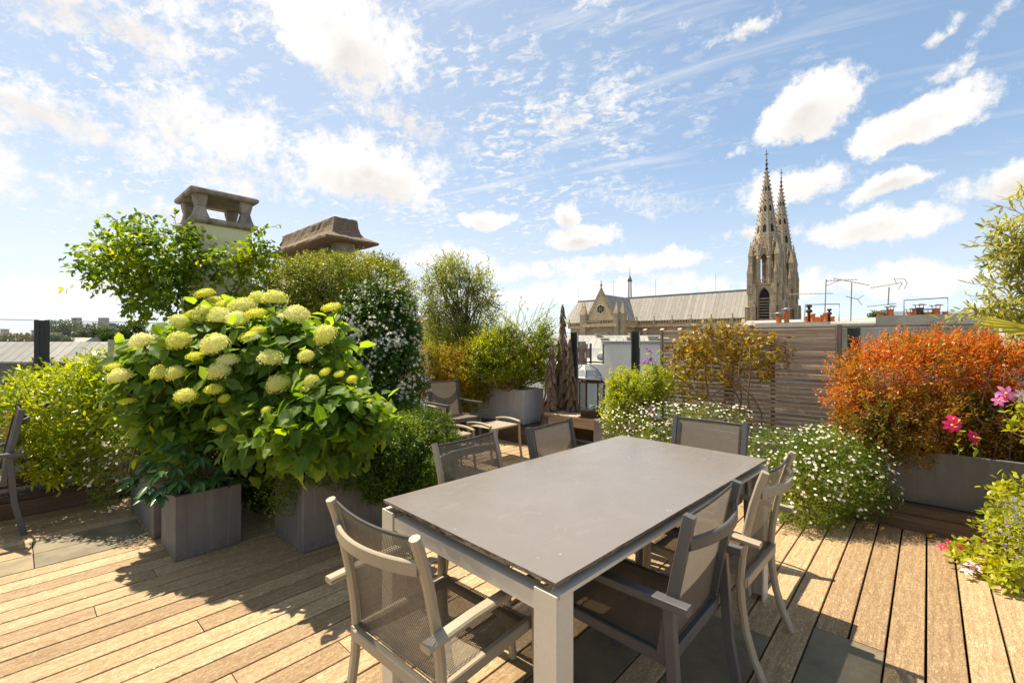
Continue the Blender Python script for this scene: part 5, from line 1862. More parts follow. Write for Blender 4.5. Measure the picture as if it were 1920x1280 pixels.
def sample(blobs, n, inner=0.45, lump=0.16, top=0.0, front=0.25):
    ws = np.array([b_['w'] for b_ in blobs], float)
    idx = rng.choice(len(blobs), n, p=ws / ws.sum())
    d = rndu(n)
    flip = (d[:, 1] > 0) & (rng.random(n) < front)
    d[flip, 1] *= -1
    if top:
        fl = (d[:, 2] < 0) & (rng.random(n) < top)
        d[fl, 2] *= -1
    rr = np.sqrt(inner ** 2 + (1 - inner ** 2) * rng.random(n))
    C = np.array([b_['c'] for b_ in blobs])[idx]
    RR = np.array([b_['r'] for b_ in blobs])[idx]
    PP = np.array([b_['p'] for b_ in blobs])[idx]
    k = 1.0 / (np.abs(d) ** PP[:, None]).sum(1) ** (1 / PP)
    lp = np.zeros(n)
    for i in range(5):
        q = np.random.default_rng(100 + i).normal(size=3) * (2.0 + i * 1.6)
        lp += np.sin(d @ q + i * 1.7 + idx * 2.1) / (1.2 + 0.5 * i)
    k = k * (1 + lump * lp * 0.5)
    loc = d * (k * rr)[:, None] * RR
    pos = C + loc[:, :1] * RG + loc[:, 1:2] * FW + loc[:, 2:] * ZZ
    nl = unit(d / RR)
    nrm = unit(nl[:, :1] * RG + nl[:, 1:2] * FW + nl[:, 2:] * ZZ)
    return pos, nrm, rr


def shoots(pos, nrm, length, per, leaf, up=0.35, rand=0.5, angle=60, aspect=0.45, lrand=0.3, leaf_up=0.5, droop=0.0, taper=0.35):
    """leaves set spirally along short twigs; returns leaf arrays and twig ends"""
    n = len(pos)
    d = unit(nrm + ZZ * up + rng.normal(size=(n, 3)) * rand)
    L = length * (0.6 + 0.8 * rng.random(n))
    base = pos - d * (L * 0.6)[:, None]
    P, D, N, S = [], [], [], []
    a0 = rng.random(n) * 6.28
    h = unit(np.cross(d, rndu(n)))
    g = np.cross(d, h)
    for i in range(per):
        f = (i + 0.7) / per
        a = a0 + i * 2.399
        side = h * np.cos(a)[:, None] + g * np.sin(a)[:, None]
        th = math.radians(angle) * (1.1 - 0.55 * f) * (0.8 + 0.4 * rng.random(n))
        ld = unit(d * np.cos(th)[:, None] + side * np.sin(th)[:, None] - ZZ * droop)
        nn = ZZ * leaf_up + d * 0.6 + rng.normal(size=(n, 3)) * 0.35
        nn = unit(nn - ld * (nn * ld).sum(1)[:, None])
        P.append(base + d * (L * f)[:, None])
        D.append(ld)
        N.append(nn)
        S.append(leaf * (1 - taper * abs(f - 0.45)) * (1 - lrand / 2 + lrand * rng.random(n)))
    P, D, N, S = (np.concatenate(x) for x in (P, D, N, S))
    return P, D, N, S, S * aspect, base, d, L


LEAF = {
    'kite': ([(0, 0, 0), (0.45, -0.5, 0.10), (1, 0, -0.10), (0.45, 0.5, 0.10)], [(0, 1, 2), (0, 2, 3)]),
    'oval': ([(0, 0, 0), (0.28, -0.42, 0.10), (0.66, -0.40, 0.06), (1, 0, -0.18), (0.66, 0.40, 0.06), (0.28, 0.42, 0.10), (0.5, 0, -0.02)],
             [(6, 0, 1), (6, 1, 2), (6, 2, 3), (6, 3, 4), (6, 4, 5), (6, 5, 0)]),
    'lobed': ([(0, 0, 0), (0.12, -0.55, 0.05), (0.42, -0.42, 0.08), (0.62, -0.62, -0.04), (0.72, -0.22, 0.06), (1, 0, -0.16), (0.72, 0.22, 0.06), (0.62, 0.62, -0.04), (0.42, 0.42, 0.08), (0.12, 0.55, 0.05), (0.4, 0, -0.02)],
              [(10, i, (i + 1) % 10) for i in range(10)]),
}


def stamp(name, mat, parent, P, D, N, L, W, shape, kind='stuff', smooth=False, faces_mi=None):
    vs, fs = LEAF[shape] if isinstance(shape, str) else shape[:2]
    n, m = len(P), len(vs)
    T = np.array(vs)
    S = np.cross(N, D)
    V = (P[:, None, :] + (T[None, :, 0:1] * L[:, None, None]) * D[:, None, :] + (T[None, :, 1:2] * W[:, None, None]) * S[:, None, :]
         + (T[None, :, 2:3] * np.minimum(W, L)[:, None, None]) * N[:, None, :])
    off = np.array(parent.location) if parent is not None else np.zeros(3)
    V = (V - off).reshape(-1, 3).astype(np.float32)
    loops = np.concatenate([np.array(f) for f in fs])
    cnt = np.array([len(f) for f in fs])
    F = (loops[None, :] + (np.arange(n) * m)[:, None]).ravel().astype(np.int32)
    tot = np.tile(cnt, n)
    start = np.concatenate(([0], np.cumsum(tot)[:-1])).astype(np.int32)
    me = bpy.data.meshes.new(name)
    me.vertices.add(len(V))
    me.vertices.foreach_set('co', V.ravel())
    me.loops.add(len(F))
    me.loops.foreach_set('vertex_index', F)
    me.polygons.add(len(tot))
    me.polygons.foreach_set('loop_start', start)
    me.polygons.foreach_set('loop_total', tot.astype(np.int32))
    if smooth:
        me.polygons.foreach_set('use_smooth', np.ones(len(tot), bool))
    if faces_mi is not None:
        me.polygons.foreach_set('material_index', np.tile(np.array(faces_mi, np.int32), n))
    for mm in (mat if isinstance(mat, (list, tuple)) else [mat]):
        me.materials.append(mm)
    me.update(calc_edges=True)
    me.validate()
    o = link(name, me, parent)
    if kind:
        o['kind'] = kind
    return o


def singles(name, meshes, parent, P, D, N, L, W, label=None):
    """the same leaves as objects of their own, sharing mesh data"""
    S = np.cross(N, D)
    off = np.array(parent.location)
    for i in range(len(P)):
        o = bpy.data.objects.new(name, meshes[i % len(meshes)])
        col.objects.link(o)
        o.parent = parent
        p = P[i] - off
        a, s_, q = D[i] * L[i], S[i] * W[i], N[i] * min(W[i], L[i])
        o.matrix_basis = Matrix(((a[0], s_[0], q[0], p[0]), (a[1], s_[1], q[1], p[1]), (a[2], s_[2], q[2], p[2]), (0, 0, 0, 1)))


def leaf_mesh(name, mat, prof, nl=6, fold=0.16, droop=0.25, wave=0.04, seed=0):
    """unit leaf: x along, width 1 across, z normal; uv = (x, y)"""
    r_ = random.Random(seed)
    ph = r_.uniform(0, 6)
    b = MB()
    def fn(u, v):
        w = prof(u)
        y = (v - 0.5) * w
        z = fold * abs(y) * 1.6 - droop * u * u + wave * math.sin(u * 9 + ph) * abs(y) * 2
        return (u, y, z)
    b.grid(fn, nl, 4, lambda u, v: (u, (v - 0.5) * prof(u)))
    m = b.mesh(name)
    m.materials.append(mat)
    return m


ovate = lambda u: max(0.0, math.sin(PI * min(1, u ** 0.72)) ** 0.8) * 1.0 if 0 < u < 1 else 0.0
lance = lambda u: max(0.0, math.sin(PI * u ** 0.85)) if 0 < u < 1 else 0.0


def nearest(P, k):
    """indices of the k leaves that show largest: nearest to the camera"""
    c = np.array((0, 0, CAMZ))
    return np.argsort(np.linalg.norm(P - c, axis=1))[:k]


def twigs(name, parent, base, d, L, mat='twig', r=0.003, n=None, root=None, kind='stuff'):
    off = Vector(parent.location)
    b = MB()
    idx = range(len(base)) if n is None else rng.choice(len(base), min(n, len(base)), replace=False)
    for i in idx:
        p0, p1 = Vector(base[i]), Vector(base[i] + d[i] * L[i])
        pts = [p0 - off, p1 - off]
        rr = [r, r * 0.5]
        if root is not None:
            q = Vector(root[rng.integers(len(root))]) + Vector((rng.normal() * 0.02, rng.normal() * 0.02, 0))
            mid = q.lerp(p0, 0.55) + Vector((rng.normal() * 0.03, rng.normal() * 0.03, 0.04))
            pts = [q - off, mid - off] + pts
            rr = [r * 2.0, r * 1.5] + rr
        b.tube(pts, rr, 5, caps=False)
    o = b.build(name, MAT[mat], parent)
    if kind:
        o['kind'] = kind
    return o


def split_leaves(parent, arr, shape, mat, k, meshes=None, name='leaf', massname='foliage', smooth=False):
    """the k largest-looking leaves as parts, the rest as one mass"""
    P, D, N, L, W = arr
    if k:
        if meshes is None:
            vs, fs = LEAF[shape]
            b = MB()
            b.add(vs, fs)
            m = b.mesh(name)
            m.materials.append(MAT[mat])
            meshes = [m]
        near = nearest(P, k)
        singles(name, meshes, parent, P[near], D[near], N[near], L[near], W[near])
        keep = np.ones(len(P), bool)
        keep[near] = False
        P, D, N, L, W = (x[keep] for x in (P, D, N, L, W))
    if len(P):
        stamp(massname, MAT[mat], parent, P, D, N, L, W, shape, smooth=smooth)


def bush(name, label, cat, root, blobs, mat, nsh, length, per, leaf, aspect=0.45, shape='kite', group=None, indiv=0, inner=0.45, lump=0.18, up=0.35,
         rand=0.5, angle=60, tw=60, twr=0.003, top=0.0, droop=0.0, twmat='twig', leaf_up=0.5, parent=None, mesh=None, massname='foliage', stemname='branches', rooted=True):
    t = parent or thing(name, label, cat, root, 0, group)
    pos, nrm, rr = sample(blobs, nsh, inner, lump, top)
    ok = pos[:, 2] > 0.03
    pos, nrm = pos[ok], nrm[ok]
    P, D, N, L, W, base, d, LL = shoots(pos, nrm, length, per, leaf, up, rand, angle, aspect, droop=droop, leaf_up=leaf_up)
    ok = P[:, 2] > 0.012
    split_leaves(t, tuple(x[ok] for x in (P, D, N, L, W)), shape, mat, indiv, mesh, massname=massname)
    if tw:
        twigs(stemname, t, base, d, LL, twmat, twr, tw, [np.array(root) + rng.normal(size=3) * (0.06, 0.06, 0.0) for _ in range(5)] if rooted else None)
    return t


# ---- hydrangeas: two shrubs, every near leaf and every flower head an object
HYD = [leaf_mesh('leaf', MAT['hyd'], ovate, 7, 0.18, 0.16 + 0.07 * i, 0.06, i) for i in range(4)]


def head_mesh(mat, seed, n=250, flat=0.62):
    r_ = np.random.default_rng(seed)
    b = MB()
    i = np.arange(n)
    zz = 1 - 1.28 * (i + 0.5) / n
    a = i * 2.39996
    rad = np.sqrt(1 - zz ** 2)
    core = [(0.05, -0.26), (0.60, -0.24), (0.90, -0.10), (0.95, 0.10), (0.84, 0.36), (0.45, 0.62), (0.02, 0.70)]
    b.lathe((0, 0, 0), [(r0 * 0.95, z0 * flat / 0.74 * 0.93) for r0, z0 in core], 9)
    for k in range(n):
        nrm = Vector((rad[k] * math.cos(a[k]), rad[k] * math.sin(a[k]), zz[k] / flat * 0.8 + 0.25)).normalized()
        bump_ = 1 + r_.uniform(-0.10, 0.10)
        c = Vector((rad[k] * math.cos(a[k]) * bump_, rad[k] * math.sin(a[k]) * bump_, zz[k] * flat * bump_))
        nrm = (nrm + Vector(r_.normal(size=3) * 0.38)).normalized()
        t1 = nrm.cross(Vector((0.3, 0.2, 0.9))).normalized()
        t2 = nrm.cross(t1)
        sp = r_.uniform(0, 1.57)
        s_ = r_.uniform(0.062, 0.095)
        for q in range(4):
            ca, sa = math.cos(sp + q * PI / 2), math.sin(sp + q * PI / 2)
            x, y = t1 * ca + t2 * sa, t2 * ca - t1 * sa
            b.add([c, c + x * s_ * 0.6 + y * s_ * 0.55 + nrm * 0.022, c + x * s_ * 1.15, c + x * s_ * 0.6 - y * s_ * 0.55 + nrm * 0.022], [(0, 1, 2, 3)])
    m = b.mesh('flower_head')
    m.materials.append(MAT[mat])
    return m


HEADS = [head_mesh('florets', s, 260, f) for s, f in ((1, 0.82), (2, 0.9), (3, 0.76))]
YOUNG = [head_mesh('lime_fl', s, 150, f) for s, f in ((4, 0.46), (5, 0.38))]


def hydrangea(label, root, blobs, nsh, heads, dark=0):
    t = thing('hydrangea', label, 'hydrangea', root, 0, 'white hydrangeas')
    pos, nrm, rr = sample(blobs, nsh, 0.55, 0.14, 0.15, 0.35)
    P, D, N, L, W, base, d, LL = shoots(pos, nrm, 0.19, 4, 0.112, 0.3, 0.55, 78, 0.70, lrand=0.8, leaf_up=0.75, droop=0.42)
    # leaves hang outwards like roof tiles
    out = np.repeat(nrm[None], 4, 0).reshape(-1, 3)
    N = unit(N + out * 0.65 + rng.normal(size=N.shape) * 0.15)
    N = unit(N - D * (N * D).sum(1)[:, None])
    sc_ = 0.78 + 0.34 * np.clip((P[:, 2] - 0.5) / 0.8, 0, 1) + rng.normal(size=len(P)) * 0.10
    L, W = L * sc_, W * sc_
    near = nearest(P, 300)
    singles('leaf', HYD, t, P[near], D[near], N[near], L[near], W[near])
    keep = np.ones(len(P), bool)
    keep[near] = False
    stamp('leaf_mass', MAT['hyd'], t, P[keep], D[keep], N[keep], L[keep], W[keep], 'oval')
    st_ = MB()
    off = Vector(root)
    hd = []
    for (u, v, yc, size, young) in heads:
        yc -= 0.10
        p = at(u, v, yc)
        s_ = size * 0.94 / 853.3 * yc / 2
        m = random.choice(YOUNG if young else HEADS)
        o = link('flower_head', m, t, loc=p - off)
        tilt = Vector((random.gauss(0, 0.22), random.gauss(0, 0.22), 1)) - FWD * 0.45
        o.rotation_euler = tilt.to_track_quat('Z', 'Y').to_euler()
        o.scale = (s_, s_, s_ * random.uniform(0.95, 1.15))
        root_ = off + Vector((random.gauss(0, 0.12), random.gauss(0, 0.1), 0))
        st_.tube([root_ - off, root_.lerp(p, 0.5) + Vector((0, 0, 0.10)) - off, p - tilt.normalized() * s_ * 1.6 - off, p - tilt.normalized() * s_ * 0.2 - off], [0.007, 0.006, 0.004, 0.004], 6, caps=False)
    q = st_.build('stems', MAT['stem'], t)
    q['kind'] = 'stuff'
    return t


H1 = [(266, 641, 3.25, 40, 0), (213, 688, 3.2, 30, 1), (226, 708, 3.15, 42, 0), (238, 752, 3.1, 30, 1), (337, 606, 3.35, 38, 0), (336, 642, 3.2, 43, 0), (366, 668, 3.12, 32, 1), (301, 700, 3.1, 34, 0), (331, 703, 3.1, 37, 0),
      (405, 649, 3.05, 50, 0), (428, 677, 3.05, 40, 0), (411, 697, 3.0, 42, 0), (402, 730, 2.98, 34, 1), (349, 743, 2.98, 40, 0), (421, 747, 2.95, 22, 1), (381, 590, 3.4, 42, 0), (416, 597, 3.35, 50, 0), (360, 590, 3.5, 30, 1), (384, 551, 3.7, 36, 1), (422, 571, 3.6, 38, 1), (415, 802, 2.85, 20, 1)]
H2 = [(455, 577, 3.45, 52, 0), (486, 562, 3.55, 38, 0), (516, 562, 3.5, 46, 0), (479, 588, 3.3, 40, 1), (557, 592, 3.3, 48, 0), (530, 598, 3.3, 28, 0), (470, 631, 3.1, 42, 1), (484, 621, 3.15, 30, 1), (621, 577, 3.4, 37, 1), (611, 630, 3.15, 46, 0),
      (508, 673, 2.98, 46, 0), (574, 668, 3.0, 30, 0), (522, 721, 2.95, 44, 0), (585, 716, 2.92, 30, 0), (610, 697, 3.0, 24, 1), (636, 701, 3.0, 22, 1), (660, 711, 3.0, 22, 1), (500, 768, 2.85, 20, 1), (568, 730, 2.88, 16, 1), (666, 748, 2.95, 16, 1), (692, 752, 2.95, 14, 1), (684, 788, 2.9, 14, 1), (645, 786, 2.9, 12, 1), (402, 563, 3.75, 30, 1), (445, 600, 3.3, 40, 0)]
hydrangea('left white hydrangea with the largest cream heads, above the square planter', (0.90, 4.15, 0.5),
          [blob(385, 730, 3.45, 112, 112, 0.40), blob(330, 685, 3.5, 68, 56, 0.3), blob(345, 800, 3.25, 82, 56, 0.28), blob(430, 640, 3.5, 70, 60, 0.3), blob(270, 680, 3.45, 40, 34, 0.2, 0.6)], 600, H1)
hydrangea('right white hydrangea with bright green leaves spilling over the long planter', (1.65, 3.32, 0.5),
          [blob(545, 720, 3.35, 140, 118, 0.42), blob(615, 805, 2.86, 96, 68, 0.26, 1.3), blob(500, 820, 2.92, 72, 50, 0.22), blob(520, 650, 3.55, 100, 56, 0.32), blob(680, 790, 2.98, 46, 50, 0.2), blob(625, 620, 3.4, 22, 40, 0.12, 0.5)], 720, H2)

# ---- hellebore in the square planter
HELL = [leaf_mesh('leaf', MAT['hell'], lance, 6, 0.22, 0.30 + 0.1 * i, 0.03, i) for i in range(3)]
t = thing('hellebore', 'low dark glossy hellebore with hand-shaped leaves in the square planter', 'hellebore', (0.89, 3.78, 0.40))
Pl, Dl, Nl, Ll, Wl = [], [], [], [], []
sb = MB()
for i in range(60):
    a = random.uniform(0, 2 * PI)
    rr = 0.29 * math.sqrt(random.random()) + 0.03
    tip = Vector((0.89 + rr * math.cos(a) * 0.95 - 0.09, 3.78 + rr * math.sin(a) * 0.95 - 0.10, 0.41 + 0.36 * (1 - (rr / 0.40) ** 2) * random.uniform(0.4, 1.1)))
    base = Vector((0.89 + random.gauss(0, 0.05), 3.78 + random.gauss(0, 0.05), 0.38))
    sb.tube([base - t.location, base.lerp(tip, 0.6) + Vector((0, 0, 0.05)) - t.location, tip - t.location], [0.004, 0.0035, 0.003], 5, caps=False)
    out = Vector((math.cos(a), math.sin(a), 0.1))
    nl_ = random.choice((5, 6, 7))
    for j in range(nl_):
        b_ = (j - (nl_ - 1) / 2) * 0.62
        dd = Vector((math.cos(a + b_), math.sin(a + b_), random.uniform(-0.7, 0.05))).normalized()
        nn = Vector((random.gauss(0, 0.15), random.gauss(0, 0.15), 1))
        nn = (nn - dd * nn.dot(dd)).normalized()
        Pl.append(tip); Dl.append(dd); Nl.append(nn)
        s_ = random.uniform(0.085, 0.12) * (1 - 0.08 * abs(j - (nl_ - 1) / 2))
        Ll.append(s_); Wl.append(s_ * 0.34)
split_leaves(t, tuple(np.array(x) for x in (Pl, Dl, Nl, Ll, Wl)), 'oval', 'hell', 280, HELL)
q = sb.build('stems', MAT['stem'], t)
q['kind'] = 'stuff'

bush('shade_filler_shrub', 'dark filler shrub added to keep sun out of the gap behind the two cement planters', 'shrub', (1.45, 4.25, 0.0),
     [blob(470, 800, 4.15, 120, 110, 0.4), blob(560, 800, 4.2, 90, 110, 0.4), blob(480, 890, 3.85, 60, 55, 0.25)], 'jasmine', 1700, 0.16, 7, 0.06, 0.45, 'oval', inner=0.6, up=0.4, tw=40)  # foliage mass added to block sunlight and darken the gap
# ---- left: choisya, trailing daisies
bush('choisya', 'rounded yellow-green shrub spilling over the timber frame at far left', 'shrub', (0.30, 5.72, 0.2),
     [blob(150, 770, 4.0, 105, 90, 0.42), blob(215, 715, 4.0, 60, 60, 0.35), blob(90, 740, 4.2, 62, 55, 0.35), blob(130, 850, 3.8, 85, 60, 0.3), blob(235, 760, 3.85, 55, 80, 0.3)],
     'choisya', 1700, 0.15, 5, 0.062, 0.36, 'oval', indiv=300, inner=0.6, up=0.55, angle=75, tw=90, twmat='stem')


def flower_tpl(n=8, r=1.0, up=0.18):
    """daisy: pale ray ring + raised yellow eye; x,y plane mapped to (D, S), z to N"""
    vs = [(0.42 * math.cos(2 * PI * i / n), 0.42 * math.sin(2 * PI * i / n), 0.05) for i in range(n)] + [(math.cos(2 * PI * i / n) * (1 if i % 2 else 0.9), math.sin(2 * PI * i / n) * (1 if i % 2 else 0.9), up) for i in range(n)] + [(0, 0, 0.22)]
    fs = [(i, (i + 1) % n, n + (i + 1) % n, n + i) for i in range(n)] + [(i, 2 * n, (i + 1) % n) for i in range(n)]
    return (vs, fs), [0] * n + [1] * n


def flowers(name, mats, parent, P, N, size, tpl, mi, srand=0.35):
    n = len(P)
    D = unit(np.cross(N, rndu(n)))
    s_ = size * (1 - srand / 2 + srand * rng.random(n))
    return stamp(name, mats, parent, P, D, N, s_, s_, tpl, faces_mi=mi)


DTPL, DMI = flower_tpl()


def daisies(label, root, blobs, nsh, nfl, fsize=0.0105, dead=0, leafmat='daisyleaf', inner=0.55):
    t = thing('daisy_cushion', label, 'daisies', root, 0, 'cushions of small white daisies')
    bush('', '', '', root, blobs, leafmat, nsh, 0.10, 7, 0.030, 0.22, 'kite', parent=t, inner=inner, up=0.25, rand=0.7, angle=50, tw=70, twr=0.0015, twmat='twig')
    pos, nrm, rr = sample(blobs, nfl, 0.93, 0.18, 0.55, 0.55)
    pos = pos + nrm * 0.035 * rng.random((nfl, 1)) + ZZ * 0.02 * rng.random((nfl, 1))
    ok = pos[:, 2] > 0.06
    pos, nrm = pos[ok], nrm[ok]
    nn = unit(nrm * 0.6 + ZZ * 0.6 - FW * 0.35 + rng.normal(size=pos.shape) * 0.35)
    flowers('flowers', [MAT['daisy'], MAT['daisyeye']], t, pos, nn, fsize, DTPL, DMI)
    b = MB()
    off = Vector(root)
    for i in range(0, len(pos), 2):
        p = Vector(pos[i])
        b.tube([p - Vector(nn[i]) * 0.002 - off, p - Vector(nrm[i]) * 0.06 - Vector((0, 0, 0.03)) - off], [0.0009, 0.0012], 3, caps=False)
    q = b.build('stalks', MAT['stem'], t)
    q['kind'] = 'stuff'
    return t


t = daisies('dry golden daisy cushion trailing from the left end of the narrow planter', (0.85, 4.85, 0.48), [blob(215, 855, 3.7, 62, 48, 0.22), blob(252, 830, 3.55, 40, 40, 0.18), blob(205, 905, 3.7, 32, 48, 0.16)], 620, 110, 0.012)

# ---- vine on the cream chimney
VB = [blob(300, 490, 4.5, 92, 72, 0.36, 1.3), blob(215, 500, 4.5, 68, 50, 0.28), blob(255, 450, 4.6, 55, 42, 0.25), blob(335, 560, 4.45, 62, 60, 0.3), blob(430, 492, 4.5, 58, 30, 0.16, 0.9), blob(482, 480, 4.55, 36, 40, 0.18, 1.2), blob(350, 440, 4.6, 34, 26, 0.14, 0.7), blob(465, 560, 4.6, 45, 50, 0.2, 0.8), blob(260, 560, 4.5, 40, 45, 0.22)]
vt = bush('climbing_vine', 'leafy vine wrapped round the cream chimney with long free shoots to the left', 'vine', (1.15, 5.5, 0.1), VB, 'vine', 900, 0.20, 5, 0.062, 0.60, 'lobed', indiv=300, inner=0.35, up=0.15, rand=0.65, angle=70, tw=150, twr=0.003, twmat='vinewood', droop=0.25, lump=0.38, rooted=False)
def wands(parent, ends, root, leafmat, leaf, aspect, n, shape='oval', r_=0.003, twmat='vinewood', sag=0.08, name='shoot'):
    """single long shoots with leaves set along them"""
    off = Vector(parent.location)
    P, D = [], []
    b = MB()
    for (p0, p1) in ends:
        p0, p1 = Vector(p0), Vector(p1)
        pts = []
        for i in range(9):
            f = i / 8
            q = p0.lerp(p1, f) + Vector((0, 0, sag * math.sin(PI * f)))
            q += Vector((random.gauss(0, 0.008), random.gauss(0, 0.008), random.gauss(0, 0.008)))
            pts.append(q)
        b.tube([q - off for q in pts], [r_ * (1 - 0.07 * i) for i in range(9)], 5, caps=False)
        for i in range(n):
            f = 0.12 + 0.88 * (i + random.random() * 0.6) / n
            k = min(7, int(f * 8))
            q = pts[k].lerp(pts[k + 1], f * 8 - k)
            dr = (pts[k + 1] - pts[k]).normalized()
            P.append(q)
            D.append((dr * 0.5 + Vector((random.gauss(0, 0.6), random.gauss(0, 0.6), random.gauss(0, 0.5)))).normalized())
    P, D = np.array(P), np.array(D)
    N = ZZ + rng.normal(size=P.shape) * 0.4
    N = unit(N - D * (N * D).sum(1)[:, None])
    s_ = leaf * (0.65 + 0.6 * rng.random(len(P)))
    stamp('shoot_leaves', MAT[leafmat], parent, P, D, N, s_, s_ * aspect, shape)
    q = b.build(name, MAT[twmat], parent)
    q['kind'] = 'stuff'


wands(vt, [(at(220, 500, 4.5), at(138, 460, 4.4)), (at(235, 440, 4.5), at(190, 410, 4.5)), (at(200, 520, 4.5), at(152, 530, 4.4)), (at(280, 430, 4.6), at(252, 402, 4.6)), (at(330, 440, 4.6), at(326, 398, 4.6)), (at(240, 560, 4.45), at(172, 548, 4.4)), (at(470, 460, 4.6), at(528, 425, 4.6)), (at(460, 450, 4.6), at(500, 440, 4.6)), (at(250, 590, 4.4), at(228, 585, 4.35)), (at(262, 465, 4.5), at(215, 428, 4.5))],
      None, 'vine', 0.06, 0.55, 13)
b = MB()
for pts in ([(432, 600), (437, 560), (412, 520), (396, 478)], [(437, 560), (452, 530), (448, 500)], [(355, 600), (350, 540), (365, 500)]):
    b.tube([at(u, v, 4.60) - vt.location for u, v in pts], 0.009, 6)
q = b.build('stems', MAT['vinewood'], vt)
q['kind'] = 'stuff'

# ---- stack cover: wire vine and jasmine, clipped mound below
bush('wire_vine', 'tiny-leaved golden wire vine mounded over the long chimney stack', 'creeper', (2.5, 5.5, 0.0),
     [blob(580, 565, 5.2, 92, 70, 0.5, 1.2, 2.6), blob(655, 545, 5.3, 100, 66, 0.55, 1.2, 2.5), blob(722, 556, 5.15, 56, 72, 0.5, 1.2, 2.4), blob(545, 522, 5.4, 46, 34, 0.3), blob(600, 505, 5.45, 60, 30, 0.35, 0.8), blob(690, 500, 5.5, 56, 26, 0.35, 0.8), blob(510, 610, 5.1, 72, 60, 0.4), blob(630, 620, 4.95, 80, 70, 0.35)],
     'creeper', 7600, 0.11, 8, 0.026, 0.72, 'kite', inner=0.76, up=0.3, rand=0.7, tw=140, twr=0.002, lump=0.12)
jt = bush('star_jasmine', 'tall dark green star jasmine dotted with white star flowers, between hydrangea and chair', 'jasmine', (2.75, 4.85, 0.0),
          [blob(712, 625, 4.85, 74, 92, 0.42, 1.3, 2.5), blob(740, 625, 4.9, 46, 78, 0.36, 1.2, 2.4), blob(742, 705, 4.65, 50, 74, 0.34), blob(660, 670, 4.75, 50, 86, 0.32), blob(700, 740, 4.5, 60, 50, 0.3)],
          'jasmine', 3300, 0.13, 7, 0.050, 0.42, 'oval', inner=0.74, up=0.1, rand=0.6, tw=80, lump=0.13, droop=0.15)
STAR = ([(0, 0, 0)] + [(math.cos(2 * PI * i / 10) * (1 if i % 2 == 0 else 0.30), math.sin(2 * PI * i / 10) * (1 if i % 2 == 0 else 0.30), 0.10 if i % 2 == 0 else 0.02) for i in range(10)], [(0, i + 1, (i + 1) % 10 + 1) for i in range(10)])
pos, nrm, rr = sample([blob(722, 640, 4.82, 62, 92, 0.44, 1.2, 2.5), blob(745, 705, 4.63, 50, 74, 0.36, 1.4), blob(690, 620, 4.83, 56, 70, 0.42, 0.4, 2.5), blob(742, 620, 4.9, 46, 84, 0.38, 0.8), blob(660, 670, 4.73, 50, 80, 0.32, 0.4)], 330, 0.98, 0.13, 0.1, 0.85)
keep = np.sin(pos @ np.array((7.1, 5.3, 9.7))) + np.sin(pos @ np.array((-11.0, 8.2, 6.1)) + 1.0) + rng.normal(size=len(pos)) * 0.5 > -1.1
pos, nrm = pos[keep], nrm[keep]
reps = rng.integers(2, 8, len(pos))
pos, nrm = np.repeat(pos, reps, 0), np.repeat(nrm, reps, 0)
cl = pos + rng.normal(size=pos.shape) * 0.034 + nrm * 0.045
flowers('flowers', MAT['jasfl'], jt, cl, unit(nrm * 0.9 - FW * 0.3 + rng.normal(size=cl.shape) * 0.45), 0.021, STAR, None)
bush('clipped_mound', 'dense dark green small-leaved mound behind the left side of the table', 'shrub', (2.5, 3.75, 0.0),
     [blob(775, 845, 4.15, 90, 80, 0.42, 1.2, 2.5), blob(735, 855, 3.75, 66, 76, 0.34), blob(775, 895, 3.7, 56, 52, 0.3), blob(740, 795, 4.4, 55, 50, 0.3), blob(715, 880, 3.45, 42, 56, 0.2)],
     'box', 8200, 0.09, 8, 0.022, 0.66, 'kite', inner=0.80, up=0.25, rand=0.7, tw=60, lump=0.09)
bush('trailing_vine', 'thin trailing wire vine hanging over the left corner of the long planter', 'creeper', (1.36, 3.4, 0.5),
     [blob(530, 905, 3.05, 42, 44, 0.14), blob(575, 890, 3.0, 50, 24, 0.1), blob(520, 950, 3.05, 26, 30, 0.09, 0.5), blob(660, 900, 3.15, 50, 26, 0.1)], 'box', 520, 0.09, 7, 0.016, 0.8, 'kite', inner=0.3, up=-0.4, rand=0.7, tw=50, twr=0.0012, lump=0.3)

# ---- far corner: olive, golden hedge, firethorn
ot = bush('olive_tree', 'airy olive tree with grey-green leaves rising above the golden hedge', 'tree', tuple(at(873, 640, 7.9).xy) + (0.0,),
     [blob(862, 560, 7.8, 55, 52, 0.5), blob(835, 530, 7.8, 36, 42, 0.4), blob(895, 535, 7.8, 30, 45, 0.4), blob(850, 500, 7.8, 38, 22, 0.35), blob(812, 590, 7.8, 30, 40, 0.35), blob(865, 640, 7.6, 70, 56, 0.45, 1.2), blob(800, 540, 7.8, 20, 26, 0.25), blob(915, 580, 7.7, 24, 40, 0.3), blob(835, 610, 7.7, 50, 40, 0.4)], 'olive', 2200, 0.20, 8, 0.060, 0.34, 'kite', inner=0.3, up=0.5, rand=0.65, angle=50, tw=0, lump=0.5)
b = MB()
o_ = Vector(ot.location)
tips = []
b.tube([Vector((0, 0, 0)), Vector((0.03, 0, 0.6)), Vector((0.0, 0.03, 1.2)), Vector((0.02, 0, 1.75))], [0.07, 0.06, 0.052, 0.045], 9)
for i in range(26):
    p0 = Vector((0.0, 0.0, random.uniform(0.9, 1.75)))
    p1 = at(random.uniform(805, 912), random.uniform(500, 600), 7.8 + random.gauss(0, 0.25)) - o_
    b.tube([p0, p0.lerp(p1, 0.5) + Vector((0, 0, 0.06)), p1], [0.024, 0.014, 0.004], 6, caps=False)
b.build('trunk', MAT['twig'], ot)
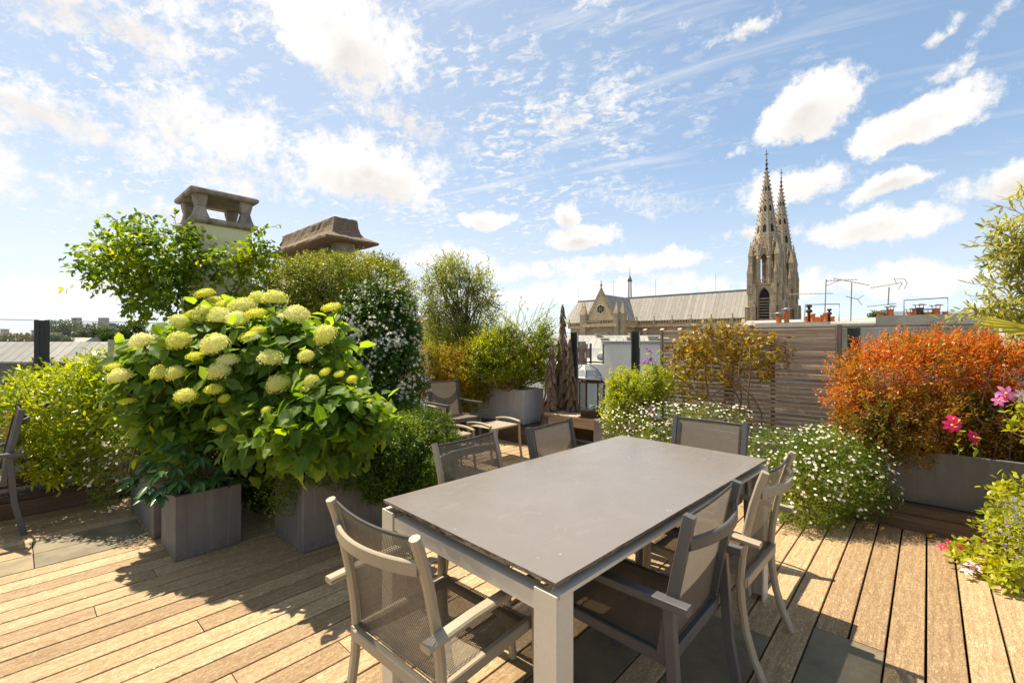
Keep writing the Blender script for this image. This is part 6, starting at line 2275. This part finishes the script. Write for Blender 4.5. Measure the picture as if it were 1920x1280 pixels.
wands(ot, [(at(820 + random.uniform(0, 80), 530, 7.8), at(u, v, 7.8 + random.gauss(0, 0.2))) for u, v in ((808, 478), (822, 482), (845, 478), (868, 486), (893, 500), (918, 510), (928, 530), (925, 548), (790, 520), (786, 548), (792, 570), (860, 475), (905, 490), (800, 500), (832, 474), (880, 478), (920, 560), (915, 520), (798, 560), (840, 490), (870, 500), (900, 520), (815, 515), (935, 575), (925, 600), (790, 600), (850, 482))], None, 'olive', 0.06, 0.26, 22, 'kite', 0.005, 'twig', 0.02)
bush('golden_hedge', 'golden orange small-leaved hedge behind the charcoal armchair', 'hedge', tuple(at(830, 640, 7.3).xy) + (0.0,),
     [blob(822, 690, 7.2, 52, 46, 0.4, 1.2), blob(865, 700, 7.1, 60, 58, 0.4), blob(890, 680, 7.2, 40, 50, 0.35), blob(800, 700, 7.0, 30, 55, 0.3), blob(880, 735, 7.0, 40, 40, 0.3)], 'orange', 4200, 0.14, 8, 0.034, 0.5, 'kite', inner=0.6, up=0.4, tw=60, lump=0.2)
bush('garden_tree', 'small bright green tree beyond the far corner of the terrace', 'tree', tuple(at(808, 640, 9.6).xy) + (-3.0,),
     [blob(805, 625, 9.5, 34, 26, 0.4), blob(830, 640, 9.5, 40, 26, 0.4)], 'lime', 500, 0.22, 7, 0.06, 0.4, 'kite', tw=30, twr=0.01)
ft = bush('firethorn', 'upright light green firethorn in the pale grey planter', 'shrub', tuple(at(962, 640, 6.95).xy) + (0.66,),
     [blob(950, 658, 6.9, 60, 40, 0.32, 1.2), blob(1000, 655, 6.85, 40, 40, 0.28), blob(912, 668, 6.95, 36, 48, 0.28), blob(960, 695, 6.8, 80, 36, 0.28), blob(945, 622, 6.9, 30, 24, 0.22), blob(1018, 680, 6.8, 26, 50, 0.24), blob(902, 695, 6.9, 28, 40, 0.26), blob(1020, 625, 6.85, 22, 30, 0.2)], 'pyra', 2900, 0.16, 8, 0.033, 0.60, 'kite', inner=0.35, up=0.55, rand=0.75, angle=72, tw=200, twr=0.0045, twmat='vinewood', lump=0.45)
wands(ft, [(at(random.uniform(905, 1010), 655, 6.9), at(random.uniform(890, 1045), random.uniform(568, 622), 6.9 + random.gauss(0, 0.15))) for _ in range(34)], None, 'pyra', 0.034, 0.5, 26, 'kite', 0.0035, 'twig', 0.04)
wands(ft, [(at(u0, 640, 6.9), at(u1, v1, 6.9 + random.gauss(0, 0.15))) for u0, u1, v1 in ((920, 905, 588), (935, 928, 582), (945, 950, 566), (960, 985, 562), (975, 992, 578), (985, 1010, 572), (1000, 1030, 582), (1010, 1038, 560), (1005, 1042, 600), (930, 918, 570), (990, 1050, 640), (1000, 1062, 665), (1010, 1075, 600), (900, 890, 620), (968, 968, 580), (952, 940, 575), (925, 918, 600), (940, 958, 590), (965, 978, 555), (980, 1000, 590), (995, 1020, 566), (915, 908, 605), (950, 962, 600), (1005, 1028, 610), (985, 1005, 600), (905, 885, 650), (1012, 1060, 690))], None, 'pyra', 0.034, 0.45, 22, 'kite', 0.004, 'twig', 0.05)

# ---- bed before the screen: spirea, clematis, daisies, creeper
st2 = bush('spirea', 'lime yellow feathery shrub between the lantern and the slatted screen', 'shrub', (5.0, 2.65, 0.5),
     [blob(1195, 735, 5.35, 55, 40, 0.3, 1.2), blob(1160, 720, 5.45, 28, 28, 0.2), blob(1235, 715, 5.35, 32, 34, 0.22), blob(1150, 770, 5.3, 22, 40, 0.2)], 'lime', 1250, 0.12, 8, 0.036, 0.52, 'kite', inner=0.35, up=0.45, rand=0.75, angle=72, tw=80, lump=0.3)
wands(st2, [(at(u0, 720, 5.35), at(u1, v1, 5.3)) for u0, u1, v1 in ((1150, 1142, 690), (1165, 1168, 682), (1180, 1172, 692), (1210, 1216, 680), (1230, 1244, 668), (1140, 1122, 732), (1190, 1190, 690), (1225, 1235, 650))], None, 'lime', 0.036, 0.4, 14, 'kite', 0.002, 'stem', 0.03)
daisies('long low daisy cushion in front of the creeper and behind the far chair', (4.75, 2.2, 0.48),
        [blob(1190, 800, 5.0, 58, 36, 0.25), blob(1250, 790, 4.75, 60, 32, 0.25), blob(1330, 785, 4.6, 70, 28, 0.25), blob(1240, 835, 4.6, 60, 40, 0.25), blob(1160, 815, 5.1, 26, 30, 0.2)], 1600, 520)
daisies('big daisy cushion hanging down to the deck right of the table', (4.62, 0.75, 0.48),
        [blob(1455, 850, 3.95, 72, 44, 0.35, 1.1), blob(1540, 880, 3.68, 98, 72, 0.34, 1.5), blob(1600, 915, 3.6, 62, 55, 0.25), blob(1520, 950, 3.5, 72, 44, 0.2), blob(1440, 920, 3.8, 44, 60, 0.22), blob(1560, 830, 3.9, 70, 34, 0.3)], 5200, 640)

ct = thing('bronze_creeper', 'bronze and gold virginia creeper trained on the slatted screen', 'creeper', (5.35, 1.6, 0.45))
pos, nrm, rr = sample([blob(1375, 638, 5.08, 92, 34, 0.12, 1.3, 3), blob(1300, 665, 5.32, 50, 45, 0.10, 1, 3), blob(1440, 655, 4.9, 44, 40, 0.10, 0.9, 3), blob(1345, 692, 5.16, 80, 40, 0.08, 0.6), blob(1300, 735, 5.2, 36, 30, 0.1, 0.5), blob(1425, 690, 4.9, 34, 26, 0.1, 0.6), blob(1275, 690, 5.25, 30, 30, 0.1, 0.6), blob(1320, 640, 5.15, 50, 32, 0.14, 0.9)], 900, 0.35, 0.25, 0.1, 0.5)
# five-fingered leaves that hang
Pl, Dl, Nl, Ll, Wl = [], [], [], [], []
for i in range(len(pos)):
    n_ = unit((nrm[i] * 0.5 - FW * 0.5 + ZZ * 0.55 + rng.normal(size=3) * 0.35)[None])[0]
    dn = -ZZ * 0.8 + rng.normal(size=3) * 0.45 - FW * 0.25
    dn = dn - n_ * dn.dot(n_)
    dn /= np.linalg.norm(dn)
    sd2 = np.cross(n_, dn)
    s0_ = rng.uniform(0.040, 0.066)
    for j, a in enumerate((-1.15, -0.6, 0.0, 0.6, 1.15)):
        d_ = dn * math.cos(a) + sd2 * math.sin(a) - n_ * 0.22
        d_ /= np.linalg.norm(d_)
        nn = n_ - d_ * n_.dot(d_)
        Pl.append(pos[i]); Dl.append(d_); Nl.append(nn / np.linalg.norm(nn))
        s_ = s0_ * (1 - 0.22 * abs(a))
        Ll.append(s_); Wl.append(s_ * 0.38)
split_leaves(ct, tuple(np.array(x) for x in (Pl, Dl, Nl, Ll, Wl)), 'oval', 'creeper2', 300)
b = MB()
co = Vector(ct.location)
for pts in ([(1375, 800), (1395, 770), (1372, 720), (1360, 670), (1330, 630)], [(1408, 800), (1402, 740), (1408, 690), (1405, 650), (1440, 640)], [(1385, 795), (1390, 745), (1385, 700), (1392, 640)], [(1360, 790), (1350, 765), (1330, 745), (1360, 725), (1395, 705), (1398, 690)],
            [(1362, 792), (1348, 762), (1368, 745), (1392, 718)], [(1428, 800), (1428, 775), (1412, 745), (1380, 715), (1350, 680)], [(1328, 740), (1322, 700), (1326, 660)], [(1430, 790), (1415, 795), (1400, 805)], [(1396, 770), (1388, 795)], [(1300, 700), (1318, 672), (1345, 660), (1375, 640)], [(1340, 640), (1366, 632), (1396, 650), (1420, 672)], [(1300, 640), (1330, 625), (1360, 640)],
            [(1372, 720), (1355, 700), (1340, 650)], [(1408, 690), (1440, 668), (1468, 655), (1482, 672)], [(1440, 640), (1472, 650), (1478, 690)], [(1322, 730), (1290, 720), (1262, 700)]):
    yy = 4.95 + (1380 - pts[0][0]) * 0.0032
    b.tube([at(u, v, yy - 0.06 + 0.05 * random.random()) - co for u, v in pts], [0.011, 0.009, 0.007, 0.006, 0.005][:len(pts)] if len(pts) <= 5 else 0.007, 6)
b.build('stems', MAT['vinewood'], ct)
rs = rng.choice(len(pos), 160, replace=False)
twigs('tendrils', ct, pos[rs], unit(rng.normal(size=(160, 3))), np.full(160, 0.16), 'vinewood', 0.0026)

# ---- nandina hedge at right
nt = bush('nandina_hedge', 'wide orange-red nandina hedge filling the right planter', 'hedge', (4.92, -0.6, 0.45),
     [blob(1725, 720, 3.82, 150, 86, 0.36, 1.4, 2.8), blob(1640, 735, 3.9, 78, 82, 0.32, 1.0, 2.6), blob(1850, 720, 3.75, 120, 92, 0.36, 1.2, 2.8), blob(1780, 660, 3.9, 100, 40, 0.3), blob(1680, 660, 4.0, 60, 34, 0.28), blob(1960, 730, 3.65, 120, 100, 0.36, 1.0, 2.8), blob(2080, 740, 3.5, 110, 100, 0.36, 0.8)],
     'nan', 5600, 0.13, 8, 0.035, 0.38, 'kite', inner=0.66, up=0.5, rand=0.7, tw=320, twr=0.0035, twmat='vinewood', rooted=False, lump=0.18, angle=55)
b = MB()
for i in range(26):
    y_ = rng.uniform(-1.5, 0.5)
    p0 = Vector((4.92 + rng.normal() * 0.06, y_, 0.5)) - nt.location
    b.tube([p0, p0 + Vector((rng.normal() * 0.05, rng.normal() * 0.05, 0.3)), p0 + Vector((rng.normal() * 0.12, rng.normal() * 0.12, 0.75))], [0.009, 0.007, 0.004], 6, caps=False)
q = b.build('stems', MAT['vinewood'], nt)
q['kind'] = 'stuff'
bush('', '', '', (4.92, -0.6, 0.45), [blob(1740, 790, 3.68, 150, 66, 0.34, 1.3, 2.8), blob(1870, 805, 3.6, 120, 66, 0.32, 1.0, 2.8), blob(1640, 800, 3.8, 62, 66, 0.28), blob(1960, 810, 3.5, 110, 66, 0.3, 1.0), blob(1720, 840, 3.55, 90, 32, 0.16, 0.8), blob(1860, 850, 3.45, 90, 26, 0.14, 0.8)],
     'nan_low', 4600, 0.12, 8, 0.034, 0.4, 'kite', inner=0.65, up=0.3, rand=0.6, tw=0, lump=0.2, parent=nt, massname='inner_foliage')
wands(nt, [(at(u, 670, 3.9), at(u + random.uniform(-12, 20), v, 3.9)) for u, v in ((1600, 642), (1625, 634), (1650, 630), (1668, 618), (1690, 606), (1700, 624), (1722, 612), (1740, 622), (1765, 608), (1790, 618), (1815, 604), (1840, 622), (1870, 628), (1585, 660), (1900, 640), (1580, 690), (1575, 720))], None, 'nan', 0.04, 0.34, 16, 'kite', 0.003, 'twig', 0.02)


# ---- clematis: flowers as parts
def petal_flower(npet, mat, center='daisyeye', droop=0.1, w=0.40):
    b = MB()
    for i in range(npet):
        a = 2 * PI * i / npet
        ca, sa = math.cos(a), math.sin(a)
        prof = [(0.08, 0.10), (0.35, w * 0.85), (0.65, w), (0.85, w * 0.55), (1.0, 0.02)]
        pv = []
        for x, ww in prof:
            z = 0.10 * math.sin(PI * x) - droop * x * x
            for s in (-0.5, 0.0, 0.5):
                y = ww * s
                pv.append((x * ca - y * sa, x * sa + y * ca, z + (0.04 if s else 0.0) + (0.006 * (i % 2))))
        b.add(pv, [(3 * k + c, 3 * k + c + 1, 3 * k + c + 4, 3 * k + c + 3) for k in range(4) for c in range(2)], True)
    b.lathe((0, 0, 0.02), [(0.15, 0.0), (0.16, 0.07), (0.09, 0.13), (0.01, 0.14)], 8, mi=1)
    m = b.mesh('flower')
    m.materials.append(MAT[mat])
    m.materials.append(MAT[center])
    return m


FL = {c: petal_flower(n_, c, w=w) for c, n_, w in (('crimson', 7, 0.5), ('pink', 6, 0.46), ('blush', 6, 0.5), ('purple', 7, 0.44))}


def clematis(label, root, fl, blobs, nsh, group='flowering clematis', wnd=()):
    t = thing('clematis', label, 'clematis', root, 0, group)
    if nsh:
        bush('', '', '', root, blobs, 'clem', nsh, 0.12, 5, 0.052, 0.5, 'oval', parent=t, indiv=min(150, nsh * 2), inner=0.2, up=0.2, rand=0.8, angle=70, tw=min(40, nsh), twr=0.0015, twmat='vinewood', lump=0.3)
    if wnd:
        wands(t, wnd, None, 'clem', 0.05, 0.5, 7, 'oval', 0.002, 'stem', 0.02)
    for (u, v, yc, c, size, face) in fl:
        p = at(u, v, yc)
        o = link('flower', FL[c], t, loc=p - Vector(root))
        d_ = Vector((random.gauss(0, 0.2), random.gauss(0, 0.2), 0)) - FWD * face[0] + Vector((0, 0, face[1])) + RGT * face[2]
        o.rotation_euler = d_.to_track_quat('Z', 'Y').to_euler()
        s_ = size / 853.3 * yc / 2
        o.scale = (s_, s_, s_)
    return t


clematis('crimson and pink clematis creeping over the deck and up the right edge', (3.95, -0.35, 0.02),
         [(1785, 797, 3.2, 'crimson', 31, (1, 0.4, -0.2)), (1788, 785, 3.25, 'crimson', 26, (0.6, 0.8, 0.2)), (1825, 819, 3.15, 'crimson', 29, (1, 0.35, 0.1)),
          (1768, 1025, 2.95, 'crimson', 20, (0.7, 0.7, -0.3)), (1782, 1016, 2.97, 'crimson', 18, (0.5, 0.9, 0.2)), (1806, 1031, 2.9, 'crimson', 24, (0.8, 0.7, 0.1)), (1824, 1017, 2.92, 'pink', 32, (0.4, 1, 0.2)), (1847, 1019, 2.9, 'pink', 24, (0.8, 0.5, 0)),
          (1826, 1060, 2.75, 'blush', 32, (0.4, 1, -0.3)), (1848, 1052, 2.75, 'blush', 26, (0.5, 0.9, 0.2)), (1858, 1050, 2.74, 'crimson', 22, (0.5, 0.9, 0.3)), (1873, 1056, 2.72, 'crimson', 22, (0.7, 0.7, 0.2)), (1812, 1070, 2.72, 'blush', 22, (0.3, 1, -0.4)), (1820, 1060, 2.76, 'crimson', 16, (0.8, 0.5, 0)), (1870, 968, 2.9, 'pink', 18, (0.8, 0.3, -0.4)), (1888, 1102, 2.55, 'pink', 12, (0.3, 1, 0))],
         [blob(1850, 1050, 2.78, 52, 26, 0.12), blob(1880, 990, 2.82, 34, 50, 0.14), blob(1810, 1035, 2.92, 42, 12, 0.1), blob(1895, 930, 2.9, 32, 36, 0.12, 0.8), blob(1885, 1070, 2.62, 34, 26, 0.10), blob(1905, 1010, 2.7, 28, 60, 0.12)], 330,
         wnd=[(at(1910, 900, 2.9), at(1868, 945, 2.85)), (at(1910, 960, 2.8), at(1850, 960, 2.85)), (at(1905, 1000, 2.8), at(1842, 995, 2.85)), (at(1800, 860, 3.15), at(1790, 790, 3.2)), (at(1840, 860, 3.12), at(1822, 820, 3.16))])
clematis('bright pink clematis hanging in from the right edge before the nandina', (4.2, -1.0, 0.5),
         [(1886, 738, 2.9, 'pink', 36, (0.9, 0.35, -0.35)), (1874, 750, 2.9, 'pink', 26, (0.5, 0.3, -0.8)), (1913, 742, 2.88, 'blush', 30, (0.9, 0.2, 0.2)), (1885, 745, 2.88, 'crimson', 14, (0.6, 0.5, 0))],
         [blob(1912, 775, 2.85, 24, 36, 0.1), blob(1945, 770, 2.8, 30, 60, 0.15)], 36, wnd=[(at(1935, 750, 2.8), at(1885, 775, 2.85)), (at(1935, 800, 2.8), at(1890, 810, 2.85))])
clematis('purple clematis among the spirea left of the slatted screen', (4.95, 2.5, 0.5),
         [(1216, 657, 5.2, 'purple', 20, (0.4, 0.8, 0.2)), (1207, 676, 5.2, 'purple', 16, (0.3, 0.9, -0.3)), (1217, 674, 5.2, 'purple', 18, (0.5, 0.8, 0)), (1229, 678, 5.2, 'purple', 14, (0.3, 0.9, 0.3)), (1221, 772, 4.85, 'purple', 22, (1, 0.35, 0))],
         [blob(1230, 735, 5.1, 34, 30, 0.12)], 30, wnd=[(at(1230, 710, 5.2), at(1217, 660, 5.2)), (at(1235, 700, 5.2), at(1207, 677, 5.2)), (at(1240, 700, 5.2), at(1240, 655, 5.2)), (at(1225, 720, 5.2), at(1229, 680, 5.2))])

# ---- pot with lobelia at the right edge
pp = at(1958, 1100, 2.62)
t = thing('flower_pot', 'pale square pot at the right edge holding blue lobelia', 'plant pot', (pp.x, pp.y, 0.003))
b = MB()
b.loops([[(-a, -a, z), (a, -a, z), (a, a, z), (-a, a, z)] for a, z in ((0.10, 0), (0.118, 0.17), (0.122, 0.172), (0.122, 0.19), (0.11, 0.19), (0.105, 0.15))])
b.build('shell', MAT['white'], t)
b = MB()
b.box((-0.104, -0.104, 0.13), (0.104, 0.104, 0.152))
b.build('soil', MAT['soil'], t)
lt = bush('lobelia', 'blue flowering lobelia tumbling from the pale pot at the right edge', 'lobelia', (pp.x, pp.y, 0.17), [blob(1908, 1000, 2.62, 34, 40, 0.12), blob(1930, 960, 2.62, 36, 40, 0.12), blob(1895, 1025, 2.64, 20, 22, 0.08)], 'lime', 260, 0.08, 6, 0.022, 0.3, 'kite', tw=30, twr=0.001, inner=0.4, up=0.5)
pos, nrm, rr = sample([blob(1902, 1002, 2.58, 34, 40, 0.12), blob(1925, 960, 2.6, 34, 38, 0.12)], 230, 0.8, 0.2, 0.3, 0.6)
flowers('flowers', MAT['blue'], lt, pos, unit(nrm - FW * 0.4 + rng.normal(size=pos.shape) * 0.4), 0.0095, STAR, None)

# ---- variegated shrub and palm, top right
vt2 = bush('variegated_shrub', 'tall airy shrub with cream and yellow leaves at the upper right edge', 'shrub', tuple(at(1960, 640, 3.3).xy) + (0.3,),
     [blob(1915, 470, 3.3, 36, 60, 0.25), blob(1895, 420, 3.3, 26, 24, 0.15, 0.6), blob(1890, 590, 3.3, 50, 34, 0.25), blob(1960, 520, 3.3, 60, 120, 0.3), blob(1880, 480, 3.3, 40, 26, 0.15, 0.5)], 'varieg', 420, 0.13, 8, 0.066, 0.27, 'oval', indiv=300, inner=0.2, up=0.15, rand=0.7, angle=65, tw=160, twr=0.0025, lump=0.35, rooted=False)
wands(vt2, [(at(1930, v0, 3.3), at(u, v, 3.3 + random.gauss(0, 0.1))) for v0, u, v in ((420, 1862, 388), (400, 1880, 372), (380, 1910, 355), (450, 1842, 425), (460, 1830, 448), (480, 1815, 466), (470, 1850, 460), (500, 1862, 505), (540, 1868, 520), (580, 1808, 528), (570, 1842, 522), (590, 1822, 560), (600, 1808, 552), (600, 1840, 580), (610, 1790, 590), (600, 1780, 610), (620, 1770, 588), (620, 1760, 600), (560, 1880, 540))],
      None, 'varieg', 0.066, 0.28, 20, 'oval', 0.0028, 'vinewood', 0.05)
PL = [leaf_mesh('leaflet', MAT['palm'], lambda u: 0.9 * (1 - u) ** 0.5 * min(1, u * 6) if u < 1 else 0, 5, 0.3, 0.10, 0.0, i) for i in range(2)]
pr = at(1990, 640, 2.7)
pt = thing('fan_palm', 'fan palm frond with long yellow-green fingers reaching in from the right edge', 'palm', (pr.x, pr.y, 0.6))
Pl, Dl, Nl, Ll, Wl = [], [], [], [], []
b = MB()
for (hub, main, nn_) in ((at(1955, 622, 2.72), Vector(-RGT) + Vector((0, 0, 0.05)), 17), (at(2010, 560, 2.75), RGT * 0.5 + Vector((0, 0, 0.7)), 13)):
    main = main.normalized()
    nrm_ = (Vector((0, 0, 1)) - FWD * 0.5)
    nrm_ = (nrm_ - main * nrm_.dot(main)).normalized()
    sd3 = nrm_.cross(main)
    b.tube([Vector((0, 0, 0.0)), (hub - pt.location) * 0.6 + Vector((0, 0, 0.05)), hub - pt.location], [0.012, 0.009, 0.006], 6)
    for j in range(nn_):
        a = (j - (nn_ - 1) / 2) * 0.135
        d_ = (main * math.cos(a) + sd3 * math.sin(a)).normalized()
        n2 = (nrm_ + sd3 * (0.4 if j % 2 else -0.4)).normalized()
        n2 = (n2 - d_ * n2.dot(d_)).normalized()
        Pl.append(hub); Dl.append(d_); Nl.append(n2)
        Ll.append(0.36 * math.cos(a * 0.6) * random.uniform(0.92, 1.05)); Wl.append(0.036)
singles('leaflet', PL, pt, *(np.array(x) for x in (Pl, Dl, Nl, Ll, Wl)))
b.build('leaf_stalk', MAT['stem'], pt)

# ---- beyond the rails: ivy in the courtyard and far trees
t = bush('courtyard_climber', 'mixed green and rust climbers on the dark courtyard wall below the zinc roof', 'climber', tuple(C2W(-30.5, 27.5).xy) + (-20.0,),
     [blob(25, 760, 27, 70, 60, 1.5), blob(70, 735, 28, 50, 30, 1.2), blob(-40, 740, 27, 60, 60, 1.5), blob(20, 700, 29, 60, 16, 0.8), blob(90, 690, 29, 60, 14, 0.5, 0.5), blob(130, 780, 27, 80, 60, 1.5)], 'ivy', 2600, 0.9, 7, 0.30, 0.5, 'kite', inner=0.3, tw=40, twr=0.03, lump=0.3)
p = at(17, 760, 20)
bt2 = thing('brick_chimney', 'short pinkish chimney stub low down behind the left chair', 'chimney', (p.x, p.y, -20))
b = MB()
b.box((-0.13, -0.13, 0), (0.13, 0.13, 18.65))
b.build('shaft', MAT['terra'], bt2)
b = MB()
b.box((-0.15, -0.15, 18.6505), (0.15, 0.15, 18.75))
b.build('crown', MAT['cowl'], bt2)


def fartree(label, u, v, yc, ru, rv, mat='treeleaf', n=420):
    root = C2W((u - 960) / 853.3 * yc, yc, -20)
    k = yc / 100
    t_ = bush('tree', label, 'tree', tuple(root), [blob(u, v, yc, ru, rv, ru / 853.3 * yc, 1), blob(u - ru * 0.5, v + rv * 0.35, yc, ru * 0.6, rv * 0.7, ru / 853.3 * yc * 0.6), blob(u + ru * 0.55, v + rv * 0.3, yc, ru * 0.6, rv * 0.7, ru / 853.3 * yc * 0.6)],
              mat, n, 1.5 * k, 7, 0.62 * k, 0.6, 'kite', group='trees beyond the terrace', inner=0.4, tw=0, lump=0.22, massname='crown')
    b = MB()
    top = CAMZ + (640 - v) / 853.3 * yc + 20
    b.tube([(0, 0, 0), (0.1, 0, top * 0.5), (0, 0.1, top)], [0.4 * k + 0.1, 0.3 * k + 0.08, 0.12 * k], 8)
    b.build('trunk', MAT['twig'], t_)


fartree('large round far tree in front of the slate blue building', 128, 622, 118, 32, 18)
fartree('dark far tree right of the large round tree', 180, 626, 112, 26, 15)
fartree('small far tree left of the pale low building', 205, 636, 92, 16, 8)
fartree('rust tinted low far tree behind the zinc ridge at far left', 35, 636, 70, 40, 6, 'ivy')
fartree('low far tree close to the dark rail post', 108, 638, 76, 18, 6)
fartree('far tree at the right end of the flat block', 250, 622, 105, 20, 15)
fartree('small tree peeping over the party wall between the pots', 1650, 594, 30, 14, 7, 'treeleaf', 260)
fartree('tree behind the olive beyond the terrace', 880, 632, 40, 60, 22)

# ---- fallen leaves on the deck
for (u, v, lab) in ((272, 977, 'yellow fallen leaf on the shaded boards left of the planters'), (78, 961, 'green fallen leaf standing against the left kerb'), (1737, 1008, 'brown curled leaf by the right kerb'), (474, 908, 'orange dead leaf caught between the planters')):
    yc = CAMZ * 853.3 / (v - 640)
    p = C2W((u - 960) / 853.3 * yc, yc, 0.008)
    if v == 908:
        p = at(474, 912, 3.2)
    m = leaf_mesh('fallen_leaf', MAT['dead'] if 'green' not in lab else MAT['clem'], ovate, 5, 0.5, -0.3, 0.1, u)
    o = link('fallen_leaf', m, None, loc=p)
    o.scale = (0.06, 0.032, 0.05)
    o.rotation_euler = (random.uniform(-0.4, 0.4), 0.3 if v == 908 else -0.1, random.uniform(0, 6))
    tag(o, lab, 'leaf', 'fallen leaves')

tm = leaf_mesh('petal', MAT['jasfl'], ovate, 2, 0.2, -0.1, 0.0, 3)
n_ = 150
px = rng.uniform(-0.4, 4.5, n_)
py = np.where(rng.random(n_) < 0.6, T0 + PITCH * rng.integers(-9, 38, n_), rng.uniform(-1.0, 5.2, n_))
P_ = np.stack([px, py + rng.normal(size=n_) * 0.004, np.full(n_, 0.003)], 1)
D_ = unit(np.stack([rng.normal(size=n_), rng.normal(size=n_), np.zeros(n_)], 1))
s_ = rng.uniform(0.006, 0.016, n_)
lo = stamp('fallen_petals', MAT['jasfl'], None, P_, D_, unit(ZZ + rng.normal(size=(n_, 3)) * 0.2), s_, s_ * 0.6, 'kite')
